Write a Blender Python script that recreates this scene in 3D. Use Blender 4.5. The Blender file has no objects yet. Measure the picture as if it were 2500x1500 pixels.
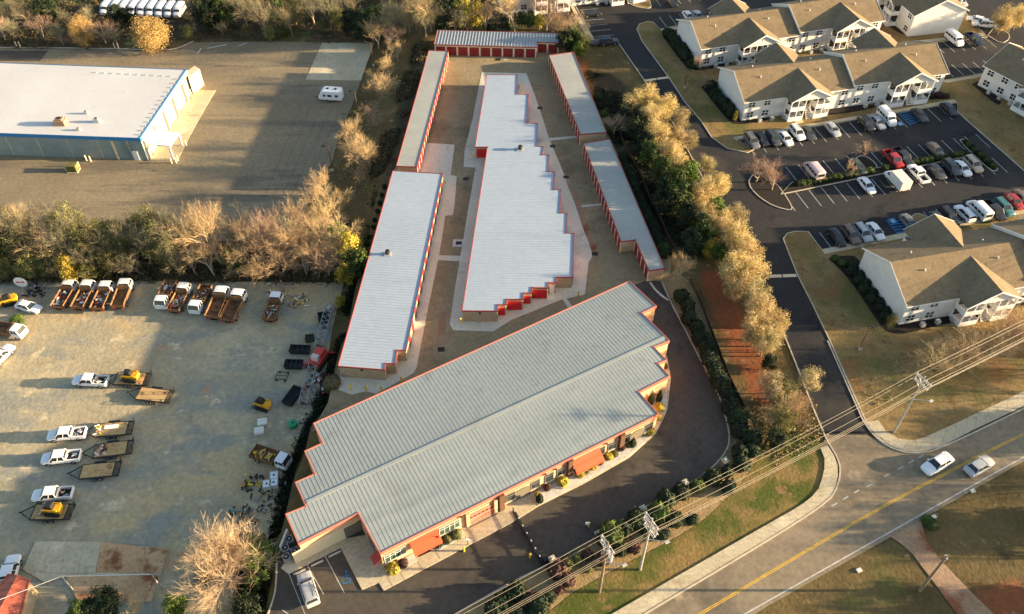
import bpy, bmesh, math, random
import numpy as np
from mathutils import Vector, Matrix
from mathutils import noise as mnoise
R = math.radians
random.seed(7)
S = bpy.context.scene
C = S.collection

# ------------------------------------------------------------------ camera, sky, sun, exposure
CAM_H, PITCH, FOC = 103.0, R(46.5), 2050.0          # drone 103 m up, looking 46.5 deg below the horizon
cam = bpy.data.cameras.new('camera'); cam.sensor_width = 36.0; cam.lens = FOC/2500*36.0
cam.clip_start = 1.0; cam.clip_end = 9000
co = bpy.data.objects.new('camera', cam); C.objects.link(co)
co.location = (0, 0, CAM_H); co.rotation_euler = (math.pi/2-PITCH, 0, 0); S.camera = co
S.render.resolution_x, S.render.resolution_y = 1024, 614
SUN_EL = R(9.8)
w = bpy.data.worlds.new('World'); S.world = w; w.use_nodes = True
nt = w.node_tree; bgn = nt.nodes['Background']
sky = nt.nodes.new('ShaderNodeTexSky'); sky.sky_type = 'NISHITA'; sky.sun_disc = False
sky.sun_elevation = SUN_EL; sky.sun_rotation = R(90); sky.altitude = 200; sky.dust_density = 1.6; sky.ozone_density = 1.0
nt.links.new(sky.outputs[0], bgn.inputs[0]); bgn.inputs[1].default_value = 0.085
sl = bpy.data.lights.new('sun', 'SUN'); sl.energy = 5.0; sl.angle = R(0.6); sl.color = (1.0, 0.76, 0.47)
so = bpy.data.objects.new('sun', sl); C.objects.link(so)
so.rotation_euler = Vector((math.cos(SUN_EL), 0.0, math.sin(SUN_EL))).to_track_quat('Z', 'Y').to_euler()
so.location = (150, 100, 120)
vs = S.view_settings; vs.view_transform = 'Standard'; vs.look = 'None'; vs.gamma = 1.0
vs.use_curve_mapping = False; vs.exposure = 2.1

# ------------------------------------------------------------------ survey: where a sight line from the drone meets level z (metres)
_c, _s = math.cos(PITCH), math.sin(PITCH)
def P(u, v, z=0.0):
    a = (u-1250)/FOC; b = (v-750)/FOC
    t = (z-CAM_H)/(-_s-b*_c)
    return Vector((a*t, (_c-b*_s)*t, z))
def K(c, r, x, y, z=0.0): return P(x/2.968+625*c, y/2.968+500*r, z)      # readings on the 4 x 3 survey sheets
def KL(c, r, pts, z=0.0): return [K(c, r, x, y, z) for x, y in pts]
def PL(pts, z=0.0): return [P(x, y, z) for x, y in pts]
ZL = -3.2                                                                # level of the lower lots on the west side
# top edge of the terrace: x as a function of y
_te = [P(*p) for p in ((640,1500),(655,1420),(665,1340),(690,1265),(712,1190),(735,1110),(755,1040),(800,990),(818,905),(870,700),(950,425),(966,404),(1044,122),(1040,60),(1030,0))]
_te = sorted((p.y, p.x) for p in _te); _ty = np.array([a for a, b in _te]); _tx = np.array([b for a, b in _te])
def GZ(x, y):
    d = np.interp(y, _ty, _tx)-x
    wd = np.interp(y, [100, 118, 140, 260], [0.7, 1.2, 9.0, 12.0])
    t = np.clip(d/wd, 0, 1)
    return ZL*t*t*(3-2*t)

# ------------------------------------------------------------------ materials
MATS = {}
def mat(name, col, rough=0.8, var=0.0, scale=1.0, col2=None, bump=0.0, metal=0.0, spec=0.3, detail=5, trans=0.0, stretch=None, objvar=0.0, coat=0.0):
    m = bpy.data.materials.new(name); m.use_nodes = True; n = m.node_tree.nodes; l = m.node_tree.links
    b = n['Principled BSDF']; b.inputs['Roughness'].default_value = rough; b.inputs['Metallic'].default_value = metal
    b.inputs['Specular IOR Level'].default_value = spec
    if coat: b.inputs['Coat Weight'].default_value = coat
    b.inputs['Base Color'].default_value = (*col, 1)
    src = None
    if var > 0 or col2:
        g = n.new('ShaderNodeNewGeometry'); no = n.new('ShaderNodeTexNoise'); no.inputs['Scale'].default_value = scale; no.inputs['Detail'].default_value = detail
        vec = g.outputs['Position']
        if stretch:
            mp = n.new('ShaderNodeMapping'); mp.inputs['Scale'].default_value = stretch; l.new(vec, mp.inputs[0]); vec = mp.outputs[0]
        l.new(vec, no.inputs['Vector'])
        rp = n.new('ShaderNodeValToRGB'); c2 = col2 or tuple(x*(1-var) for x in col); c1 = col if col2 else tuple(min(1, x*(1+var*.5)) for x in col)
        rp.color_ramp.elements[0].color = (*c2, 1); rp.color_ramp.elements[1].color = (*c1, 1)
        rp.color_ramp.elements[0].position = .34; rp.color_ramp.elements[1].position = .66
        l.new(no.outputs['Fac'], rp.inputs[0]); src = rp.outputs[0]
        if bump:
            bp = n.new('ShaderNodeBump'); bp.inputs['Strength'].default_value = bump; bp.inputs['Distance'].default_value = .1
            l.new(no.outputs['Fac'], bp.inputs['Height']); l.new(bp.outputs[0], b.inputs['Normal'])
    if objvar:
        oi = n.new('ShaderNodeObjectInfo'); hs = n.new('ShaderNodeHueSaturation'); mr = n.new('ShaderNodeMapRange')
        mr.inputs['To Min'].default_value = 1-objvar; mr.inputs['To Max'].default_value = 1+objvar
        l.new(oi.outputs['Random'], mr.inputs[0]); l.new(mr.outputs[0], hs.inputs['Value'])
        mr2 = n.new('ShaderNodeMapRange'); mr2.inputs['To Min'].default_value = .5-objvar*.06; mr2.inputs['To Max'].default_value = .5+objvar*.06
        l.new(oi.outputs['Random'], mr2.inputs[0]); l.new(mr2.outputs[0], hs.inputs['Hue'])
        if src: l.new(src, hs.inputs['Color'])
        else: hs.inputs['Color'].default_value = (*col, 1)
        src = hs.outputs[0]
    if src: l.new(src, b.inputs['Base Color'])
    if trans:
        tr = n.new('ShaderNodeBsdfTranslucent'); mx = n.new('ShaderNodeMixShader'); mx.inputs[0].default_value = trans
        if src: l.new(src, tr.inputs[0])
        else: tr.inputs[0].default_value = (*col, 1)
        l.new(b.outputs[0], mx.inputs[1]); l.new(tr.outputs[0], mx.inputs[2]); l.new(mx.outputs[0], n['Material Output'].inputs[0])
    MATS[name] = m; return m
def layered(name, base, layers, rough=0.9, bump=.3, bscale=3.0, attr=None, fm=.55):
    """base colour pair + list of (colour, noise scale, threshold, softness, stretch, attribute channel)"""
    m = bpy.data.materials.new(name); m.use_nodes = True; n = m.node_tree.nodes; l = m.node_tree.links
    b = n['Principled BSDF']; b.inputs['Roughness'].default_value = rough; b.inputs['Specular IOR Level'].default_value = .15
    g = n.new('ShaderNodeNewGeometry'); pos = g.outputs['Position']
    def noise(sc, st=None, det=6, off=0):
        no = n.new('ShaderNodeTexNoise'); no.inputs['Scale'].default_value = sc; no.inputs['Detail'].default_value = det; no.inputs['Roughness'].default_value = .62
        mp = n.new('ShaderNodeMapping'); mp.inputs['Scale'].default_value = st or (1, 1, 1); mp.inputs['Location'].default_value = (off*13.7, off*7.1, off)
        l.new(pos, mp.inputs[0]); l.new(mp.outputs[0], no.inputs['Vector']); return no.outputs['Fac']
    rp = n.new('ShaderNodeValToRGB'); rp.color_ramp.elements[0].color = (*base[0], 1); rp.color_ramp.elements[1].color = (*base[1], 1)
    rp.color_ramp.elements[0].position = .36; rp.color_ramp.elements[1].position = .64
    f0 = noise(base[2]); l.new(f0, rp.inputs[0]); cur = rp.outputs[0]
    sep = None
    if attr:
        at = n.new('ShaderNodeAttribute'); at.attribute_name = attr; sep = n.new('ShaderNodeSeparateColor'); l.new(at.outputs['Color'], sep.inputs[0])
    for i, (colr, sc, th, sf, st, ch) in enumerate(layers):
        f = noise(sc, st, 7, i+1)
        if ch is not None:
            ad = n.new('ShaderNodeMath'); ad.operation = 'MULTIPLY_ADD'; l.new(f, ad.inputs[0]); ad.inputs[1].default_value = 1.1
            src = at.outputs['Alpha'] if ch == 3 else sep.outputs[ch]
            l.new(src, ad.inputs[2]); f = ad.outputs[0]
        mr = n.new('ShaderNodeMapRange'); mr.interpolation_type = 'SMOOTHSTEP'; mr.inputs['From Min'].default_value = th-sf; mr.inputs['From Max'].default_value = th+sf
        l.new(f, mr.inputs[0]); mx = n.new('ShaderNodeMix'); mx.data_type = 'RGBA'; l.new(mr.outputs[0], mx.inputs[0]); l.new(cur, mx.inputs[6])
        mx.inputs[7].default_value = (*colr, 1); cur = mx.outputs[2]
    fine = noise(bscale, None, 8, 9)
    mm = n.new('ShaderNodeMix'); mm.data_type = 'RGBA'; mm.blend_type = 'MULTIPLY'; mm.inputs[0].default_value = fm
    rp2 = n.new('ShaderNodeValToRGB'); rp2.color_ramp.elements[0].color = (.5, .5, .5, 1); rp2.color_ramp.elements[0].position = .3; rp2.color_ramp.elements[1].position = .7; rp2.color_ramp.elements[1].color = (1.15, 1.15, 1.15, 1)
    l.new(fine, rp2.inputs[0]); l.new(cur, mm.inputs[6]); l.new(rp2.outputs[0], mm.inputs[7]); l.new(mm.outputs[2], b.inputs['Base Color'])
    bp = n.new('ShaderNodeBump'); bp.inputs['Strength'].default_value = bump; bp.inputs['Distance'].default_value = .15; l.new(fine, bp.inputs['Height']); l.new(bp.outputs[0], b.inputs['Normal'])
    MATS[name] = m; return m

CLAY = (.26, .09, .036); STRAW = (.34, .24, .115); GRASS = (.10, .125, .03); DARK = (.055, .042, .024)
layered('ground', ((0.104, 0.077, 0.029), (0.172, 0.119, 0.048), .12), [
    (DARK, .35, 1.05, .22, None, 2), (STRAW, .3, 1.1, .25, None, 3), (GRASS, .25, 1.1, .22, None, 1), (CLAY, .16, 1.1, .22, None, 0),
    ((.12, .13, .045), .06, .62, .06, None, None), ((.32, .23, .11), .5, .66, .07, None, None)], bump=.6, bscale=1.6, attr='zone')
layered('lawn', ((0.212, 0.140, 0.052), (0.306, 0.208, 0.087), .10), [((0.145, 0.132, 0.042), .09, .56, .08, None, None), ((0.255, 0.136, 0.052), .14, .62, .07, None, None), ((0.162, 0.104, 0.042), .5, .62, .06, None, None)], bump=.5, bscale=2.0)
layered('verge', ((0.202, 0.149, 0.048), (0.275, 0.180, 0.061), .15), [((0.087, 0.102, 0.019), .12, .50, .08, None, None), ((0.257, 0.156, 0.068), .4, .62, .06, None, None)], bump=.6, bscale=2.0)
layered('bed', ((0.304, 0.207, 0.092), (0.386, 0.273, 0.132), .4), [((0.184, 0.123, 0.056), .7, .62, .08, None, None)], bump=.6, bscale=3.0)
layered('gravel', ((0.348, 0.306, 0.205), (0.489, 0.407, 0.254), .09), [((0.548, 0.400, 0.205), .05, .55, .10, None, None), ((0.311, 0.298, 0.232), .07, .56, .07, (1, 2.2, 1), None), ((0.534, 0.271, 0.124), .09, .66, .05, None, None), ((0.622, 0.501, 0.313), .35, .64, .06, None, None), ((0.252, 0.189, 0.108), .2, .68, .05, None, None)], bump=.45, bscale=1.8)
layered('asphalt_old', ((0.227, 0.183, 0.116), (0.294, 0.236, 0.148), .05), [((0.176, 0.149, 0.106), .06, .57, .05, (.35, 2.6, 1), None), ((0.336, 0.264, 0.165), .12, .66, .05, (.4, 2, 1), None)], rough=.85, bump=.12, bscale=1.4)
layered('asphalt_yard', ((0.268, 0.206, 0.116), (0.343, 0.272, 0.156), .07), [((0.214, 0.172, 0.101), .10, .60, .06, None, None), ((0.535, 0.438, 0.261), .30, .72, .03, None, None), ((0.445, 0.298, 0.145), .05, .66, .06, None, None)], rough=.88, bump=.12, bscale=1.6)
layered('asphalt_drive', ((0.077, 0.066, 0.052), (0.104, 0.089, 0.067), .06), [((0.059, 0.053, 0.044), .1, .6, .06, None, None)], rough=.8, bump=.1, bscale=1.5)
layered('asphalt_new', ((0.030, 0.030, 0.031), (0.043, 0.041, 0.040), .05), [((0.064, 0.057, 0.047), .05, .62, .09, None, None), ((0.020, 0.021, 0.023), .12, .62, .04, None, None)], rough=.8, bump=.1, bscale=1.5)
layered('asphalt_road', ((0.240, 0.189, 0.125), (0.309, 0.244, 0.160), .05), [((0.177, 0.146, 0.101), .05, .56, .06, (1.2, .5, 1), None), ((0.378, 0.292, 0.185), .2, .66, .05, None, None)], rough=.85, bump=.1, bscale=1.4)
layered('concrete', ((0.497, 0.420, 0.276), (0.608, 0.514, 0.339), .18), [((0.409, 0.328, 0.202), .4, .63, .06, None, None), ((0.683, 0.584, 0.403), .15, .64, .06, None, None)], rough=.85, bump=.1, bscale=2.2)
layered('concrete_apron', ((.60, .55, .43), (.68, .63, .50), .15), [((.50, .44, .33), .4, .63, .07, None, None), ((.72, .67, .55), .12, .64, .07, None, None)], rough=.85, bump=.1, bscale=2.2, fm=.35)
layered('concrete_pale', ((0.572, 0.539, 0.473), (0.682, 0.638, 0.550), .3), [((0.462, 0.418, 0.341), .5, .66, .06, None, None)], rough=.85, bump=.1, bscale=2.2)
layered('slab_rust', ((0.538, 0.309, 0.153), (0.672, 0.426, 0.229), .25), [(CLAY, .22, .53, .07, None, None), ((0.329, 0.155, 0.066), .5, .60, .05, None, None)], rough=.9, bump=.15, bscale=2.0)
layered('driveway_dirt', ((.33, .205, .12), (.40, .27, .17), .2), [(CLAY, .2, .56, .08, None, None)], bump=.3, bscale=2.0)
layered('roof_white', ((0.344, 0.401, 0.467), (0.370, 0.427, 0.493), .08), [((0.323, 0.379, 0.444), .2, .64, .1, (.3, 1.6, 1), None)], rough=.55, bump=.05, fm=.15, bscale=1.0)
layered('roof_metal', ((0.295, 0.326, 0.314), (0.324, 0.355, 0.338), .08), [((0.270, 0.292, 0.275), .3, .63, .1, None, None), ((0.346, 0.366, 0.330), .12, .66, .08, None, None)], rough=.55, bump=.05, fm=.15, bscale=1.2)
layered('roof_thin', ((0.312, 0.319, 0.295), (0.374, 0.379, 0.343), .12), [((0.421, 0.407, 0.343), .2, .64, .06, None, None)], rough=.6, bump=.05, fm=.15, bscale=1.2)
layered('roof_membrane', ((0.549, 0.539, 0.520), (0.607, 0.603, 0.581), .06), [((0.477, 0.465, 0.436), .3, .68, .05, None, None)], rough=.7, bump=.03, fm=.15, bscale=1.5)
layered('shingle', ((0.201, 0.148, 0.086), (0.247, 0.185, 0.110), .5), [((0.167, 0.123, 0.075), 1.2, .60, .06, None, None)], rough=.9, bump=.25, bscale=4.0)
layered('teal_wall', ((.22, .27, .255), (.29, .335, .31), .3), [((.17, .22, .215), .3, .58, .08, (1, 1, .3), None)], rough=.8, bump=.1, fm=.15, bscale=2.0)
layered('siding', ((.66, .645, .60), (.74, .72, .665), .5), [((.58, .56, .51), .6, .66, .05, (1, 1, .4), None)], rough=.7, bump=.08, fm=.15, bscale=5.0)
layered('stucco_tan', ((.47, .335, .20), (.55, .40, .25), .5), [((.38, .27, .16), .7, .66, .05, None, None)], rough=.85, bump=.1, bscale=4.0)
layered('stucco_front', ((.62, .37, .20), (.70, .43, .25), .5), [((.52, .30, .16), .7, .66, .05, None, None)], rough=.85, bump=.1, fm=.15, bscale=4.0)
layered('rust_bed', ((.20, .105, .05), (.31, .165, .075), .8), [((.12, .065, .035), 1.4, .56, .06, None, None)], rough=.9, bump=.2, bscale=4.0)
layered('deck_wood', ((0.468, 0.300, 0.127), (0.598, 0.400, 0.184), .8), [((0.312, 0.175, 0.075), .9, .62, .05, None, None)], rough=.9, bump=.15, bscale=5.0)
layered('stone_brick', ((.36, .22, .14), (.46, .30, .19), 2.0), [], rough=.9, bump=.3, bscale=5.0)
mat('red_trim', (.33, .06, .055), .5); mat('coral_trim', (.50, .15, .11), .55)
mat('door_red', (.23, .022, .026), .5, var=.15, scale=1.2); mat('door_bright', (.62, .02, .025), .45)
mat('door_pink', (.50, .19, .13), .6); mat('awning', (.86, .085, .03), .7); mat('awning_dark', (.40, .05, .035), .7)
mat('blue_trim', (.03, .19, .42), .5); mat('white_paint', (.80, .79, .76), .5); mat('cream', (.70, .56, .36), .7); mat('brown_col', (.12, .062, .036), .7)
mat('trim_white', (.78, .76, .72), .5); mat('glass', (.028, .032, .034), .12, spec=.6); mat('glass_green', (.05, .085, .06), .15, spec=.6)
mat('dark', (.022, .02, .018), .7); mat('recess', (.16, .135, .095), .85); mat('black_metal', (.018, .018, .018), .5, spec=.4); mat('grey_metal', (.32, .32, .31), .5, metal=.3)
mat('galv', (.50, .49, .46), .5, metal=.3); mat('wood_pole', (.24, .185, .125), .9, var=.3, scale=2); mat('pole_grey', (.42, .38, .32), .85, var=.2, scale=2); mat('wire', (.30, .25, .175), .6)
mat('yellow', (.72, .50, .03), .55); mat('machine_yellow', (.72, .36, .02), .5, var=.2, scale=2); mat('line_white', (.52, .50, .45), .8, var=.25, scale=1.5); mat('line_yellow', (.68, .40, .045), .8, var=.25, scale=1.2); mat('line_blue', (.02, .19, .42), .8, var=.2, scale=1)
mat('rubber', (.018, .018, .018), .9); mat('rim', (.45, .45, .45), .35, metal=.7); mat('lamp_clear', (.7, .7, .68), .2); mat('lamp_red', (.40, .02, .02), .3)
mat('orange_roof', (.50, .13, .075), .6, var=.25, scale=1.2); mat('kerb', (.47, .41, .31), .9, var=.15, scale=1); mat('mulch', (.022, .016, .012), .95, var=.3, scale=2, bump=.4); mat('red_frame', (.62, .07, .05), .5); mat('tarp_black', (.02, .024, .026), .55, var=.3, scale=2, bump=.3)
mat('green_paint', (.02, .26, .12), .5); mat('teal_box', (.10, .34, .30), .5); mat('box_white', (.68, .66, .60), .6); mat('lattice', (.36, .37, .35), .5, metal=.2); mat('chrome_pink', (.66, .50, .46), .5)
for nm, cl in dict(white=(.76, .76, .75), silver=(.40, .41, .41), grey=(.15, .15, .15), black=(.018, .019, .021), charcoal=(.055, .058, .06), red=(.33, .02, .018), brown=(.16, .115, .085), tan=(.46, .36, .25), navy=(.02, .03, .055), teal=(.05, .17, .19), pinkish=(.66, .50, .47), green=(.035, .06, .05)).items():
    mat('car_'+nm, cl, .35, spec=.5, metal=.0, coat=.15)
mat('bark', (.30, .21, .125), .95, objvar=.25); mat('twig_bright', (.55, .40, .24), .95); mat('twig_gold', (.43, .305, .165), .95, objvar=.22); mat('twig_pink', (.37, .245, .165), .95, objvar=.15); mat('twig_grey', (.25, .215, .125), .95, objvar=.25); mat('bark_pale', (.38, .31, .215), .95)
mat('leaf_blossom', (.60, .45, .22), .85, col2=(.40, .30, .10), var=.1, scale=.5, trans=.2, objvar=.15); mat('leaf_pale', (.46, .37, .20), .85, col2=(.30, .25, .09), var=.1, scale=.5, trans=.2, objvar=.15)
mat('leaf_green', (.085, .115, .022), .8, col2=(.035, .055, .012), var=.1, scale=.6, trans=.15, objvar=.2); mat('leaf_dark', (.028, .042, .014), .8, col2=(.012, .022, .009), var=.1, scale=.8, trans=.1, objvar=.2)
mat('leaf_olive', (.20, .185, .06), .85, col2=(.10, .10, .03), var=.1, scale=.5, trans=.15, objvar=.2); mat('leaf_yellow', (.52, .40, .05), .85, col2=(.30, .24, .04), var=.1, scale=1, trans=.2, objvar=.15); mat('leaf_bright', (.15, .21, .03), .8, col2=(.06, .10, .015), var=.1, scale=.6, trans=.2, objvar=.1)
mat('leaf_amber', (.50, .33, .12), .9, col2=(.38, .25, .09), var=.1, scale=.6, trans=.2, objvar=.1); mat('leaf_plum', (.085, .04, .03), .9, objvar=.2); mat('leaf_scrub', (.13, .10, .05), .95, col2=(.06, .05, .025), var=.1, scale=.4, trans=.1, objvar=.3)

# ------------------------------------------------------------------ mesh helpers
class MB:
    def __init__(s): s.v = []; s.f = []
    def add(s, vs, fs):
        o = len(s.v); s.v += [tuple(x) for x in vs]; s.f += [tuple(i+o for i in q) for q in fs]; return s
    def box(s, x0, x1, y0, y1, z0, z1):
        return s.add([(x, y, z) for z in (z0, z1) for y in (y0, y1) for x in (x0, x1)], [(0,2,3,1),(4,5,7,6),(0,1,5,4),(2,6,7,3),(0,4,6,2),(1,3,7,5)])
    def bar(s, a, b, w, h):                       # box beam from a to b, w wide, h high
        a, b = Vector(a), Vector(b); d = b-a
        if d.length < 1e-6: return s
        d.normalize(); up = Vector((0, 0, 1)) if abs(d.z) < .95 else Vector((0, 1, 0)); r = d.cross(up).normalized(); u = r.cross(d)
        return s.add([p+r*(i*w/2)+u*(j*h/2) for p in (a, b) for j in (-1, 1) for i in (-1, 1)], [(0,2,3,1),(4,5,7,6),(0,1,5,4),(2,6,7,3),(0,4,6,2),(1,3,7,5)])
    def tube(s, a, b, r0, r1=None, n=6, cap=True):
        a, b = Vector(a), Vector(b); r1 = r0 if r1 is None else r1; d = (b-a)
        if d.length < 1e-6: return s
        d.normalize(); up = Vector((0, 0, 1)) if abs(d.z) < .95 else Vector((1, 0, 0)); r = d.cross(up).normalized(); u = r.cross(d)
        vs = [p+(r*math.cos(2*math.pi*k/n)+u*math.sin(2*math.pi*k/n))*rr for p, rr in ((a, r0), (b, r1)) for k in range(n)]
        fs = [(k, (k+1) % n, n+(k+1) % n, n+k) for k in range(n)]
        if cap: fs += [tuple(range(n-1, -1, -1)), tuple(range(n, 2*n))]
        return s.add(vs, fs)
    def prism(s, poly, z0, z1):
        n = len(poly); ar = sum(poly[i][0]*poly[(i+1) % n][1]-poly[(i+1) % n][0]*poly[i][1] for i in range(n))
        if ar < 0: poly = list(reversed(poly))
        return s.add([(p[0], p[1], z0) for p in poly]+[(p[0], p[1], z1) for p in poly], [tuple(range(n-1, -1, -1)), tuple(range(n, 2*n))]+[(k, (k+1) % n, n+(k+1) % n, n+k) for k in range(n)])
    def loft(s, rings, cap=True):
        n = len(rings[0]); o = len(s.v); s.v += [tuple(p) for r in rings for p in r]
        for i in range(len(rings)-1):
            for k in range(n): s.f.append((o+i*n+k, o+i*n+(k+1) % n, o+(i+1)*n+(k+1) % n, o+(i+1)*n+k))
        if cap: s.f += [tuple(o+k for k in range(n-1, -1, -1)), tuple(o+(len(rings)-1)*n+k for k in range(n))]
        return s
    def moved(s, d): s.v = [(x+d[0], y+d[1], z+d[2]) for x, y, z in s.v]; return s
    def build(s, name, m, parent=None, loc=None, rot=None, smooth=False, fix=False):
        me = bpy.data.meshes.new(name); me.from_pydata(s.v, [], s.f)
        if fix:
            bm = bmesh.new(); bm.from_mesh(me); bmesh.ops.recalc_face_normals(bm, faces=bm.faces); bm.to_mesh(me); bm.free()
        me.materials.append(MATS[m]); me.update()
        if smooth: me.polygons.foreach_set('use_smooth', [True]*len(me.polygons))
        return link(name, me, parent, loc, rot)
def link(name, me, parent=None, loc=None, rot=None):
    o = bpy.data.objects.new(name, me); C.objects.link(o)
    if parent: o.parent = parent
    if loc is not None: o.location = loc
    if rot is not None: o.rotation_euler = rot
    return o
def tag(o, label, cat, group=None):
    o['label'] = label; o['category'] = cat
    if group: o['group'] = group
    return o
def thing(name, label, cat, loc=(0, 0, 0), rz=0.0, group=None):
    o = bpy.data.objects.new(name, None); C.objects.link(o); o.location = loc; o.rotation_euler = (0, 0, rz); o.empty_display_size = .5
    return tag(o, label, cat, group)
def struct(o, kind='structure'): o['kind'] = kind; return o
def kids(o): return [c for c in o.children]
def copy_tree(o, parent=None):
    c = o.copy(); C.objects.link(c); c.parent = parent
    for ch in kids(o): copy_tree(ch, c)
    return c
def hide_proto(o):                                   # remove an unused prototype with its parts
    for ch in kids(o): hide_proto(ch)
    bpy.data.objects.remove(o)
ORD = ['', 'first', 'second', 'third', 'fourth', 'fifth', 'sixth', 'seventh', 'eighth', 'ninth', 'tenth', 'eleventh', 'twelfth', 'thirteenth', 'fourteenth', 'fifteenth', 'sixteenth', 'seventeenth', 'eighteenth', 'nineteenth', 'twentieth'] + ['%dth' % i if i % 10 not in (1, 2, 3) else '%d%s' % (i, {1: 'st', 2: 'nd', 3: 'rd'}[i % 10]) for i in range(21, 130)]
def sheet(name, pts, z, m, parent=None, kind='structure', thick=0.0):
    """flat ground sheet (or raised slab when thick) from world points"""
    ps = [(p[0], p[1]) for p in pts]
    b = MB(); n = len(ps); ar = sum(ps[i][0]*ps[(i+1) % n][1]-ps[(i+1) % n][0]*ps[i][1] for i in range(n))
    if ar < 0: ps.reverse()
    if thick: b.prism(ps, z-thick, z)
    else: b.add([(x, y, z) for x, y in ps], [tuple(range(n))])
    o = b.build(name, m, parent)
    if kind and not parent: o['kind'] = kind
    return o
def smooth_poly(pts, it=1):
    for _ in range(it):
        q = []
        for i in range(len(pts)-1):
            a, b = Vector(pts[i]), Vector(pts[i+1]); q += [a*.75+b*.25, a*.25+b*.75]
        pts = [Vector(pts[0])]+q+[Vector(pts[-1])]
    return pts
def kerb(name, pts, wid=.16, h=.14, z0=0.0, m='kerb', parent=None, closed=False):
    b = MB(); pts = [Vector((p[0], p[1], 0)) for p in pts]
    if closed: pts.append(pts[0])
    rings = []
    for i, p in enumerate(pts):
        d = (pts[min(i+1, len(pts)-1)]-pts[max(i-1, 0)])
        if d.length < 1e-6: continue
        d.normalize(); n = Vector((-d.y, d.x, 0))*wid/2
        rings.append([(p.x-n.x, p.y-n.y, z0), (p.x+n.x, p.y+n.y, z0), (p.x+n.x, p.y+n.y, z0+h), (p.x-n.x, p.y-n.y, z0+h)])
    b.loft(rings); o = b.build(name, m, parent, fix=True)
    if not parent: o['kind'] = 'structure'
    return o
def slabs(parent, quad, nu, nv, z, thick, m, gap=.03, name='slab', jit=0.0):
    """concrete slabs laid nu x nv inside a world quad, each its own piece"""
    a, b, c, d = [Vector((p[0], p[1], 0)) for p in quad]
    def at(s, t): return (a*(1-s)+b*s)*(1-t)+(d*(1-s)+c*s)*t
    lu = ((b-a).length+(c-d).length)/2; lv = ((d-a).length+(c-b).length)/2; eu = gap/lu/2; ev = gap/lv/2
    for i in range(nu):
        for j in range(nv):
            q = [at(i/nu+eu, j/nv+ev), at((i+1)/nu-eu, j/nv+ev), at((i+1)/nu-eu, (j+1)/nv-ev), at(i/nu+eu, (j+1)/nv-ev)]
            MB().prism([(p.x, p.y) for p in q], z-thick, z+random.uniform(-jit, jit)).build(name, m, parent)
def strip_line(parent, a, b, wid, z, m, name='stall_line'):
    a, b = Vector((a[0], a[1], 0)), Vector((b[0], b[1], 0)); d = (b-a).normalized(); n = Vector((-d.y, d.x, 0))*wid/2
    o = MB().add([(*(a-n).xy, z), (*(b-n).xy, z), (*(b+n).xy, z), (*(a+n).xy, z)], [(0, 1, 2, 3)]).build(name, m, parent); return o
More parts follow.
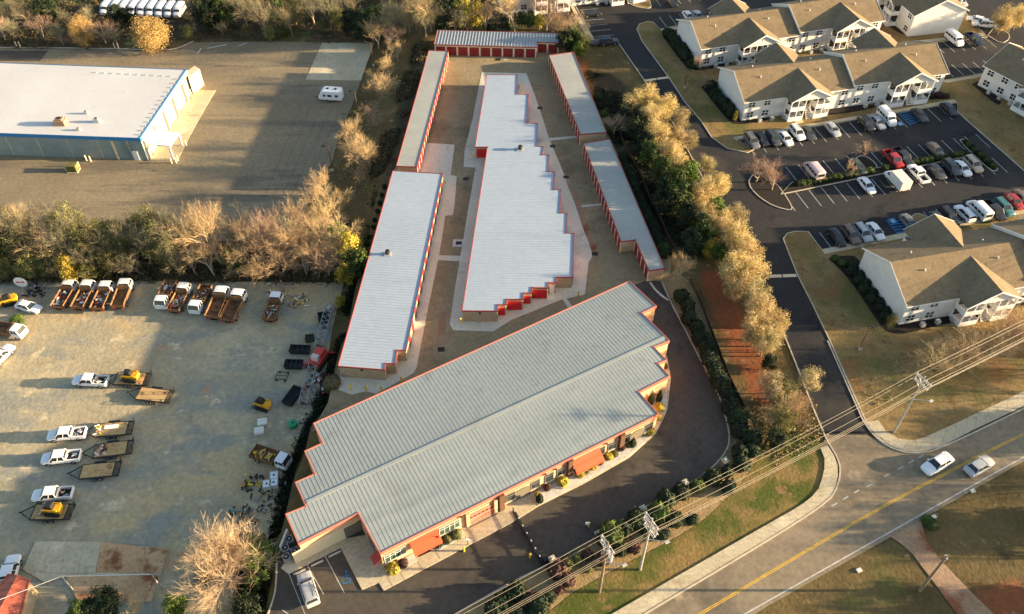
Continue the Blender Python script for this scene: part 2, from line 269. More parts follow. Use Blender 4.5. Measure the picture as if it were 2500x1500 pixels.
# ------------------------------------------------------------------ the ground: one sheet to the horizon, soils kept as a zone attribute
def make_ground():
    xs = np.concatenate([[-6000, -2500, -1000, -500, -320], np.arange(-235, 236, 1.0), [320, 500, 1000, 2500, 6000]])
    ys = np.concatenate([[-3000, -800, -200, -60], np.arange(0, 321, 1.0), [400, 600, 1200, 3000, 8000]])
    X, Y = np.meshgrid(xs, ys); Z = GZ(X, Y)
    core = (np.abs(X) < 236) & (Y > -1) & (Y < 321)
    und = np.sin(X*.21+Y*.13)*.03+np.sin(X*.07-Y*.17)*.04
    Z = Z-.10+und*core*.6
    zone = np.zeros(X.shape+(4,))
    def inside(poly):
        px = np.array([p[0] for p in poly]); py = np.array([p[1] for p in poly]); r = np.zeros(X.shape, bool); j = len(px)-1
        for i in range(len(px)):
            c = ((py[i] > Y) != (py[j] > Y)) & (X < (px[j]-px[i])*(Y-py[i])/(py[j]-py[i]+1e-9)+px[i]); r ^= c; j = i
        return r
    def paint(ch, pts, val, z=0.0): m = inside(PL(pts, z)); zone[m, ch] = val
    # woodland floor and brush
    paint(2, [(-900, -200), (1440, -200), (1440, 60), (1400, 130), (1050, 70), (900, 100), (470, 100), (240, 118), (-900, 112)], .62, ZL)
    paint(2, [(-900, 560), (600, 585), (740, 560), (870, 520), (880, 690), (-900, 700)], .7, ZL)
    paint(2, [(1000, 100), (1055, 110), (830, 900), (800, 1000), (690, 1265), (660, 1420), (600, 1420), (700, 1150), (790, 980), (860, 690), (930, 480)], .8, 0)
    paint(2, [(1430, 150), (1530, 200), (1640, 420), (1720, 640), (1560, 560), (1450, 330)], .75)
    paint(2, [(600, 1240), (670, 1300), (650, 1520), (420, 1520)], .5, ZL)
    paint(2, [(2050, 860), (2500, 760), (2500, 830), (2100, 960)], .25)
    paint(2, [(2400, 1330), (2500, 1330), (2500, 1420), (2440, 1400)], .5)
    # red clay
    paint(0, [(1690, 640), (1760, 650), (1860, 820), (1905, 900), (1940, 1010), (1890, 1080), (1820, 960), (1740, 800)], .74)
    paint(0, [(1405, 138), (1430, 140), (1460, 210), (1430, 200)], .7); paint(0, [(1480, 335), (1500, 345), (1530, 420), (1505, 390)], .6)
    paint(0, [(2390, 1450), (2470, 1390), (2600, 1480), (2600, 1700), (2440, 1600)], .85)
    paint(0, [(2330, 1400), (2360, 1385), (2500, 1560), (2440, 1560)], .7)
    paint(0, [(900, 150), (960, 120), (990, 160), (930, 260)], .25, -1); paint(0, [(1000, 80), (1060, 80), (1040, 120), (930, 140)], .35, -1)
    # green grass
    paint(1, [(1410, 1500), (1700, 1260), (1830, 1150), (1960, 1040), (2000, 1180), (1870, 1310), (1560, 1490)], .42)
    paint(1, [(2080, 1350), (2240, 1300), (2260, 1420), (2180, 1520), (1950, 1520)], .45)
    paint(1, [(-900, -60), (330, -60), (320, 12), (-900, 40)], .6, ZL); paint(1, [(640, 60), (760, 60), (760, 100), (640, 98)], .5, ZL)
    paint(1, [(900, 360), (960, 330), (930, 470), (900, 480)], .25, -1)
    # straw-coloured grass
    paint(3, [(450, 100), (620, 55), (720, 70), (900, 90), (900, 104), (480, 104)], .4, ZL); paint(3, [(830, 240), (910, 230), (930, 420), (840, 470)], .2, -1.5)
    paint(3, [(1360, 0), (1400, 0), (1450, 100), (1560, 250), (1570, 210), (1480, 110)], .45)
    paint(3, [(1850, 1080), (2000, 1030), (2010, 1150), (1900, 1230), (1760, 1250)], .35); paint(3, [(2120, 1200), (2500, 1020), (2500, 1150), (2260, 1270)], .3)
    for k in range(3):
        p = np.pad(zone, ((1, 1), (1, 1), (0, 0)), mode='edge'); zone = (p[:-2, 1:-1]+p[2:, 1:-1]+p[1:-1, :-2]+p[1:-1, 2:]+zone)/5
    ny, nx = X.shape
    me = bpy.data.meshes.new('ground'); vs = np.stack([X, Y, Z], -1).reshape(-1, 3)
    idx = np.arange(ny*nx).reshape(ny, nx); f = np.stack([idx[:-1, :-1], idx[:-1, 1:], idx[1:, 1:], idx[1:, :-1]], -1).reshape(-1, 4)
    me.vertices.add(len(vs)); me.vertices.foreach_set('co', vs.ravel().astype(np.float32))
    me.loops.add(f.size); me.loops.foreach_set('vertex_index', f.ravel().astype(np.int32))
    me.polygons.add(len(f)); me.polygons.foreach_set('loop_start', np.arange(0, f.size, 4, dtype=np.int32)); me.polygons.foreach_set('loop_total', np.full(len(f), 4, np.int32))
    me.update(); at = me.color_attributes.new('zone', 'FLOAT_COLOR', 'POINT'); at.data.foreach_set('color', zone.reshape(-1).astype(np.float32))
    me.materials.append(MATS['ground']); me.polygons.foreach_set('use_smooth', [True]*len(me.polygons))
    struct(link('ground', me))
make_ground()

# ---- west lots (lower level)
lot = sheet('west_parking_lot', PL([(-260, 117), (0, 119), (236, 121), (404, 126), (435, 120), (472, 104), (625, 102), (913, 104), (881, 197), (857, 266), (827, 333), (810, 401), (777, 435), (750, 500), (735, 560), (600, 590), (-400, 575)], ZL), ZL+.02, 'asphalt_old')
sheet('pit_patch', KL(0, 0, [(-300, 365), (350, 370), (290, 445), (-300, 440)], ZL), ZL+.026, 'asphalt_drive', lot)  # flat darker sheet added in place of a sunken pit
kerb('kerb', smooth_poly(PL([(-260, 116), (0, 117), (236, 119), (404, 124), (437, 118), (472, 102)], ZL), 1), .3, .16, ZL)
pad = struct(MB().prism([(p.x, p.y) for p in KL(1, 0, [(480, 312), (855, 318), (760, 585), (358, 580)], ZL)], ZL, ZL+.05).build('concrete_pad', 'concrete'))
slabs(pad, KL(1, 0, [(480, 312), (855, 318), (760, 585), (358, 580)], ZL), 3, 4, ZL+.07, .03, 'concrete', .06, jit=.004)
dock = struct(MB().prism([(p.x, p.y) for p in KL(0, 0, [(1085, 1165), (1285, 1172), (1420, 900), (1565, 658), (1390, 655), (1200, 930)], ZL)], ZL, ZL+.05).build('dock_apron', 'concrete'))
slabs(dock, KL(0, 0, [(1095, 1160), (1280, 1166), (1560, 660), (1395, 660)], ZL), 2, 6, ZL+.07, .03, 'concrete', .05)
for a, b in (((1460, 350), (1430, 390)), ((1640, 325), (1500, 352)), ((1790, 312), (1730, 335))): strip_line(lot, K(0, 0, *a, ZL), K(0, 0, *b, ZL), .35, ZL+.03, 'line_white', 'faded_marking')
for x in range(6): strip_line(lot, K(1, 0, 330+x*75, 760, ZL), K(1, 0, 60+x*62, 1440, ZL), .07, ZL+.028, 'asphalt_drive', 'sealed_crack')
yard = sheet('gravel_yard', PL([(-500, 682), (840, 690), (812, 800), (785, 985), (737, 1045), (712, 1120), (690, 1195), (668, 1270), (650, 1330), (620, 1420), (590, 1560), (-500, 1700)], ZL), ZL+.02, 'gravel')
# concrete foundation slab in the yard
fs = struct(MB().prism([(p.x, p.y) for p in KL(0, 2, [(255, 955), (735, 958), (1225, 1015), (1095, 1390), (560, 1388), (470, 1200), (330, 1255), (165, 1160)], ZL+.25)], ZL, ZL+.2).build('foundation_slab', 'concrete'))
def qd(c, r, l, z): return KL(c, r, l, z)
slabs(fs, qd(0, 2, [(255, 955), (480, 957), (440, 1190), (165, 1160)], ZL+.25), 2, 1, ZL+.25, .05, 'concrete', .04)
slabs(fs, qd(0, 2, [(480, 957), (735, 958), (690, 1180), (440, 1190)], ZL+.25), 2, 1, ZL+.25, .05, 'concrete', .04)
slabs(fs, qd(0, 2, [(735, 958), (1225, 1015), (1160, 1190), (690, 1180)], ZL+.25), 3, 1, ZL+.25, .05, 'slab_rust', .05)
slabs(fs, qd(0, 2, [(480, 1200), (1155, 1200), (1095, 1390), (560, 1388)], ZL+.25), 4, 1, ZL+.25, .05, 'slab_rust', .06)

# ---- storage yard and driveways (upper level)
syard = sheet('storage_yard', PL([(1046, 122), (1380, 122), (1420, 200), (1640, 640), (1632, 700), (1560, 720), (1300, 900), (760, 1055), (800, 985), (822, 905), (955, 425), (968, 405)]), .02, 'asphalt_yard')
drv = sheet('driveway', KL(2, 1, [(985, 545), (1085, 560), (1140, 690), (1250, 900), (1400, 1190), (1500, 1380), (1530, 1484)])+KL(2, 2, [(1560, 100), (1578, 200), (1560, 300), (1450, 430), (1250, 560), (830, 780), (600, 930), (300, 1110), (0, 1250)])+PL([(1110, 1502), (1000, 1570), (600, 1640), (640, 1540), (658, 1490), (672, 1450), (675, 1410), (676, 1375), (720, 1320), (900, 1250), (1400, 900), (1540, 700)]), .034, 'asphalt_drive')
ap = [(1176, 177), (1154, 290), (1134, 370), (1132, 408), (1161, 410), (1145, 500), (1134, 567), (1110, 709), (1098, 793), (1107, 807), (1204, 810), (1250, 781), (1371, 732), (1420, 722), (1428, 719), (1437, 641), (1447, 625), (1408, 500), (1381, 435), (1341, 340), (1307, 236), (1285, 180)]
sheet('central_apron', PL(ap), .05, 'concrete_apron', thick=.05)
ap2 = [(1043, 350), (1110, 354), (1100, 428), (1115, 431), (1110, 500), (1105, 526), (1087, 527), (1073, 618), (1046, 749), (1017, 898), (1009, 913), (918, 962), (894, 956), (860, 964), (827, 953), (832, 900), (960, 600), (1010, 420)]
sheet('west_apron', PL(ap2), .05, 'concrete_apron', thick=.05)
def strip(pts, nm='concrete_strip', z=.046, m='concrete_apron'): sheet(nm, pts, z, m, thick=.03)
strip(KL(1, 1, [(1312, 368), (1492, 372), (1486, 412), (1306, 402)])); strip(KL(2, 0, [(272, 1003), (478, 986), (482, 998), (276, 1022)])); strip(KL(2, 1, [(470, 8), (658, -8), (662, 4), (476, 22)])); strip(KL(2, 1, [(368, 690), (392, 678), (442, 742), (412, 758)]))
strip(KL(2, 1, [(1005, 560), (1040, 610), (1090, 655), (1135, 690), (1130, 698), (1080, 666), (1030, 618), (995, 566)]), 'drain_channel', .05)
# tan sediment stains along the kerb line of the aprons
for pts in ([(1450, 625), (1458, 600), (1440, 560), (1424, 515), (1412, 485), (1400, 470), (1392, 440), (1378, 420), (1384, 450), (1404, 500), (1424, 560)], [(1092, 740), (1080, 850), (1072, 850), (1070, 800), (1082, 735)]): sheet('sediment_patch', PL(pts), .058, 'driveway_dirt', syard)
# front walks and planting beds of the office building
fw = sheet('front_walk', PL([(686, 1388), (705, 1403), (832, 1339), (884, 1441), (925, 1424), (937, 1443), (1250, 1277), (1314, 1237), (1425, 1182), (1536, 1118), (1600, 1061), (1621, 1020), (1629, 1000), (1638, 925), (1628, 870), (1560, 900), (1300, 1050), (930, 1300), (720, 1340)]), .14, 'concrete', thick=.14)
def bedslab(c, r, pts): sheet('planting_bed', KL(c, r, pts), .19, 'concrete_pale', fw, thick=.06)
bedslab(1, 2, [(930, 1155), (1140, 1050), (1170, 1100), (970, 1215)]); bedslab(1, 2, [(1285, 985), (1490, 870), (1515, 920), (1315, 1030)])
bedslab(2, 2, [(140, 615), (190, 700), (520, 528), (850, 340), (1035, 172), (1010, 150), (870, 225), (560, 390), (300, 545)])
bedslab(2, 1, [(930, 1400), (1120, 1300), (1120, 1484), (1060, 1560), (1020, 1484)])
for a, b in (((955, 1225), (990, 1285)), ((1172, 1105), (1205, 1165)), ((1300, 1035), (1335, 1085)), ((1515, 925), (1540, 980)), ((1045, 1180), (1080, 1245))): strip_line(fw, K(1, 2, *a), K(1, 2, *b), .06, .146, 'recess', 'joint')
strip_line(fw, K(1, 2, 1550, 857), K(1, 2, 1750, 757), .22, .147, 'recess', 'trench_drain')
# storage front parking stalls
for a, b in (((500, 1060), (640, 1330)), ((370, 1125), (490, 1340)), ((240, 1195), (355, 1484)), ((190, 1455), (235, 1484))): strip_line(drv, K(1, 2, *a), K(1, 2, *b), .1, .04, 'line_white')
def wheel_stop(c, r, a, b, lab): tag(MB().bar((*K(c, r, *a).xy, .11), (*K(c, r, *b).xy, .11), .18, .15).build('wheel_stop', 'concrete_pale'), lab, 'wheel stop', 'wheel stops by the office')
wheel_stop(1, 2, (272, 1198), (360, 1160), 'concrete wheel stop right in front of the silver suv'); wheel_stop(1, 2, (400, 1138), (487, 1098), 'concrete wheel stop in the empty middle stall'); wheel_stop(1, 2, (527, 1072), (615, 1028), 'concrete wheel stop at the accessible stall by the wall')
# wheelchair symbol painted in the stall
sy = K(1, 2, 650, 1235); b = MB()
for k in range(14):
    a0 = R(120+k*17); b.bar((sy.x+.5*math.cos(a0), sy.y+.5*math.sin(a0), .042), (sy.x+.5*math.cos(a0+R(17)), sy.y+.5*math.sin(a0+R(17)), .042), .12, .004)
for p, q in (((-.1, .95), (-.05, .3)), ((-.05, .3), (.45, .25)), ((.45, .25), (.65, -.45)), ((-.05, .65), (.35, .6))): b.bar((sy.x+p[0], sy.y+p[1], .042), (sy.x+q[0], sy.y+q[1], .042), .13, .004)
b.tube((sy.x-.1, sy.y+1.15, .04), (sy.x-.1, sy.y+1.15, .044), .15, n=10); b.build('wheelchair_symbol', 'line_blue', drv)
# kerb round the driveway
kerb('kerb', smooth_poly(KL(2, 1, [(1085, 560), (1140, 690), (1250, 900), (1400, 1190), (1500, 1380), (1530, 1484)])+KL(2, 2, [(1560, 100), (1578, 200), (1560, 300), (1450, 430), (1250, 560), (830, 780), (600, 930), (300, 1110), (0, 1250)])+PL([(1110, 1502)]), 2), .2, .15)
kerb('kerb', smooth_poly(PL([(640, 1540), (658, 1490), (672, 1450), (675, 1410), (676, 1375)]), 2), .2, .15)
sheet('mulch_bed', KL(2, 1, [(1085, 560), (1140, 690), (1250, 900), (1400, 1190), (1500, 1380), (1530, 1484)])+KL(2, 2, [(1560, 100), (1578, 200), (1560, 300), (1450, 430), (1250, 560), (830, 780), (600, 930), (300, 1110), (0, 1250)])+PL([(1110, 1502), (1330, 1502)])+KL(2, 2, [(430, 1330), (760, 1150), (1200, 920), (1400, 790), (1640, 560), (1800, 330), (1790, 180), (1700, 40)])+KL(2, 1, [(1690, 1484), (1600, 1330), (1480, 1030), (1370, 720), (1290, 560), (1180, 470)]), -.02, 'bed')
sheet('verge', KL(2, 2, [(430, 1334), (760, 1154), (1200, 924), (1400, 794), (1640, 564), (1800, 334)])+KL(3, 2, [(60, 120), (330, 100), (420, 350), (405, 480), (340, 640), (0, 822)])+PL([(1492, 1500), (1410, 1560), (1330, 1504)]), -.03, 'verge')

# ---- roads
road_n = smooth_poly(PL([(1330, 1644), (1573, 1500), (1875, 1320), (2017, 1229), (2043, 1195), (2053, 1148), (2043, 1115), (2020, 1080), (2006, 1047), (1986, 1000), (1942, 887), (1895, 770)]), 2)
road_e = smooth_poly(PL([(2020, 833), (2094, 1000), (2111, 1037), (2145, 1077), (2195, 1104), (2245, 1108), (2292, 1098), (2500, 998), (2800, 850)]), 2)
mroad = sheet('main_road', PL([(1330, 1644), (1573, 1500), (1875, 1320), (2017, 1229), (2043, 1195), (2053, 1148), (2043, 1115), (2020, 1080), (2012, 1062), (2116, 1062), (2145, 1077), (2195, 1104), (2245, 1108), (2292, 1098), (2500, 998), (2800, 850), (2800, 945), (2500, 1126), (2200, 1297), (1875, 1480), (1540, 1690)]), .02, 'asphalt_road')
apart = sheet('apartment_asphalt', PL([(1395, -2), (1330, -120), (2900, -120), (2900, 520), (2600, 505), (2316, 562), (2010, 619), (1912, 600), (1942, 675), (1976, 742), (2020, 833), (2094, 1000), (2111, 1037), (2122, 1062), (2010, 1062), (1986, 1000), (1942, 887), (1895, 770), (1718, 440), (1644, 303), (1580, 207), (1516, 115), (1503, 99), (1452, 101)]), .03, 'asphalt_new')
for side, l in (('n', road_n), ('e', road_e)): kerb('kerb', l, .22, .14)
kerb('kerb', PL([(1895, 770), (1718, 440), (1644, 303), (1580, 207), (1516, 115), (1503, 99), (1452, 101), (1395, -2)]), .2, .14)
# sidewalk slabs along the main road
sw = struct(MB().prism([(p.x, p.y) for p in KL(2, 2, [(720, 1490), (1855, 832), (1855, 930), (1000, 1440)])], -.02, .09).build('sidewalk', 'concrete'))
def walk(l1, l2, n, parent=sw, m='concrete', z=.12):
    l1 = smooth_poly(l1, 2); l2 = smooth_poly(l2, 2)
    def samp(l):
        ds = [0]
        for i in range(len(l)-1): ds.append(ds[-1]+(l[i+1]-l[i]).length)
        out = []
        for k in range(n+1):
            t = ds[-1]*k/n; j = min(max(i for i in range(len(l)) if ds[i] <= t+1e-6), len(l)-2); f = (t-ds[j])/max(1e-6, ds[j+1]-ds[j]); out.append(l[j].lerp(l[j+1], f))
        return out
    a, b = samp(l1), samp(l2)
    for i in range(n): slabs(parent, [a[i], a[i+1], b[i+1], b[i]], 1, 1, z, .12, m, .05, 'slab', .006)
walk(KL(2, 2, [(500, 1615), (720, 1484), (1855, 830)])+KL(3, 2, [(340, 640), (400, 480), (415, 360), (378, 282)]), KL(2, 2, [(790, 1570), (985, 1455), (1855, 938)])+KL(3, 2, [(415, 675), (492, 580), (512, 440), (490, 350), (430, 262)]), 26)
walk(KL(3, 2, [(715, 95), (790, 195), (920, 280), (1060, 312), (1160, 305), (1850, -20), (2300, -230)]), KL(3, 2, [(800, 80), (850, 165), (930, 215), (1040, 232), (1120, 215), (1850, -130), (2300, -330)]), 20)
# road markings
def polyline(parent, pts, wid, z, m, nm):
    for i in range(len(pts)-1): strip_line(parent, pts[i], pts[i+1], wid, z, m, nm)
yl = PL([(1640, 1540), (1709, 1500), (1875, 1401), (2124, 1254), (2310, 1155), (2500, 1059), (2700, 965)])
yl = smooth_poly(yl, 1)
for off in (-.11, .11):
    l = []
    for i, p in enumerate(yl):
        d = (yl[min(i+1, len(yl)-1)]-yl[max(0, i-1)]).normalized(); l.append(p+Vector((-d.y, d.x, 0))*off)
    polyline(mroad, l, .12, .026, 'line_yellow', 'centre_line')
polyline(mroad, smooth_poly(PL([(1600, 1622), (1875, 1468), (2200, 1284), (2500, 1115), (2700, 1010)]), 1), .16, .026, 'line_white', 'edge_line')
for x, y in ((480, 690), (562, 642), (640, 596), (735, 552), (860, 478), (960, 425), (1037, 380), (1110, 340)):
    a = K(3, 2, x, y); d = (K(3, 2, 1110, 340)-K(3, 2, 480, 690)).normalized(); strip_line(mroad, a-d*.5, a+d*.5, .15, .026, 'line_white', 'edge_dash')
sheet('gravel_drive', KL(3, 2, [(860, 905), (1100, 770), (1130, 880), (1150, 950), (1250, 1090), (1500, 1350), (1640, 1484), (1800, 1700), (1560, 1700), (1370, 1484), (1200, 1250), (1050, 1050), (960, 970)]), -.012, 'driveway_dirt')
# speed humps on the apartment lane
for c, r, a, b in ((2, 0, (955, 588), (1140, 562)), (3, 1, (0, 522), (205, 515))):
    for s0, s1 in ((0, .48), (.52, 1)):
        p, q = K(c, r, *a), K(c, r, *b); o = MB().bar((*p.lerp(q, s0).xy, .06), (*p.lerp(q, s1).xy, .06), .7, .08).build('speed_hump', 'cream')
        tag(o, 'tan speed hump half on the apartment lane, %s %s' % ('north end' if r == 0 else 'near the pear trees', 'west half' if s0 == 0 else 'east half'), 'speed hump', 'speed humps')

# ---- lawns of the apartments (raised behind kerbs)
def island(name, pts, m='lawn', z=.12, sm=1, kb=True):
    p = smooth_poly(pts+[pts[0]], sm)[:-1] if sm else pts
    o = sheet(name, p, z, m, thick=z)
    if kb: kerb('kerb', p, .2, z+.03, closed=True, parent=o)
    return o
island('apartment_lawn', PL([(1555, 72), (1561, 60), (1580, 54), (1594, 55), (1611, 72), (1900, 18), (2130, -25), (2330, -40), (2335, 0), (2362, 40), (2410, 92), (2310, 101), (2255, 110), (2290, 165), (2305, 197), (2400, 182), (2620, 145), (2900, 140), (2900, 700), (2500, 418), (2338, 275), (2336, 252), (1802, 343), (1840, 366), (1825, 374), (1776, 364), (1738, 337), (1711, 296), (1671, 249), (1634, 192), (1567, 101)]), sm=0)
island('south_lawn', PL([(1912, 584), (1922, 571), (1942, 566), (1973, 567), (2013, 620), (2188, 581), (2600, 500), (2800, 470), (2800, 830), (2500, 985), (2296, 1090), (2245, 1104), (2200, 1100), (2150, 1075), (2117, 1037), (2100, 1000), (2026, 833), (1982, 742), (1948, 675)]), sm=0, z=.11)
nl = island('lawn_island', KL(2, 0, [(810, -30), (850, 30), (920, 60), (1000, 65), (1010, 40), (980, -30)]), 'lawn')
island('lawn_tip', KL(3, 0, [(1590, 260), (1640, 200), (1740, 240), (1752, 285), (1690, 322)]), 'mulch')
med = island('hedge_median', KL(3, 0, [(170, 1328), (1475, 1100), (1480, 1130), (850, 1258), (90, 1412)]), 'mulch', sm=0)
island('tree_island', KL(2, 0, [(1715, 1320), (1740, 1270), (1800, 1255), (1880, 1300), (1960, 1390), (2030, 1500), (2020, 1530), (1900, 1500), (1800, 1440), (1730, 1370)]), 'mulch')
island('hedge_end_island', KL(3, 0, [(1390, 1020), (1420, 1010), (1480, 1090), (1665, 1225), (1655, 1242), (1610, 1240), (1440, 1080)]), 'mulch')
island('car_park_island', KL(3, 0, [(640, 1145), (690, 1130), (750, 1160), (800, 1218), (720, 1235), (660, 1200)]), 'mulch')
island('round_island', KL(3, 1, [(1035, 95), (1070, 65), (1120, 75), (1170, 110), (1160, 140), (1080, 150)]), 'lawn')
# walks beside the stalls
def walkstrip(a, b, wid, n, parent=None):
    a, b = Vector(a), Vector(b); d = (b-a).normalized(); nn = Vector((-d.y, d.x, 0))*wid
    o = struct(MB().prism([a.xy, b.xy, (b+nn).xy, (a+nn).xy], .0, .125).build('lot_walk', 'concrete'))
    slabs(o, [a, b, b+nn, a+nn], n, 1, .15, .03, 'concrete', .05)
walkstrip(P(1797, 345), P(2337, 252), 1.3, 26)
walkstrip(P(2600, 502), P(2013, 622), -1.3, 22)
walkstrip(P(2300, 197), P(2560, 152), -1.3, 8); walkstrip(P(2160, 117), P(2405, 88), 1.2, 10)
walkstrip(P(1611, 71), P(1680, 65), -1.0, 4)
for c, r, q in ((3, 0, [(165, 850), (210, 838), (260, 890), (205, 905)]), (3, 0, [(880, 760), (930, 745), (965, 765), (905, 785)]), (3, 1, [(1400, 820), (1470, 815), (1480, 840), (1400, 840)])): sheet('entry_walk', KL(c, r, q), .155, 'concrete', thick=.04)
# mulch round the apartment blocks
for nm, pts in (('B', [(2, 0, 1370, 630), (2, 0, 1480, 560), (2, 0, 1700, 850), (2, 0, 1900, 840), (2, 0, 1900, 860), (2, 0, 1620, 915), (2, 0, 1540, 850)]), ('A', [(2, 0, 1085, 255), (2, 0, 1200, 200), (2, 0, 1400, 470), (2, 0, 1600, 450), (2, 0, 1570, 480), (2, 0, 1310, 520), (2, 0, 1250, 480)]),
                ('C', [(3, 1, 440, 390), (3, 1, 520, 370), (3, 1, 660, 370), (3, 1, 980, 830), (3, 1, 1250, 790), (3, 1, 1900, 660), (3, 1, 1900, 730), (3, 1, 1260, 870), (3, 1, 1000, 935), (3, 1, 880, 935), (3, 1, 800, 860), (3, 1, 600, 550)]),
                ('B2', [(3, 0, 250, 810), (3, 0, 520, 765), (3, 0, 780, 760), (3, 0, 770, 785), (3, 0, 520, 830), (3, 0, 340, 840)]), ('B3', [(3, 0, 1050, 720), (3, 0, 1250, 670), (3, 0, 1320, 690), (3, 0, 1310, 720), (3, 0, 1160, 725)]), ('D', [(3, 0, 1475, 610), (3, 0, 1540, 580), (3, 0, 1700, 740), (3, 0, 1660, 770)]), ('E', [(3, 0, 860, 165), (3, 0, 1000, 230), (3, 0, 990, 262), (3, 0, 850, 180)])):
    p = [K(*q, .12) for q in pts]; sheet('mulch_bed', smooth_poly(p+[p[0]], 1)[:-1], .145, 'mulch', thick=.02)
# ---- stall lines of the apartment car park
SD = (K(3, 0, 632, 1430)-K(3, 0, 548, 1330)).normalized(); RD = Vector((-SD.y, SD.x, 0))
if RD.x < 0: RD = -RD
def stalls(start, step_dir, n, length, ldir, wid=2.74, skip=()):
    for i in range(n):
        if i in skip: continue
        a = start+step_dir*(wid*i); strip_line(apart, a, a+ldir*length, .11, .036, 'line_white')
ROWN0 = P(1806, 344)-SD*0; dN = (P(2337, 252)-P(1797, 345)).normalized()
stalls(ROWN0+dN*.9, dN, 21, 5.2, SD, 2.74, (14, 15))
dM = (K(3, 0, 1475, 1100)-K(3, 0, 170, 1328)).normalized(); M1 = K(3, 0, 215, 1320); stalls(M1, dM, 18, 5.0, -SD, 2.74, (8, 9)); M2 = K(3, 0, 110, 1412); stalls(M2, dM, 18, 5.0, SD, 2.74)
dS = (P(2600, 502)-P(2013, 622)).normalized(); S0 = P(2034, 612); stalls(S0, dS, 22, 5.0, -SD, 2.74, (5, 6, 7))
def bay(a, d, w, ln, ld):
    for k in range(8):
        s = a+d*(.2+k*w/8); strip_line(apart, s, s+ld*ln*.96+d*.0, .12, .037, 'line_blue', 'access_hatch') if k in (0, 7) else strip_line(apart, a+d*.2+ld*(ln*(k-1)/6.5+.4), a+d*(w-.1)+ld*(ln*(k-1)/6.5-.3+.4), .28, .037, 'line_blue', 'access_hatch')
bay(K(3, 0, 935, 822), dN, 3.4, 5.0, SD); bay(S0+dS*13.6, dS, 3.2, 5.0, -SD)
for p in (K(3, 0, 958, 898), K(3, 1, 905, 118)): sheet('accessible_square', [p+RD*.7+SD*.7, p-RD*.7+SD*.7, p-RD*.7-SD*.7, p+RD*.7-SD*.7], .038, 'line_blue', apart); sheet('accessible_mark', [p+RD*.4+SD*.45, p-RD*.4+SD*.45, p-RD*.3-SD*.4, p+RD*.3-SD*.4], .041, 'line_white', apart)
NS = K(3, 0, 1190, 312); dE = (K(3, 0, 1440, 285)-K(3, 0, 1190, 312)).normalized(); stalls(NS, dE, 6, 5.0, SD)
stalls(K(3, 0, 1345, 560), (K(3, 0, 1590, 530)-K(3, 0, 1345, 560)).normalized(), 5, 5.0, -SD)
stalls(K(2, 0, 1120, 195), (K(2, 0, 1210, 180)-K(2, 0, 1120, 195)).normalized(), 3, 5.0, -SD); stalls(K(2, 0, 1080, 48), (K(2, 0, 1150, 38)-K(2, 0, 1080, 48)).normalized(), 9, 5.0, -SD)
wd = (K(2, 0, 600, 300)-K(2, 0, 430, 0)).normalized()
for i in range(11):
    a = K(2, 0, 595, 268)-wd*2.74*i; strip_line(apart, a, a+(K(2, 0, 740, 255)-K(2, 0, 595, 268)).normalized()*5.0, .11, .036, 'line_white')
sheet('lot_sidewalk', KL(2, 0, [(420, 0), (500, 140), (600, 300), (560, 300), (500, 200), (380, -40)]), .1, 'concrete', thick=.1)
# ------------------------------------------------------------------ buildings
def poly_area(ps): return sum(ps[i][0]*ps[(i+1) % len(ps)][1]-ps[(i+1) % len(ps)][0]*ps[i][1] for i in range(len(ps)))
def clip_line(ps, o, d):
    """parameters where the line o + t d runs inside polygon ps"""
    n = (-d[1], d[0]); ts = []
    for i in range(len(ps)):
        a, b = ps[i], ps[(i+1) % len(ps)]; da = (a[0]-o[0])*n[0]+(a[1]-o[1])*n[1]; db = (b[0]-o[0])*n[0]+(b[1]-o[1])*n[1]
        if (da > 0) != (db > 0):
            f = da/(da-db); x = a[0]+(b[0]-a[0])*f; y = a[1]+(b[1]-a[1])*f; ts.append((x-o[0])*d[0]+(y-o[1])*d[1])
    ts.sort(); return [(ts[i], ts[i+1]) for i in range(0, len(ts)-1, 2)]
roll_mesh = None
def door_mesh():
    global roll_mesh
    if roll_mesh is None:                                             # unit roll-up door, 1 x 1, with seven slats
        b = MB()
        for k in range(7): b.box(-.5, .5, -.04-(.025 if k % 2 else 0), .0, k/7, (k+1)/7)
        roll_mesh = bpy.data.meshes.new('roll_door'); roll_mesh.from_pydata(b.v, [], b.f); roll_mesh.materials.append(MATS['door_red'])
    return roll_mesh
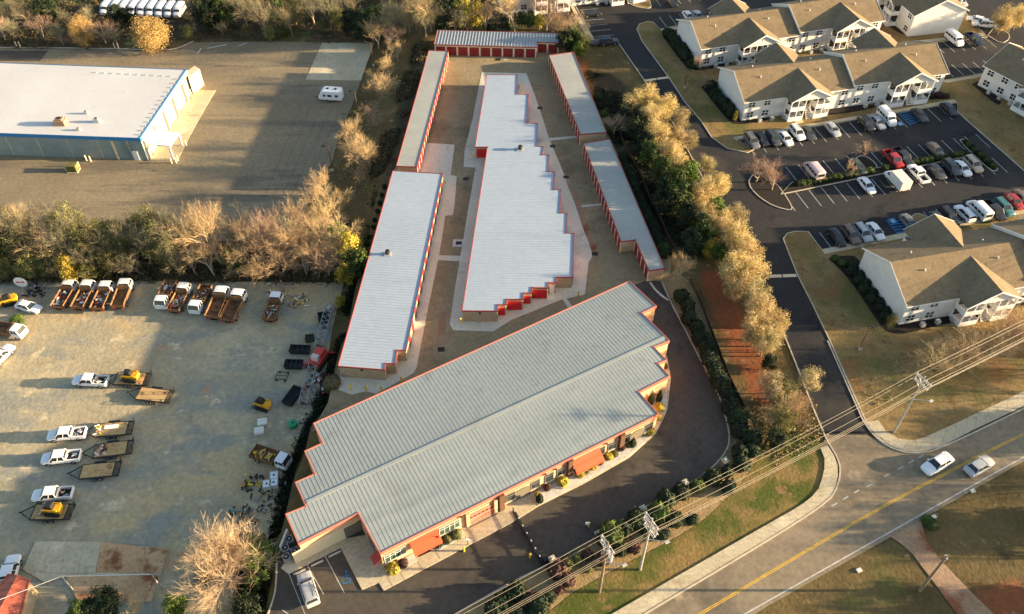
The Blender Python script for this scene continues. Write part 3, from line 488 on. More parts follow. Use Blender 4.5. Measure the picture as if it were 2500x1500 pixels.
class Bld:
    """building on a polygon footprint (world xy), roof height given by zf(x, y)"""
    def __init__(s, name, label, cat, ps, zf, z0, wall, roof, trim, fas=.35, split=None, group=None, wall_of=None, over=.12):
        if poly_area(ps) < 0: ps = list(reversed(ps))
        s.ps = [(p[0], p[1]) for p in ps]; s.zf = zf; s.z0 = z0
        cx = sum(p[0] for p in s.ps)/len(s.ps); cy = sum(p[1] for p in s.ps)/len(s.ps); s.o = Vector((cx, cy, z0))
        s.e = thing(name, label, cat, s.o, 0, group)
        n = len(s.ps)
        if split:                                                     # insert vertices where edges cross the ridge
            q = []; (ox, oy), (dx, dy) = split; nx, ny = -dy, dx
            for i in range(n):
                a, b = s.ps[i], s.ps[(i+1) % n]; q.append(a); da = (a[0]-ox)*nx+(a[1]-oy)*ny; db = (b[0]-ox)*nx+(b[1]-oy)*ny
                if (da > .01) != (db > .01) and abs(da) > .05 and abs(db) > .05: f = da/(da-db); q.append((a[0]+(b[0]-a[0])*f, a[1]+(b[1]-a[1])*f))
            full = q
        else: full = s.ps
        m = len(full); b = MB()
        for i in range(m):
            a, c = full[i], full[(i+1) % m]; b.add([(a[0], a[1], z0-.3), (c[0], c[1], z0-.3), (c[0], c[1], zf(*c)-.02), (a[0], a[1], zf(*a)-.02)], [(0, 1, 2, 3)])
        b.moved(-s.o).build('wall', wall, s.e)
        # roof sheet, cut along the ridge
        bm = bmesh.new(); vs = [bm.verts.new((x, y, 0)) for x, y in full]; bm.faces.new(vs); bm.normal_update(); bmesh.ops.triangulate(bm, faces=bm.faces)
        if split: bmesh.ops.bisect_plane(bm, geom=bm.verts[:]+bm.edges[:]+bm.faces[:], plane_co=(*split[0], 0), plane_no=(-split[1][1], split[1][0], 0))
        for v in bm.verts: v.co.z = zf(v.co.x, v.co.y); v.co -= s.o
        me = bpy.data.meshes.new('roof'); bm.normal_update(); bm.to_mesh(me); bm.free(); me.materials.append(MATS[roof]); s.roof = link('roof', me, s.e)
        b = MB()
        for i in range(m):
            a, c = Vector((*full[i], zf(*full[i]))), Vector((*full[(i+1) % m], zf(*full[(i+1) % m]))); d = Vector((c.x-a.x, c.y-a.y, 0)).normalized(); nn = Vector((d.y, -d.x, 0)); ex = d*over
            lo = nn*.004-ex*0; o1 = nn*over
            pts = [a-ex+lo, c+ex+lo, c+ex+o1, a-ex+o1]; up = Vector((0, 0, .1)); dn = Vector((0, 0, -fas))
            b.add([p+dn for p in pts]+[p+up for p in pts], [(3,2,1,0),(4,5,6,7),(0,1,5,4),(1,2,6,5),(2,3,7,6),(3,0,4,7)])
        b.moved(-s.o).build('fascia', trim, s.e, fix=True)
    def edge(s, i): return Vector((*s.ps[i], 0)), Vector((*s.ps[(i+1) % len(s.ps)], 0))
    def near_edge(s, p, q):
        """edge whose midpoint lies nearest the midpoint of p q"""
        mid = (Vector((p[0], p[1], 0))+Vector((q[0], q[1], 0)))/2; best = None
        for i in range(len(s.ps)):
            a, b = s.edge(i); d = (b-a); t = max(0, min(1, (mid-a).dot(d)/d.length_squared)); k = ((a+d*t)-mid).length
            if best is None or k < best[0]: best = (k, i)
        return best[1]
    def place(s, i, t, z, off=.02):
        a, b = s.edge(i); d = (b-a).normalized(); n = Vector((d.y, -d.x, 0)); p = a.lerp(b, t)+n*off; return Vector((p.x, p.y, z))-s.o, math.atan2(d.y, d.x)
    def door(s, i, t, wd, ht, m='door_red', name='roll_door', z=None, off=.02):
        p, r = s.place(i, t, s.z0 if z is None else z, off); o = link(name, door_mesh(), s.e, p, (0, 0, r)); o.scale = (wd, 1, ht)
        o.material_slots[0].link = 'OBJECT'; o.material_slots[0].material = MATS[m]; return o
    def panel(s, i, t, wd, z0, z1, dep, m, name, off=.02):
        p, r = s.place(i, t, 0, off); return MB().box(-wd/2, wd/2, -dep, .0, z0, z1).build(name, m, s.e, (p.x, p.y, 0), (0, 0, r))
    def doors(s, i, n, fw, ht, m='door_red', t0=0., t1=1., pil='cream'):
        a, b = s.edge(i); L = (b-a).length*(t1-t0); wd = L/n
        for k in range(n): s.door(i, t0+(k+.5)/n*(t1-t0), wd*fw, ht, m)
        if pil:
            for k in range(n+1):
                t = min(max(t0+k/n*(t1-t0), t0+.15/(b-a).length), t1-.15/(b-a).length); s.panel(i, t, wd*(1-fw)*.55, 0, ht+.15, .09, pil, 'pilaster')
    def ribs(s, o, d, sp, hgt=.06, wd=.09, ridge=None, m='roof_white', separate=False, name='roof_ribs', n=None):
        """standing seams running along d, spaced sp apart"""
        nrm = (-d[1], d[0]); ts = [(p[0]-o[0])*nrm[0]+(p[1]-o[1])*nrm[1] for p in s.ps]; k = math.ceil(min(ts)/sp); b = MB()
        while k*sp < max(ts):
            oo = (o[0]+nrm[0]*k*sp, o[1]+nrm[1]*k*sp); k += 1
            for t0, t1 in clip_line(s.ps, oo, d):
                cuts = [t0+.1, t1-.1]
                if ridge is not None:
                    (rx, ry), (ex, ey) = ridge; den = d[0]*-ey+d[1]*ex
                    if abs(den) > 1e-6:
                        tr = ((rx-oo[0])*-ey+(ry-oo[1])*ex)/den
                        if t0+.3 < tr < t1-.3: cuts = [t0+.1, tr, t1-.1]
                for a, c in zip(cuts[:-1], cuts[1:]):
                    pa = (oo[0]+d[0]*a, oo[1]+d[1]*a); pc = (oo[0]+d[0]*c, oo[1]+d[1]*c); b.bar((*pa, s.zf(*pa)+hgt*.4), (*pc, s.zf(*pc)+hgt*.4), wd, hgt)
                if separate: b.moved(-s.o).build('roof_seam', m, s.roof); b = MB()
        if not separate and b.v: struct(b.moved(-s.o).build(name, m, s.roof), 'stuff')

# ---- the big front building
ME, MR = 3.9, 4.7
lx = [(420, 100), (488, 248), (358, 308), (435, 478), (292, 540), (372, 715), (225, 775), (312, 975), (745, 755), (900, 1035)]
rx = [(912, 1362), (1133, 1248), (1050, 1160), (1110, 1135), (1020, 1045), (1133, 1000), (935, 790), (1040, 740), (850, 552)]
mp = KL(1, 2, lx, ME+.3)+[K(2, 2, 1055, 35, ME+.2)]+KL(2, 1, rx, ME+.3)
fd = (mp[10]-mp[9]).normalized(); fn = Vector((fd.y, -fd.x, 0))
ra = K(1, 2, 640, 525, MR); rb = K(2, 1, 1020, 1020, MR); rm = (ra+rb)/2; RDG = ((rm.x, rm.y), (fd.x, fd.y))
def mz(x, y): return MR-abs((x-rm.x)*-fd.y+(y-rm.y)*fd.x)*(MR-ME)/15.5
main = Bld('office_building', 'large stepped metal-roofed office building with orange awnings facing the road', 'building', mp, mz, 0, 'stucco_front', 'roof_metal', 'coral_trim', .5, RDG)
main.ribs((rm.x, rm.y), (fn.x, fn.y), .58, .022, .07, RDG, 'roof_metal', True)
b = MB(); a0, b0 = clip_line(main.ps, RDG[0], RDG[1])[0]; pa = rm+fd*(a0+.2); pb = rm+fd*(b0-.2); b.bar((pa.x, pa.y, MR+.06), (pb.x, pb.y, MR+.06), .5, .06); b.moved(-main.o).build('ridge_cap', 'roof_metal', main.roof)
FE = main.near_edge(mp[9], mp[10]); ea, eb = main.edge(FE); fl = (eb-ea).length
px0, py0 = 1/2.968*900+625, 1/2.968*1035+1000; px1, py1 = 1055/2.968+1250, 35/2.968+1000
def ft(u):                                                            # place along the front wall seen at column u
    v = py0+(py1-py0)*(u-px0)/(px1-px0); p = P(u, v, ME+.1); t = (Vector((p.x, p.y, 0))-ea).dot(eb-ea)/fl**2; return t if (ea-mp[9].to_2d().to_3d()).length < 2 else t
def window(bl, i, t, wd, z0, z1, panes, gm='glass', fm='trim_white', name='window'):
    f = bl.panel(i, t, wd, z0, z1, .06, gm, name); b = MB(); h = z1-z0
    for k in range(panes+1): x = -wd/2+wd*k/panes; b.box(x-.028, x+.028, -.10, -.061, z0-.03, z1+.03)
    for z in (z0, z0+h*.72, z1): b.box(-wd/2, wd/2, -.095, -.062, z-.03, z+.03)
    b.build('window_frame', fm, f); MB().box(-wd/2-.1, wd/2+.1, -.18, -.0, z0-.16, z0-.05).build('window_sill', 'cream', f); return f
for u, wd, g, n in ((960, 3.0, 'glass_green', 4), (1094, 3.0, 'glass_green', 4), (1246, 1.35, 'glass', 1), (1307, 1.35, 'glass', 1), (1341, 1.35, 'glass', 1), (1371, 1.35, 'glass', 1), (1469, 1.3, 'glass', 1), (1496, 1.3, 'glass', 1), (1532, 1.3, 'glass', 1), (1587, 1.3, 'glass', 1)):
    window(main, FE, ft(u), wd, 1.0, 2.75, n, g, 'trim_white' if n > 1 else 'grey_metal')
gd = main.door(FE, ft(1172), 5.0, 2.5, 'door_pink', 'garage_door'); gp, gr = main.place(FE, ft(1172), 0, .1)
for k in range(8): MB().box(-.2, .2, -.02, 0, 1.55, 1.85).build('door_pane', 'dark', main.e, (*(gp+Vector((math.cos(gr), math.sin(gr), 0))*(-2.1+k*.6)).xy, 0), (0, 0, gr))
main.panel(FE, ft(1138), .5, 0, 3.3, .35, 'stucco_front', 'pier'); main.panel(FE, ft(1207), .5, 0, 3.3, .35, 'stucco_front', 'pier')
for u in (1221, 1390, 1517.5): main.panel(FE, ft(u), .8, 0, 3.9, .5, 'brown_col', 'column')
for u, wd in ((1274, 2.6), (1561, 2.6)):
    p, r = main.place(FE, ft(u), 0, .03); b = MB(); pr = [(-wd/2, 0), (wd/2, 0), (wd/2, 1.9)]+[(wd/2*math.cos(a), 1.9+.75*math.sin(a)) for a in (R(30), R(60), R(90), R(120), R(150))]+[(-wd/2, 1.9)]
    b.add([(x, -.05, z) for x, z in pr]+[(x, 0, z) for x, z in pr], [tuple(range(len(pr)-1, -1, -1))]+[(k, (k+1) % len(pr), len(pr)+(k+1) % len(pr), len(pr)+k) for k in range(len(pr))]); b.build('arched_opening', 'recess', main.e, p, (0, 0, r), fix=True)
def awning(bl, i, t, wd, z0, z1, out, m):
    p, r = bl.place(i, t, 0, .02); b = MB(); th = .06
    b.add([(-wd/2, 0, z1), (wd/2, 0, z1), (wd/2, -out, z0), (-wd/2, -out, z0), (-wd/2, 0, z1-th), (wd/2, 0, z1-th), (wd/2, -out, z0-th), (-wd/2, -out, z0-th)], [(3,2,1,0),(4,5,6,7),(0,1,5,4),(1,2,6,5),(2,3,7,6),(3,0,4,7)])
    b.box(-wd/2, wd/2, -out-.02, -out+.01, z0-.35, z0-.002); o = b.build('awning', m, bl.e, p, (0, 0, r), fix=True)
    f = MB()
    for x in (-wd/2+.1, wd/2-.1): f.tube((x, 0, z0-.05), (x, -out+.05, z0-.08), .03); f.tube((x, 0, z1-.1), (x, -out+.05, z0-.1), .03)
    f.build('awning_frame', 'black_metal', o)
awning(main, FE, ft(1031), 4.0, 2.1, 3.1, 1.5, 'awning'); awning(main, FE, ft(1430), 4.6, 1.9, 3.0, 1.5, 'awning')
wi = main.near_edge(mp[8], mp[9]); awning(main, wi, .93, 1.4, 2.2, 2.9, 1.1, 'awning_dark')
main.panel(FE, ft(1028), 1.9, .15, 2.2, .05, 'glass', 'entrance_door')
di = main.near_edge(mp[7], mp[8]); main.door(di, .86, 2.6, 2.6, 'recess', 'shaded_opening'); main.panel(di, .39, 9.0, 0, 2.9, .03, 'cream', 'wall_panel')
main.panel(wi, .5, 2.4, .05, 2.3, .05, 'glass', 'side_door')
# coloured band below the eaves of the front
main.panel(FE, .5, fl-.6, 3.0, 3.22, .05, 'coral_trim', 'wall_band', .004)
for i in range(len(main.ps)): pass
for u in (1122, 1330, 1355, 1480): p, r = main.place(FE, ft(u), 3.35, .1); MB().box(-.12, .12, -.16, 0, -.15, .15).build('wall_light', 'black_metal', main.e, p, (0, 0, r))

# ---- storage blocks
def flat(z, sl=0., d=(1, 0), o=(0, 0)): return lambda x, y: z+((x-o[0])*d[0]+(y-o[1])*d[1])*sl
SH = 2.65
def vent(bl, p, sz=.55, hh=.9, lab=None):
    b = MB(); z = bl.zf(p.x, p.y); b.box(-sz, sz, -sz, sz, 0, .12); b.build('vent_curb', 'galv', bl.roof, (p.x-bl.o.x, p.y-bl.o.y, z-bl.o.z))
    b = MB(); b.tube((0, 0, .1), (0, 0, hh*.6), sz*.55, n=10); b.tube((0, 0, hh*.6), (0, 0, hh), sz*.85, sz*.7, n=10); b.build('roof_vent', 'black_metal', bl.roof, (p.x-bl.o.x, p.y-bl.o.y, z-bl.o.z))
b2 = KL(1, 1, [(598, 1170), (930, 1195), (935, 1150), (1008, 1148), (1020, 1055), (1085, 1055)], SH)+KL(1, 0, [(1352, 1262), (995, 1240)], SH)
B2 = Bld('west_storage_block', 'long white-roofed storage block with red trim nearest the gravel yard', 'storage block', b2, flat(SH), 0, 'stucco_tan', 'roof_white', 'red_trim', .15)
d2 = (Vector(b2[1])-Vector(b2[0])).normalized(); B2.ribs((b2[0].x, b2[0].y), (d2.x, d2.y), .62, .022, .05, None, 'roof_white'); vent(B2, K(1, 1, 955, 360, SH))
ei = B2.near_edge(b2[5], b2[6]); B2.doors(ei, 14, .42, 2.1, 'door_red', .04, .98, None)
for u in (770,): i = B2.near_edge(b2[0], b2[1]); p, r = B2.place(i, .5, 2.0, .05); MB().box(-.15, .15, -.15, 0, 0, .3).build('wall_light', 'black_metal', B2.e, p, (0, 0, r))
tl = KL(1, 0, [(1020, 1205), (1165, 1210), (1185, 1190), (1390, 375), (1255, 370)], SH); tl = [tl[0], tl[1], tl[3], tl[4]]
TLb = Bld('northwest_storage_row', 'narrow grey-roofed storage row with red doors beside the wooded strip', 'storage row', tl, flat(SH), 0, 'stucco_tan', 'roof_thin', 'red_trim', .15)
d3 = (tl[1]-tl[0]).normalized(); TLb.ribs((tl[0].x, tl[0].y), (d3.x, d3.y), .8, .02, .05, None, 'roof_thin'); TLb.doors(TLb.near_edge(tl[1], tl[2]), 20, .8, 2.2)
tn = [P(1040+135/6.511, 50+385/6.511, SH), P(1040+1755/6.511, 50+430/6.511, SH), P(1040+1760/6.511, 50+345/6.511, SH), P(1040+2110/6.511, 50+360/6.511, SH), P(1040+2118/6.511, 50+205/6.511, SH+.1), P(1040+185/6.511, 50+155/6.511, SH+.1)]
TN = Bld('north_storage_row', 'storage row with ribbed roof and red doors closing the north end', 'storage row', tn, flat(SH), 0, 'cream', 'roof_thin', 'red_trim', .14)
dn = (tn[5]-tn[0]).normalized(); TN.ribs((tn[0].x, tn[0].y), (dn.x, dn.y), .72, .10, .2, None, 'roof_white', True); TN.doors(TN.near_edge(tn[0], tn[1]), 9, .82, 2.2); TN.doors(TN.near_edge(tn[2], tn[3]), 2, .82, 2.2)
cb = [(1175/1, 0)]
cc = KL(1, 1, [(1497, 765), (1745, 768), (1748, 722), (1812, 720), (1815, 680)], SH)
cpt = KL(1, 1, [(1497, 768), (1747, 770), (1750, 725), (1810, 722), (1815, 686)], SH)+KL(2, 1, [(78, 683), (82, 640), (140, 638), (143, 600), (258, 602), (262, 565), (320, 563), (322, 525), (438, 525), (448, 212), (393, 208), (398, 66), (345, 62)], SH)+KL(2, 0, [(355, 1380), (300, 1378), (308, 1250), (262, 1248), (268, 1128), (218, 1125), (228, 1068), (180, 1062), (185, 898), (105, 895), (118, 688), (35, 685), (40, 545)], SH)+KL(1, 0, [(1675, 545), (1590, 1066), (1678, 1068)], SH)
# drop the door-recess stub on the west side: the wall steps in by one bay
cpt[-1] = K(1, 0, 1680, 1066, SH)
cpt2 = []
for p in cpt:
    if not cpt2 or (p-cpt2[-1]).length > .25: cpt2.append(p)
CB = Bld('central_storage_block', 'stepped white-roofed storage block in the middle of the storage yard', 'storage block', cpt2, flat(SH), 0, 'stucco_tan', 'roof_white', 'red_trim', .15)
CB.ribs((cpt2[0].x, cpt2[0].y), (1, .01), .62, .022, .05, None, 'roof_white'); vent(CB, K(2, 0, 60, 1085, SH), .6)
def cdoor(c, r, a, b, wf, ht, m, nm='roll_door'):
    pa, pb = K(c, r, *a, SH), K(c, r, *b, SH); i = CB.near_edge(pa, pb); e0, e1 = CB.edge(i); CB.door(i, .5, (e1-e0).length*wf, ht, m, nm)
cdoor(1, 1, (1750, 725), (1810, 722), .75, 1.9, 'door_bright'); cdoor(2, 1, (0, 685), (78, 683), .85, 2.1, 'door_bright'); cdoor(2, 1, (82, 640), (140, 638), .72, 1.9, 'door_bright'); cdoor(2, 1, (143, 600), (258, 602), .9, 2.1, 'door_bright'); cdoor(2, 1, (262, 565), (320, 563), .6, 2.0, 'trim_white', 'service_door'); cdoor(1, 0, (1590, 1066), (1678, 1068), .82, 2.1, 'door_bright')
i = CB.near_edge(cpt2[0], cpt2[1]); p, r = CB.place(i, .5, 2.0, .05); MB().box(-.15, .15, -.15, 0, 0, .3).build('wall_light', 'black_metal', CB.e, p, (0, 0, r))
for a, b_, n in ((cpt2[12], cpt2[13], 3), ): pass
for i in range(len(CB.ps)):                                          # doors on the stepped east side
    a, b_ = CB.edge(i); d = (b_-a)
    if d.normalized().y > .9 and d.length > 4: CB.doors(i, max(1, int(d.length/3.4)), .75, 2.1, 'door_red', 0, 1, None)
e1 = KL(2, 0, [(270, 405), (445, 380), (683, 960), (497, 975)], SH)
E1 = Bld('northeast_storage_row', 'narrow storage row with pale roof north-east of the central block', 'storage row', e1, flat(SH), 0, 'stucco_tan', 'roof_thin', 'red_trim', .14)
d4 = (e1[1]-e1[0]).normalized(); E1.ribs((e1[0].x, e1[0].y), (d4.x, d4.y), .8, .02, .05, None, 'roof_thin'); E1.doors(E1.near_edge(e1[3], e1[0]), 15, .72, 2.2)
e2 = KL(2, 0, [(520, 1042), (708, 1012)], SH)+KL(2, 1, [(1103, 462), (995, 478), (895, 255), (793, 268)], SH)
E2 = Bld('southeast_storage_row', 'narrow storage row with a notched south end beside the dark hedge', 'storage row', e2, flat(SH), 0, 'stucco_tan', 'roof_thin', 'red_trim', .14)
d5 = (e2[1]-e2[0]).normalized(); E2.ribs((e2[0].x, e2[0].y), (d5.x, d5.y), .8, .02, .05, None, 'roof_thin'); E2.doors(E2.near_edge(e2[5], e2[0]), 15, .74, 2.2); E2.doors(E2.near_edge(e2[3], e2[4]), 4, .76, 2.2)

# ---- warehouse on the lower lot
WH = ZL+5.5
wp = KL(0, 0, [(-900, 935), (1012, 1003), (1348, 508), (-900, 425)], WH)
WB = Bld('warehouse', 'big teal-walled warehouse with white roof and blue edge trim', 'warehouse', wp, flat(WH), ZL, 'teal_wall', 'roof_membrane', 'blue_trim', .7)
wi = WB.near_edge(wp[1], wp[2])
for k, t in enumerate((.13, .33, .53, .73)):
    WB.panel(wi, t+.02, 2.9, ZL+.2-ZL, 4.3, .06, 'white_paint', 'bay_door')
for t in (.03, .235, .435, .635, .85): WB.panel(wi, t, .55, 0, 4.9, .5, 'cream', 'pilaster')
WB.panel(wi, .5, (wp[2]-wp[1]).length-.4, 4.7, 5.45, .22, 'trim_white', 'parapet_band', .13)
si = WB.near_edge(wp[0], wp[1]); sl_ = (wp[1]-wp[0]).length
for d, wd, m, nm in ((6.2, .5, 'cream', 'downpipe'), (2.2, 1.1, 'white_paint', 'service_door')): WB.panel(si, 1-d/sl_, wd, 0, 4.6 if m == 'cream' else 2.2, .15, m, nm)
for k in range(6): WB.panel(si, 1-(3+k*6.4)/sl_, .08, 0, 4.7, .03, 'cream', 'panel_joint')
# loading canopy at the corner
cq = KL(0, 0, [(1040, 1045), (1235, 1062), (1300, 965), (1110, 945)], ZL+3.3); b = MB(); b.prism([(p.x, p.y) for p in cq], ZL+3.15, ZL+3.4); b.moved(-WB.o).build('canopy', 'white_paint', WB.e)
for p in (cq[1], cq[2]): MB().box(-.15, .15, -.15, .15, 0, 3.16).build('canopy_post', 'white_paint', WB.e, (p.x-.3-WB.o.x, p.y-WB.o.y, 0))
# small hut at the back corner
hq = KL(0, 0, [(1348, 512), (1358, 560), (1410, 480), (1400, 470)], WH)
cq = KL(0, 0, [(1350, 520), (1365, 565), (1445, 500), (1410, 478)], ZL+4.2); b = MB(); b.prism([(p.x, p.y) for p in cq], ZL, ZL+4.2); b.moved(-WB.o).build('stair_tower', 'cream', WB.e)
def roof_unit(px, sz, h, m='galv', nm='roof_unit'):
    p = K(0, 0, *px, WH); q = Vector((p.x, p.y, WH))-WB.o; b = MB(); b.box(-sz, sz, -sz*.8, sz*.8, .01, h*.8); b.box(-sz*.7, sz*.7, -sz*.6, sz*.6, h*.8, h); u = b.build(nm, m, WB.roof, q); MB().tube((0, 0, h), (0, 0, h+.12), sz*.4, n=10).build('fan_guard', 'black_metal', u)
roof_unit((445, 900), 1.1, 1.4, 'stone_brick'); roof_unit((705, 885), .6, .9); roof_unit((625, 825), .4, .6); roof_unit((570, 945), .4, .5)
for k in range(14): p = K(0, 0, 1275-k*21, 575+k*31, WH); MB().box(-.3, .3, -.15, .15, .005, .12).build('roof_pad', 'galv', WB.roof, Vector((p.x, p.y, WH))-WB.o)
for k in range(10): p = K(0, 0, 690+k*60, 528+k*3, WH); MB().box(-.3, .3, -.15, .15, .005, .12).build('roof_pad', 'galv', WB.roof, Vector((p.x, p.y, WH))-WB.o)

# ---- red-roofed shed, bottom left
sp = KL(0, 2, [(-160, 1484), (60, 1200), (210, 1240), (130, 1530)], ZL+3)
sm_ = ((sp[1].x+sp[2].x)/2, (sp[1].y+sp[2].y)/2); sd = ((sp[0]+sp[3])/2-(sp[1]+sp[2])/2).normalized()
SB = Bld('shed', 'long shed with orange-red metal roof at the yard corner', 'shed', sp, lambda x, y: ZL+3.5-abs((x-sm_[0])*-sd.y+(y-sm_[1])*sd.x)*.3, ZL, 'stucco_tan', 'orange_roof', 'orange_roof', .15, (sm_, (sd.x, sd.y)))
SB.ribs(sm_, (-sd.y, sd.x), .9, .05, .07, (sm_, (sd.x, sd.y)), 'orange_roof', True)

# ------------------------------------------------------------------ apartments
PANE = None
def apartment(name_lab, o, ang, L, D=13.6, he=4.9, hr=8.0, porches=((.30, 9.2), (.81, 9.2)), split=.53, back=True, flipback=False, step=.7, z=.1):
    e = thing('apartment_block', name_lab, 'apartments', (o.x, o.y, z), ang, 'apartment blocks'); ov = .45
    xs = [0, L*split, L]; dz = (0, step)
    for k in (0, 1):
        x0, x1 = xs[k], xs[k+1]; h, r = he+dz[k], hr+dz[k]; b = MB()
        pr = [(0, 0), (D, 0), (D, h), (D/2, r-.12), (0, h)]
        b.add([(x0, y, q) for y, q in pr]+[(x1, y, q) for y, q in pr], [(0,1,2,3,4)[::-1], (5,6,7,8,9)]+[(i, (i+1) % 5, 5+(i+1) % 5, 5+i) for i in range(5)]); b.build('wall', 'siding', e, fix=True)
        sl = (r-h)/(D/2); xa = x0-(ov if k == 0 else .1); xb = x1+(ov if k == 1 else 0)
        for sgn in (0, 1):
            ye, yr = (-ov, D/2) if sgn == 0 else (D+ov, D/2); ze = h-sl*ov; b = MB(); t = .12
            b.add([(xa, ye, ze), (xb, ye, ze), (xb, yr, r), (xa, yr, r), (xa, ye, ze+t), (xb, ye, ze+t), (xb, yr, r+t), (xa, yr, r+t)], [(0,1,2,3)[::-1], (4,5,6,7), (0,1,5,4), (1,2,6,5), (2,3,7,6), (3,0,4,7)])
            ro = b.build('roof', 'shingle', e, fix=True)
            b = MB(); b.bar((xa, ye-.02, ze+.02), (xb, ye-.02, ze+.02), .05, .2)
            for x in (xa-.03, xb+.03): b.bar((x, ye, ze+.06), (x, yr, r+.06), .05, .26)
            b.build('rake_board', 'trim_white', ro)
            for q in range(2):
                xv = x0+(x1-x0)*(.2+.55*q); yv = yr+(ye-yr)*.3; MB().tube((xv, yv, r-sl*abs(yv-yr)+.05), (xv, yv, r-sl*abs(yv-yr)+.5), .11, n=8).build('vent_pipe', 'white_paint', ro)
    def win(x, y, zc, back=False, wd=1.5, ht=1.35):
        sg = 1 if back else -1; a, c = sorted((y+sg*.005, y+sg*.04)); f = MB().box(x-wd/2, x+wd/2, a, c, zc-ht/2, zc+ht/2).build('window', 'glass', e)
        b = MB(); a, c = sorted((y+sg*.042, y+sg*.075))
        for q in (-wd/2, 0, wd/2): b.box(x+q-.05, x+q+.05, a, c, zc-ht/2-.05, zc+ht/2+.05)
        for q in (-ht/2, 0, ht/2): b.box(x-wd/2, x+wd/2, a+.003, c-.003, zc+q-.05, zc+q+.05)
        b.build('window_frame', 'trim_white', f)
    def porch(pc, wd, back=False):
        cx = L*pc; dzz = dz[0] if pc < split else dz[1]; h = he+dzz; out = 2.6
        def Y(y): return D-y if back else y                          # mirror to the rear elevation
        sl = 3.0/(wd/2+.3); zr = h+2.6; zl = h+.05; yb = (zr-h)/((hr-he)/(D/2)); hw = wd/2+.4
        # cross-gable roof
        for s in (-1, 1):
            b = MB(); t = .14; ye = -out-.4
            b.add([(cx+s*hw, Y(ye), zl-.1), (cx, Y(ye), zr), (cx, Y(yb), zr), (cx+s*hw, Y(.1), zl-.1)]+[(cx+s*hw, Y(ye), zl-.1+t), (cx, Y(ye), zr+t), (cx, Y(yb), zr+t), (cx+s*hw, Y(.1), zl-.1+t)], [(0,1,2,3), (4,5,6,7), (0,1,5,4), (1,2,6,5), (2,3,7,6), (3,0,4,7)]); ro = b.build('porch_roof', 'shingle', e, fix=True)
            MB().bar((cx+s*hw, Y(ye-.03), zl-.02), (cx, Y(ye-.03), zr+.06), .06, .28).build('rake_board', 'trim_white', ro)
        b = MB(); b.add([(cx-hw+.3, Y(-out), zl), (cx+hw-.3, Y(-out), zl), (cx, Y(-out), zr-.1), (cx-hw+.3, Y(-out+.15), zl), (cx+hw-.3, Y(-out+.15), zl), (cx, Y(-out+.15), zr-.1)], [(0,1,2), (3,4,5), (0,1,4,3), (1,2,5,4), (2,0,3,5)]); gb = b.build('gable', 'siding', e, fix=True)
        a, c = sorted((Y(-out-.05), Y(-out-.005))); MB().box(cx-.4, cx+.4, a, c, zr-1.55, zr-1.0).build('gable_vent', 'cream', gb)
        for s in (-1, 1):                                             # two stacked balconies either side of the stair
            xa, xb = sorted((cx+s*wd/2, cx+s*1.25)); b = MB(); y0, y1 = sorted((Y(-out), Y(0)))
            for zz in (0.02, 2.45+dzz*.5): MB().box(xa, xb, y0, y1, zz, zz+.22).build('balcony_floor', 'trim_white', e)
            yo, yi = Y(-out), Y(-out+.12)
            for x in (xa+.08, (xa+xb)/2, xb-.08): b.box(x-.08, x+.08, *sorted((Y(-out+.001), Y(-out+.16))), .22, h)
            b.box(xa+.0, xa+.16, *sorted((Y(-.17), Y(-.01))), .22, h); b.build('balcony_post', 'trim_white', e)
            for zz in (.24, 2.67+dzz*.5):
                r_ = MB(); r_.box(xa, xb, *sorted((Y(-out-.02), Y(-out+.04))), zz+.0, zz+.85); r_.box(xa-.02, xa+.04, y0, y1, zz, zz+.85); r_.box(xb-.04, xb+.02, y0, y1, zz, zz+.85); r_.build('railing', 'trim_white', e)
                a, c = sorted((Y(-.05), Y(-.01))); f = MB().box((xa+xb)/2-1.1, (xa+xb)/2+1.1, a, c, zz, zz+2.0).build('balcony_door', 'glass', e)
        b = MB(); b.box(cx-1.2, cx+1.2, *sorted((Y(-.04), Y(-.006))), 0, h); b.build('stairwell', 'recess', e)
        b = MB()
        for k in range(8): b.box(cx-.1, cx+1.1, *sorted((Y(-out+.2+k*.28), Y(-out+.2+k*.28+.3))), .02+k*.3, .12+k*.3)
        b.bar((cx-.1, Y(-out+.2), .1), (cx-.1, Y(-.2), 2.5), .08, .3); b.bar((cx+1.1, Y(-out+.2), .1), (cx+1.1, Y(-.2), 2.5), .08, .3); b.build('stair', 'trim_white', e)
    for bk in ((False, True) if back else (False,)):
        for pc, wd in porches: porch(pc, wd, bk)
        for k in (0, 1):
            x0, x1 = xs[k], xs[k+1]; pcx = L*porches[k][0]; hw = porches[k][1]/2+.6
            for x in (x0+1.7, x0+5.2, x0+8.4, x1-1.7, x1-5.2, x1-8.0):
                if abs(x-pcx) < hw+.6: continue
                for zc in (1.35, 3.85+dz[k]): win(x, D if bk else 0, zc, bk)
    for k in range(6):                                                # condensers on the ground beside the wall
        x = L*(.08+.06*(k % 3))+(L*split if k > 2 else 0); MB().box(-.35, .35, -.35, .35, 0, .75).build('air_conditioner', 'galv', e, (x, -1.1, .02))
    return e
def apt_at(front_l, front_r, he=4.9): a, b = K(*front_l, he), K(*front_r, he); return a, math.atan2(b.y-a.y, b.x-a.x), (b-a).length
o, an, L = apt_at((2, 0, 1692, 737), (3, 0, 1285, 548)); apartment('two-storey white apartment block directly north of the big car park', o, an, L)
ANG = an
o, an, L = apt_at((2, 0, 1378, 352), (3, 0, 825, 165)); apartment('two-storey white apartment block second from the car park, furthest north of the long pair', o, an, L)
o = K(3, 1, 1015, 727, 4.9); apartment('two-storey white apartment block south of the car park with dark hedge at its end', o, ANG, 46.2, porches=((.30, 9.2), (.81, 9.2)))
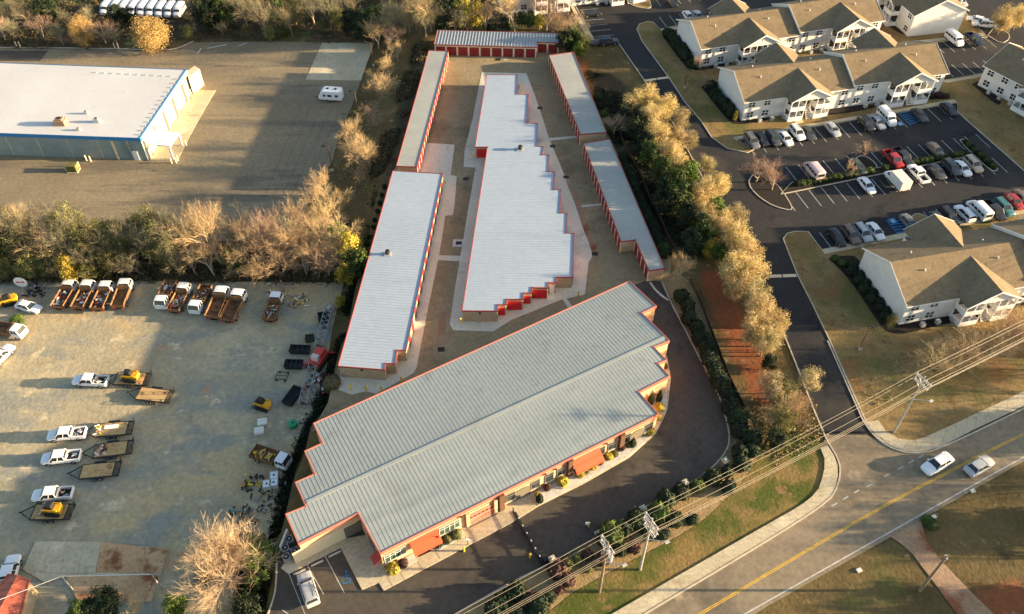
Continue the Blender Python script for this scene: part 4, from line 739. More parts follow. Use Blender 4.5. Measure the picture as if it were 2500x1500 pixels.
# east block: gable end facing south-west corner of its lawn, long side facing west
a = K(3, 0, 1580, 480, 4.9); apartment('apartment block at the right edge with an orange-lit porch', a, ANG-R(69), 44, porches=((.33, 9.2), (.83, 9.2)), split=.55)
a = K(3, 0, 1060, 133, 4.9); d_ = (K(3, 0, 1438, 92, 4.9)-a); apartment('apartment block at the top right showing its plain gable end', a-Vector((math.cos(math.atan2(d_.y, d_.x)-R(90)), math.sin(math.atan2(d_.y, d_.x)-R(90)), 0))*44, math.atan2(d_.y, d_.x)-R(90), 44, porches=((.25, 9.2), (.77, 9.2)))
a = K(2, 0, 45, 115, .1); apartment('pale apartment block glimpsed through trees at the top centre', K(1, 0, 1795, 108), R(14), 40, D=13)
# ------------------------------------------------------------------ vehicles
def ring(x, w, zb, zm, zt, cr=.04):
    h = [(w*.86, zb), (w, zb+.14), (w*1.0, zm), (w*.93, zt-.03), (w*.80, zt), (w*.4, zt+cr)]
    return [(x, -y, z) for y, z in h]+[(x, y, z) for y, z in reversed(h)]
def wheels(e, xs, w, r, tw=.22, rear_dual=False):
    for x in xs:
        for s in (-1, 1):
            b = MB(); n = 14; y0, y1 = s*(w-tw), s*(w+.02); b.tube((x, min(y0, y1), r), (x, max(y0, y1), r), r, n=n); o = b.build('wheel', 'rubber', e, smooth=False)
            yy = s*(w+.021); b = MB(); b.tube((x, yy-s*.03, r), (x, yy+s*.008, r), r*.62, r*.5, n=10); b.build('rim', 'rim', o)
def cabin(e, prm, paint, wide=.8, roofw=.62):
    """dark glasshouse with painted roof and pillars; prm = (rear base x, rear top x, front top x, front base x, base z, top z)"""
    rb, rt, ft_, fb, zb, zt = prm; b = MB()
    b.add([(rb, -wide, zb), (fb, -wide, zb), (fb, wide, zb), (rb, wide, zb), (rt, -roofw, zt), (ft_, -roofw, zt), (ft_, roofw, zt), (rt, roofw, zt)], [(3,2,1,0), (4,5,6,7), (0,1,5,4), (1,2,6,5), (2,3,7,6), (3,0,4,7)]); b.build('windows', 'glass', e)
    b = MB(); m = (rt+ft_)/2
    b.loft([[(x, -y, z) for y, z in ((ww, zt-.02), (ww*.96, zt+.03), (ww*.5, zt+.055))]+[(x, y, z) for y, z in ((ww*.5, zt+.055), (ww*.96, zt+.03), (ww, zt-.02))] for x, ww in ((rt-.06, roofw*.93), (rt+.08, roofw*1.02), (m, roofw*1.03), (ft_-.08, roofw*1.02), (ft_+.06, roofw*.93))])
    for s in (-1, 1):
        b.bar((fb-.02, s*wide*1.005, zb), (ft_, s*roofw*1.01, zt), .07, .07); b.bar((rb+.04, s*wide*1.005, zb), (rt, s*roofw*1.01, zt), .11, .09)
        xm = (rb+fb)/2-.1; b.bar((xm, s*wide*1.005, zb), ((rt+ft_)/2-.05, s*roofw*1.01, zt), .06, .06)
    b.build('roof', paint, e, fix=True)
def lamps(e, xf, xr, w, zf, zr):
    for s in (-1, 1):
        MB().box(xf-.14, xf+.03, min(s*w, s*(w-.36)), max(s*w, s*(w-.36)), zf-.08, zf+.07).build('headlight', 'lamp_clear', e)
        MB().box(xr-.03, xr+.10, min(s*w, s*(w-.32)), max(s*w, s*(w-.32)), zr-.09, zr+.09).build('tail_light', 'lamp_red', e)
def paint_tree(e, pm):
    for c in e.children:
        if c.type == 'MESH' and c.get('paint'): c.material_slots[0].link = 'OBJECT'; c.material_slots[0].material = MATS[pm]
def mark(e):
    for c in e.children:
        if c.data.materials and c.data.materials[0].name.startswith('car_white'): c['paint'] = 1
def sedan_proto():
    e = thing('sedan', 'x', 'car'); st = [(-2.36, .70, .36, .62, .86), (-2.2, .85, .26, .72, 1.0), (-1.6, .91, .22, .74, 1.02), (-.5, .92, .2, .74, .95), (.9, .92, .2, .72, .95), (1.55, .91, .22, .68, .88), (2.15, .83, .25, .62, .78), (2.36, .66, .34, .54, .66)]
    MB().loft([ring(*q) for q in st]).build('body', 'car_white', e, fix=True, smooth=False); cabin(e, (-1.85, -1.2, .35, 1.1, .93, 1.42), 'car_white'); wheels(e, (-1.42, 1.42), .9, .33); lamps(e, 2.2, -2.25, .78, .66, .82)
    b = MB()
    for s in (-1, 1): b.box(.75, .95, min(s*.9, s*1.05), max(s*.9, s*1.05), .92, 1.06)
    b.build('mirrors', 'car_white', e); MB().box(-2.4, -2.3, -.6, .6, .34, .5).build('bumper', 'dark', e); mark(e); return e
def suv_proto():
    e = thing('suv', 'x', 'car'); st = [(-2.35, .78, .42, .8, 1.12), (-2.25, .88, .34, .85, 1.2), (-1.4, .94, .3, .88, 1.16), (0, .94, .28, .88, 1.1), (1.0, .94, .28, .86, 1.1), (1.6, .93, .3, .84, 1.04), (2.2, .86, .34, .78, .96), (2.38, .7, .42, .68, .82)]
    MB().loft([ring(*q) for q in st]).build('body', 'car_white', e, fix=True); cabin(e, (-2.25, -2.0, .4, 1.15, 1.08, 1.68), 'car_white', .84, .68); wheels(e, (-1.4, 1.42), .93, .38); lamps(e, 2.24, -2.28, .82, .82, 1.0)
    b = MB()
    for s in (-1, 1): b.box(.8, 1.0, min(s*.92, s*1.08), max(s*.92, s*1.08), 1.06, 1.22)
    b.build('mirrors', 'car_white', e)
    b = MB()
    for s in (-1, 1): b.bar((-1.8, s*.6, 1.78), (.2, s*.6, 1.78), .04, .04)
    b.build('roof_rail', 'black_metal', e); mark(e); return e
def pickup_proto(load=None):
    e = thing('pickup', 'x', 'pickup'); st = [(-.86, .95, .45, .95, 1.2), (-.4, .96, .4, .95, 1.18), (1.2, .96, .4, .95, 1.18), (1.7, .95, .42, .92, 1.14), (2.5, .92, .45, .88, 1.08), (2.75, .82, .5, .8, .98)]
    MB().loft([ring(*q) for q in st]).build('body', 'car_white', e, fix=True); cabin(e, (-.84, -.72, .8, 1.5, 1.15, 1.82), 'car_white', .9, .76)
    b = MB()
    for s in (-1, 1): b.box(-2.85, -.9, min(s*.96, s*.82), max(s*.96, s*.82), .5, 1.2)
    b.box(-2.88, -2.78, -.819, .819, .5, 1.18); b.box(-.98, -.9, -.819, .819, .6, 1.19); b.build('bed', 'car_white', e)
    MB().box(-2.779, -.981, -.818, .818, .62, .7).build('bed_floor', 'dark', e); wheels(e, (-1.85, 1.75), .94, .4, .26); lamps(e, 2.58, -2.83, .86, .9, .95)
    b = MB()
    for s in (-1, 1): b.box(.95, 1.15, min(s*.94, s*1.16), max(s*.94, s*1.16), 1.12, 1.32)
    b.build('mirrors', 'black_metal', e); MB().box(-2.98, -2.89, -.85, .85, .48, .62).build('bumper', 'rim', e); mark(e); return e
def van_proto():
    e = thing('van', 'x', 'van'); st = [(-2.75, .9, .4, 1.2, 2.15), (-2.6, .97, .35, 1.2, 2.3), (.9, .97, .33, 1.2, 2.3), (1.35, .95, .33, 1.15, 2.02), (1.75, .95, .34, 1.0, 1.5), (2.4, .92, .36, .92, 1.2), (2.7, .8, .42, .8, 1.0)]
    MB().loft([ring(*q, .06) for q in st]).build('body', 'car_white', e, fix=True)
    b = MB(); b.add([(1.44, -.72, 1.94), (1.44, .72, 1.94), (1.80, .80, 1.5), (1.80, -.80, 1.5), (1.40, -.72, 1.94), (1.40, .72, 1.94), (1.7, .80, 1.45), (1.7, -.80, 1.45)], [(0,1,2,3), (4,5,6,7), (0,1,5,4), (1,2,6,5), (2,3,7,6), (3,0,4,7)]); b.moved((.03, 0, .05)).build('windscreen', 'glass', e, fix=True)
    for s in (-1, 1):
        for x0, x1 in ((.55, 1.3), (-.5, .35), (-1.5, -.65), (-2.45, -1.7)): y0, y1 = sorted((s*.955, s*.985)); MB().box(x0, x1, y0, y1, 1.35, 1.85).build('side_window', 'glass', e)
    MB().box(-2.78, -2.72, -.7, .7, 1.35, 1.95).build('rear_window', 'glass', e); wheels(e, (-1.7, 1.75), .95, .37); lamps(e, 2.56, -2.72, .84, .85, 1.1)
    for s in (-1, 1): MB().box(1.5, 1.65, *sorted((s*.95, s*1.18)), 1.25, 1.5).build('mirror', 'black_metal', e)
    mark(e); return e
def boxtruck_proto():
    e = thing('box_truck', 'x', 'truck'); st = [(.9, .98, .45, 1.1, 1.25), (1.3, .98, .45, 1.1, 1.3), (1.9, .98, .45, 1.05, 1.3), (2.5, .96, .45, 1.0, 1.2), (2.85, .85, .5, .85, 1.0)]
    MB().loft([ring(*q) for q in st]).build('body', 'car_white', e, fix=True); cabin(e, (.95, 1.0, 1.6, 2.05, 1.22, 1.95), 'car_white', .9, .78)
    b = MB(); b.box(-3.2, .85, -1.1, 1.1, .75, 2.75); bx = b.build('cargo_box', 'box_white', e); b = MB()
    for k in range(6): x = -3.1+k*.78; b.box(x, x+.05, -1.12, 1.12, .76, 2.78)
    b.build('box_rib', 'galv', bx); MB().box(-3.2, 1.2, -.5, .5, .5, .74).build('chassis', 'dark', e); wheels(e, (-1.9, 1.9), .95, .4, .3); lamps(e, 2.7, -3.2, .85, .85, .85); mark(e); return e
def dump_proto():
    """small landscaper's truck with a rusty stake bed; cab forward at +x"""
    e = thing('dump_truck', 'x', 'truck'); st = [(1.3, 1.0, .55, 1.2, 1.45), (1.8, 1.02, .5, 1.25, 1.5), (2.6, 1.02, .5, 1.25, 1.5), (3.0, .98, .5, 1.2, 1.42)]
    MB().loft([ring(*q) for q in st]).build('body', 'car_white', e, fix=True); cabin(e, (1.32, 1.36, 2.6, 2.98, 1.42, 2.2), 'car_white', .95, .88); b = MB()
    for s in (-1, 1): b.box(-3.1, 1.0, *sorted((s*1.1, s*1.03)), .95, 1.65)
    for s in (-1, 1):
        for k in range(6): x = -3.0+k*.78; b.box(x, x+.09, *sorted((s*1.105, s*1.15)), .9, 1.72)
    b.box(.93, 1.0, -1.03, 1.03, .95, 2.2); b.box(-3.1, -3.03, -1.03, 1.03, .95, 1.5); b.build('stake_sides', 'rust_bed', e)
    for k in range(7): MB().box(-3.03, .93, -1.02+k*.292, -1.02+k*.292+.275, .86, .94).build('plank', 'rust_bed', e)
    MB().box(-3.1, 1.6, -.45, .45, .55, .84).build('chassis', 'dark', e); wheels(e, (-1.9, 2.1), 1.0, .42, .34); lamps(e, 2.86, -3.12, .9, .9, .8); mark(e); return e
PR = {'sedan': sedan_proto(), 'suv': suv_proto(), 'pickup': pickup_proto(), 'van': van_proto(), 'box_truck': boxtruck_proto(), 'dump_truck': dump_proto()}
def put(kind, pos, head, paint, label, group, z=0.035, sc=1.0, cat=None):
    e = copy_tree(PR[kind]); e.location = (pos.x, pos.y, z); e.rotation_euler = (0, 0, head); e['label'] = label; e['group'] = group; e.scale = (sc, sc, sc)
    if cat: e['category'] = cat
    paint_tree(e, 'car_'+paint); return e
hS = math.atan2(SD.y, SD.x)                                           # nose pointing south along the stalls
GA = 'cars in the apartment car park'
def lotcar(c, r, x, y, kind, paint, flip, label, z=.036): put(kind, K(c, r, x, y, .8), hS+(math.pi if flip else 0), paint, label, GA, z)
for a in [
 (2, 0, 1738, 1022, 'suv', 'grey', 0, 'grey suv at the west end of the north row of stalls'), (2, 0, 1812, 1005, 'sedan', 'black', 0, 'black sedan second from the west end of the north row'), (3, 0, 38, 1003, 'suv', 'charcoal', 0, 'dark suv third from the west end of the north row'),
 (3, 0, 128, 1000, 'sedan', 'white', 0, 'white sedan between dark suv and white suv in north row'), (3, 0, 212, 962, 'suv', 'white', 0, 'white suv in the north row beside a dark sedan'), (3, 0, 292, 962, 'sedan', 'charcoal', 0, 'dark sedan just east of the white suv in north row'),
 (3, 0, 470, 935, 'sedan', 'silver', 0, 'silver sedan parked alone in the middle of the north row'), (3, 0, 712, 897, 'suv', 'black', 0, 'black suv west of a silver sedan in the north row'), (3, 0, 795, 884, 'sedan', 'silver', 0, 'silver sedan squeezed between black suv and white van'), (3, 0, 860, 856, 'van', 'white', 0, 'white cargo van beside the blue hatched accessible bay'),
 (3, 0, 1100, 832, 'sedan', 'charcoal', 0, 'dark sedan just east of the blue hatched bay'), (3, 0, 1312, 788, 'sedan', 'black', 0, 'black sedan in the easternmost stall of the north row'),
 (3, 0, 330, 1240, 'van', 'pinkish', 1, 'pinkish white van parked north of the hedge median'), (3, 0, 650, 1203, 'sedan', 'green', 0, 'dark green sedan beside the small mulch island'), (3, 0, 908, 1155, 'pickup', 'red', 0, 'red pickup with black bed in the middle stalls'), (3, 0, 975, 1135, 'pickup', 'black', 0, 'black pickup beside the red pickup'), (3, 0, 1215, 1082, 'sedan', 'brown', 0, 'brown-grey sedan parked alone near the east end of hedge'),
 (3, 0, 717, 1340, 'sedan', 'white', 0, 'white sedan south of the hedge, west of the box truck'), (3, 0, 925, 1310, 'box_truck', 'white', 1, 'white box truck with ribbed cargo body'), (3, 0, 1088, 1258, 'pickup', 'white', 1, 'white pickup with empty dark bed beside the box truck'), (3, 0, 1225, 1240, 'sedan', 'charcoal', 0, 'dark sedan west of a dark suv south of the hedge'), (3, 0, 1332, 1217, 'suv', 'charcoal', 0, 'dark suv between dark sedan and white sedan south of hedge'), (3, 0, 1410, 1217, 'sedan', 'white', 0, 'white sedan beside the tan-roofed wagon south of hedge'), (3, 0, 1488, 1192, 'suv', 'tan', 0, 'tan wagon at the east end of the hedge row'),
 (3, 1, 500, 232, 'sedan', 'black', 0, 'black sedan at the west end of the south row'), (3, 1, 602, 218, 'suv', 'brown', 0, 'brown suv second from the west end of the south row'), (3, 1, 690, 206, 'suv', 'silver', 0, 'silver-green suv beside the white hatchback in south row'), (3, 1, 780, 190, 'sedan', 'white', 0, 'white hatchback beside the blue hatching in the south row'),
 (3, 1, 1025, 128, 'sedan', 'grey', 0, 'grey sedan half hidden by the apartment roof peak'), (3, 1, 1240, 108, 'sedan', 'charcoal', 0, 'dark sedan east of the round grass island'), (3, 1, 1315, 85, 'suv', 'black', 0, 'black suv next to the white suv in the south row'), (3, 1, 1425, 62, 'suv', 'white', 1, 'white suv nose-out in the south row'), (3, 1, 1525, 42, 'van', 'white', 1, 'white delivery van in the south row'), (3, 1, 1640, 45, 'pickup', 'black', 0, 'black pickup beside the white delivery van'), (3, 1, 1710, 20, 'suv', 'teal', 0, 'teal suv near the right edge of the south row'), (3, 0, 1785, 1455, 'sedan', 'red', 0, 'red sedan at the right edge of the picture'), (3, 0, 1845, 1432, 'sedan', 'brown', 0, 'dark red-brown sedan beyond the red sedan at right edge'),
 (2, 0, 1278, 116, 'sedan', 'white', 0, 'white sedan behind the northern apartment block'), (2, 0, 1348, 112, 'sedan', 'silver', 0, 'silver sedan behind the northern apartment block'), (2, 0, 1160, 12, 'sedan', 'black', 0, 'black car at the very top of the picture'),
 (3, 0, 1350, 287, 'van', 'white', 0, 'white passenger van parked by the top right gable'), (3, 0, 1500, 287, 'pickup', 'navy', 0, 'navy pickup parked beside the white passenger van'), (3, 0, 1395, 8, 'sedan', 'silver', 0, 'silver car beyond the top right gable')]: lotcar(*a)
hW = math.atan2(*((K(2, 0, 740, 255)-K(2, 0, 595, 268)).yx))
put('sedan', K(2, 0, 580, 97, .7), hW, 'black', 'black sedan in the northwest row of stalls', GA, .036); put('suv', K(2, 0, 700, 300, .8), hW, 'navy', 'dark blue suv at the south end of the northwest row', GA, .036); put('sedan', K(2, 0, 640, 302, .7), hW+math.pi, 'charcoal', 'dark car tucked beside the dark blue suv', GA, .036)
put('sedan', K(3, 0, 1512, 142, .7), R(150), 'white', 'white sedan behind the flowering tree at top right', GA, .036); put('pickup', K(3, 0, 1565, 178, .7), R(172), 'white', 'white pickup behind the flowering tree at top right', GA, .036)
rd = (yl[6]-yl[4]); hr_ = math.atan2(rd.y, rd.x)
put('sedan', K(3, 2, 1228, 392, .7), hr_+math.pi, 'white', 'white sedan driving past the junction on the far lane', 'cars on the main road', .022, 1.08); put('sedan', K(3, 2, 1530, 408, .7), hr_, 'silver', 'pale silver sedan driving on the near lane', 'cars on the main road', .022, 1.04)
d_ = K(1, 2, 345, 1190)-K(1, 2, 415, 1410); put('suv', K(1, 2, 378, 1300, .8), math.atan2(d_.y, d_.x), 'silver', 'silver suv with sunroof parked by the office', 'cars by the office', .04, 1.02)
# ---- yard vehicles
YZ = ZL+.025
def yput(kind, px, frm, to, paint, label, group, sc=1.0, hz=1.0):
    c, r = px[0], px[1]; a, b = K(c, r, *frm, YZ+hz), K(c, r, *to, YZ+hz); d = b-a; return put(kind, K(c, r, *px[2:], YZ+hz), math.atan2(d.y, d.x), paint, label, group, YZ, sc)
def junk(e, seed, x0, x1, y0, y1, z, n=26, mats=('box_white', 'rust_bed', 'red_frame', 'grey_metal', 'deck_wood', 'dark', 'white_paint')):
    rnd = random.Random(seed); per = {}
    for k in range(n):
        m = rnd.choice(mats); b = per.setdefault(m, MB()); x, y = rnd.uniform(x0, x1), rnd.uniform(y0, y1); a = rnd.uniform(0, math.pi); l = rnd.uniform(.25, .9); zz = z+rnd.uniform(.05, .35)
        b.bar((x-math.cos(a)*l/2, y-math.sin(a)*l/2, zz), (x+math.cos(a)*l/2, y+math.sin(a)*l/2, zz+rnd.uniform(-.1, .25)), rnd.uniform(.08, .35), rnd.uniform(.05, .22))
    for m, b in per.items(): struct(b.build('load', m, e), 'stuff')
GT = 'work trucks parked along the trees'
def up(x0, y0, x1, y1): return (0, 1, (x0+x1)/2, (y0+y1)/2), (x0, y0), (x1, y1)
for k, (bx, by, cx, cy, lab, ld) in enumerate([
    (420, 745, 530, 565, 'rusty stake truck half hidden by the yellowish tree', 1), (560, 760, 665, 560, 'white-cab stake truck second from the yellowish tree, scrap in bed', 1), (700, 770, 795, 565, 'white-cab truck with reddish scrap piled in its bed', 1), (850, 755, 930, 545, 'white-cab truck with mostly empty brown bed, right of the first four', 0),
    (1240, 570, 1165, 735, 'white-cab truck facing the yard, left of the second group', 1), (1250, 790, 1365, 570, 'white-cab truck with pale bags heaped in its bed', 1), (1505, 585, 1400, 790, 'white truck nosed toward the yard with pipes behind its cab', 1), (1530, 850, 1640, 590, 'long flatbed truck with bare rusty planks', 0), (1640, 860, 1760, 620, 'long flatbed truck at the right end of the second group', 0)]):
    px, f, t = up(bx, by, cx, cy); e = yput('dump_truck', px, f, t, 'white', lab, GT, 1.12 if k > 6 else 1.02)
    if ld: junk(e, k, -2.7, .6, -.8, .8, .95)
e = yput('dump_truck', (1, 1, 128, 745), (80, 850), (155, 640), 'white', 'lone white-cab truck with brown bed parked near the retaining edge', GT); junk(e, 40, -2.5, .4, -.7, .7, .95, 20)
e = yput('dump_truck', (1, 2, 110, 350), (0, 310), (215, 385), 'white', 'white-cab truck loaded with yellow lumber beside the stepped wall', GT); junk(e, 41, -2.6, .6, -.6, .6, .95, 22, ('deck_wood', 'deck_wood', 'yellow'))
e = yput('dump_truck', (0, 1, 60, 910), (-80, 890), (160, 935), 'white', 'white truck nosing in at the left edge of the yard', GT); yput('pickup', (0, 1, -10, 1100), (-60, 1160), (50, 1050), 'white', 'white pickup cut by the left edge of the picture', 'white pickups in the yard')
yput('sedan', (0, 1, 205, 738), (140, 720), (270, 755), 'white', 'white sedan beside the yellow loader', 'cars in the yard', 1.0, .7)
yput('pickup', (0, 2, 62, 1190), (40, 1330), (100, 1110), 'white', 'white pickup cab behind the red shed roof', 'white pickups in the yard')
GP = 'white pickups in the yard'
pk = []
for x, y, fx, fy, lab in ((650, 1268, 540, 1262, 'white pickup hitched to the trailer carrying a yellow loader'),): pk.append(yput('pickup', (0, 1, x, y), (770, 1272), (fx, fy), 'white', lab, GP, .98))
for x, y, lab, dy in ((478, 172, 'white pickup hitched to the trailer with pipes on deck', 10), (438, 340, 'white pickup hitched to the trailer with clay-stained deck', 12), (375, 608, 'white pickup parked alone above the trailer with loader', 10)): pk.append(yput('pickup', (0, 2, x, y), (x+120, y-dy), (x-120, y+dy), 'white', lab, GP, .98))
for k, e in enumerate(pk): junk(e, 60+k, -2.5, -1.2, -.6, .6, .7, 14, ('dark', 'grey_metal', 'black_metal', 'box_white', 'deck_wood'))
def trailer_proto():
    e = thing('flatbed_trailer', 'x', 'trailer')
    for k in range(9): MB().box(-2.6, 2.1, -1.0+k*.223, -1.0+k*.223+.21, .62, .68).build('plank', 'deck_wood', e)
    b = MB()
    for s in (-1, 1): b.box(-3.6, 2.2, *sorted((s*1.02, s*1.1)), .5, .72)
    b.box(2.12, 2.2, -1.019, 1.019, .5, .74); b.box(-2.7, -2.62, -1.019, 1.019, .5, .66)
    for s in (-1, 1): b.bar((2.2, s*1.0, .56), (4.0, 0, .56), .1, .12)
    b.box(3.9, 4.25, -.08, .08, .5, .62); b.tube((3.6, .25, .1), (3.6, .25, 1.1), .05); b.build('frame', 'black_metal', e)
    b = MB()
    for k in range(6): b.bar((-2.75-k*.16, -1.0, .62), (-2.75-k*.16, 1.0, .62), .06, .05)
    b.build('dovetail', 'black_metal', e)
    for s in (-1, 1):
        b = MB(); 
        for q in (-.22, .22): b.bar((-3.6, s*.65+q, .6), (-3.85, s*.65+q, 1.9), .06, .08)
        for k in range(5): t = k/4; b.bar((-3.6-.25*t, s*.65-.22, .62+1.28*t), (-3.6-.25*t, s*.65+.22, .62+1.28*t), .05, .05)
        b.build('ramp', 'black_metal', e)
    for x in (-.9, .0):
        for s in (-1, 1): b = MB(); b.tube((x, min(s*1.12, s*1.3), .36), (x, max(s*1.12, s*1.3), .36), .36, n=12); o = b.build('wheel', 'rubber', e); MB().tube((x, s*1.28, .36), (x, s*1.31, .36), .2, n=8).build('rim', 'rim', o)
    for s in (-1, 1): MB().box(-1.35, .45, *sorted((s*1.1, s*1.34)), .76, .8).build('fender', 'black_metal', e)
    return e
def skid_proto():
    e = thing('skid_steer', 'x', 'loader'); b = MB(); b.box(-1.3, .6, -.5, .5, .35, 1.1); b.box(-1.5, -.6, -.55, .55, .6, 1.35); b.build('body', 'machine_yellow', e)
    b = MB(); b.add([(-.55, -.42, 1.1), (.6, -.42, 1.1), (.6, .42, 1.1), (-.55, .42, 1.1), (-.45, -.4, 2.0), (.5, -.4, 2.0), (.5, .4, 2.0), (-.45, .4, 2.0)], [(3,2,1,0), (4,5,6,7), (0,1,5,4), (1,2,6,5), (2,3,7,6), (3,0,4,7)]); b.build('cab', 'black_metal', e)
    MB().box(.2, .52, -.3, .3, 1.2, 1.8).moved((.09, 0, 0)).build('cab_window', 'glass', e)
    for s in (-1, 1):
        pr = [(-1.35, .25), (-1.1, .02), (.75, .02), (1.0, .25), (.75, .62), (-1.1, .62)]; y0, y1 = sorted((s*.52, s*.88)); b = MB(); b.add([(x, y0, z) for x, z in pr]+[(x, y1, z) for x, z in pr], [tuple(range(6)), tuple(range(11, 5, -1))]+[(i, (i+1) % 6, 6+(i+1) % 6, 6+i) for i in range(6)]); b.build('track', 'rubber', e, fix=True)
        b = MB(); b.bar((-1.3, s*.62, 1.4), (.9, s*.62, 1.25), .14, .22); b.bar((.9, s*.62, 1.3), (1.4, s*.62, .4), .14, .2); b.build('lift_arm', 'machine_yellow', e)
    b = MB(); b.box(1.35, 1.95, -.9, .9, .12, .18); b.box(1.35, 1.42, -.9, .9, .12, .75); b.box(1.4, 1.9, -.9, -.84, .14, .55); b.box(1.4, 1.9, .84, .9, .14, .55); b.build('bucket', 'grey_metal', e); return e
TP, SP = trailer_proto(), skid_proto()
def tput(c, r, frm, to, label, z=YZ):
    a, b = K(c, r, *frm, z+.65), K(c, r, *to, z+.65); e = copy_tree(TP); d = b-a; e.location = (*((a+b)/2).xy, z); e.rotation_euler = (0, 0, math.atan2(d.y, d.x)); e['label'] = label; e['group'] = 'flatbed trailers in the yard'; e.scale = (.97, 1.14, 1); return e
def spos(pos, head, label, z): e = copy_tree(SP); e.location = (pos.x, pos.y, z); e.rotation_euler = (0, 0, head); e['label'] = label; e['group'] = 'yellow loaders in the yard'; return e
t1 = tput(0, 1, (1090, 1265), (770, 1258), 'flatbed trailer carrying a yellow loader behind the upper white pickup'); t2 = tput(0, 1, (1300, 1400), (890, 1352), 'unhitched empty flatbed trailer with clean tan deck'); t3 = tput(0, 2, (990, 128), (600, 160), 'flatbed trailer with white pipes on its deck'); t4 = tput(0, 2, (985, 265), (590, 315), 'flatbed trailer with a clay-stained deck'); t5 = tput(0, 2, (930, 420), (455, 465), 'unhitched flatbed trailer with dark spots on its deck'); t6 = tput(0, 2, (600, 740), (95, 745), 'flatbed trailer under a yellow loader near the foundation slab')
spos(K(0, 1, 940, 1245, YZ+1.3), math.pi*.96, 'yellow loader chained on the trailer of the upper pickup', YZ+.69); spos(K(0, 2, 375, 725, YZ+1.3), math.pi*.97, 'yellow loader with black cab on the lowest trailer', YZ+.69); spos(K(1, 1, 40, 1440, YZ+.9), R(160), 'yellow loader standing on the gravel by the scrap row', YZ+.01); spos(K(0, 1, 55, 690, YZ+.9), R(200), 'yellow loader at the left edge beside the white sedan', YZ+.01)
pc = MB()
for k in range(4): pc.tube((-.9+0, -.5+k*.2, .78), (1.1, -.5+k*.2, .78), .085, n=8)
o = pc.build('pipe_bundle', 'white_paint'); o.location = (*K(0, 2, 810, 135, YZ+.7).xy, YZ); o.rotation_euler = t3.rotation_euler; tag(o, 'bundle of white pipes lying on the trailer deck', 'pipes')
junk(t4, 77, .3, 1.9, -.7, .7, .68, 20, ('rust_bed', 'deck_wood', 'black_metal', 'car_pinkish')); junk(t3, 78, 1.2, 2.0, -.7, .7, .68, 8, ('yellow', 'box_white'))
# ---- travel trailer on the west lot
tr = thing('camper', 'white camper trailer with dark windows parked on the shaded lot', 'camper', (*K(1, 0, 545, 690, ZL+1.2).xy, ZL+.025), R(174))
MB().loft([ring(x, w_, .5, 1.3, z_, .06) for x, w_, z_ in ((-2.6, 1.05, 2.2), (-2.45, 1.2, 2.7), (1.4, 1.2, 2.75), (2.1, 1.18, 2.3), (2.6, 1.1, 1.5), (2.75, .9, 1.1))]).build('body', 'car_white', tr, fix=True)
for s in (-1, 1):
    for x0, x1 in ((-1.9, -1.2), (-.4, .5), (1.0, 1.5)): MB().box(x0, x1, *sorted((s*1.19, s*1.215)), 1.4, 1.95).build('window', 'glass', tr)
MB().box(2.05, 2.5, -.7, .7, 1.75, 2.0).build('front_window', 'glass', tr)
for x in (-1.2, .6): b = MB(); b.box(x-.25, x+.25, -.25, .25, 2.78, 2.92); b.build('roof_hatch', 'dark', tr)
b = MB(); b.bar((2.7, .5, .5), (3.7, 0, .5), .1, .1); b.bar((2.7, -.5, .5), (3.7, 0, .5), .1, .1); b.build('hitch', 'black_metal', tr); wheels(tr, (-.4, .45), 1.15, .35)
# ---- white vans in a row at the top left
for k in range(9):
    p = K(0, 0, 765+k*66, 42+k*2.5, ZL+1.5); put('van', p, R(-92), 'white', 'white van parked %s from the left in the distant row' % ORD[k+1], 'white vans in the far field', ZL-.08, 1.0)
for k_ in PR.values(): hide_proto(k_)
hide_proto(TP); hide_proto(SP)

# ------------------------------------------------------------------ yard clutter
def place(o, p, z, rz=0.): o.location = (p.x, p.y, z); o.rotation_euler = (0, 0, rz); return o
def lattice_boom(label, a, b, wd, ht, m, z):
    a, b = Vector((*a.xy, 0)), Vector((*b.xy, 0)); L = (b-a).length; e = thing('lattice_boom', label, 'boom', (*a.xy, z), math.atan2((b-a).y, (b-a).x)); c = MB(); n = int(L/1.1)
    for y in (-wd/2, wd/2):
        for zz in (.35, .35+ht): c.bar((0, y, zz), (L, y, zz), .1, .1)
    c.build('chord', m, e); l = MB()
    for k in range(n):
        x0, x1 = L*k/n, L*(k+1)/n
        l.bar((x0, -wd/2, .35+ht), (x1, wd/2, .35+ht), .06, .06); l.bar((x0, -wd/2, .35+ht), (x0, wd/2, .35+ht), .06, .06)
        for y in (-wd/2, wd/2): l.bar((x0, y, .35), (x1, y, .35+ht), .06, .06)
    l.build('lacing', m, e); f = MB()
    for x in (L*.1, L*.5, L*.9): f.box(x-.15, x+.15, -wd/2, wd/2, 0, .34)
    f.build('skid', 'rust_bed', e); return e
lattice_boom('long grey lattice boom lying along the yard edge, upper length', K(1, 1, 545, 740, YZ), K(1, 1, 460, 1060, YZ), 1.3, .9, 'lattice', YZ); lattice_boom('grey lattice boom length reaching toward the yellow loader', K(1, 1, 425, 1170, YZ), K(1, 1, 345, 1475, YZ), 1.3, .9, 'lattice', YZ)
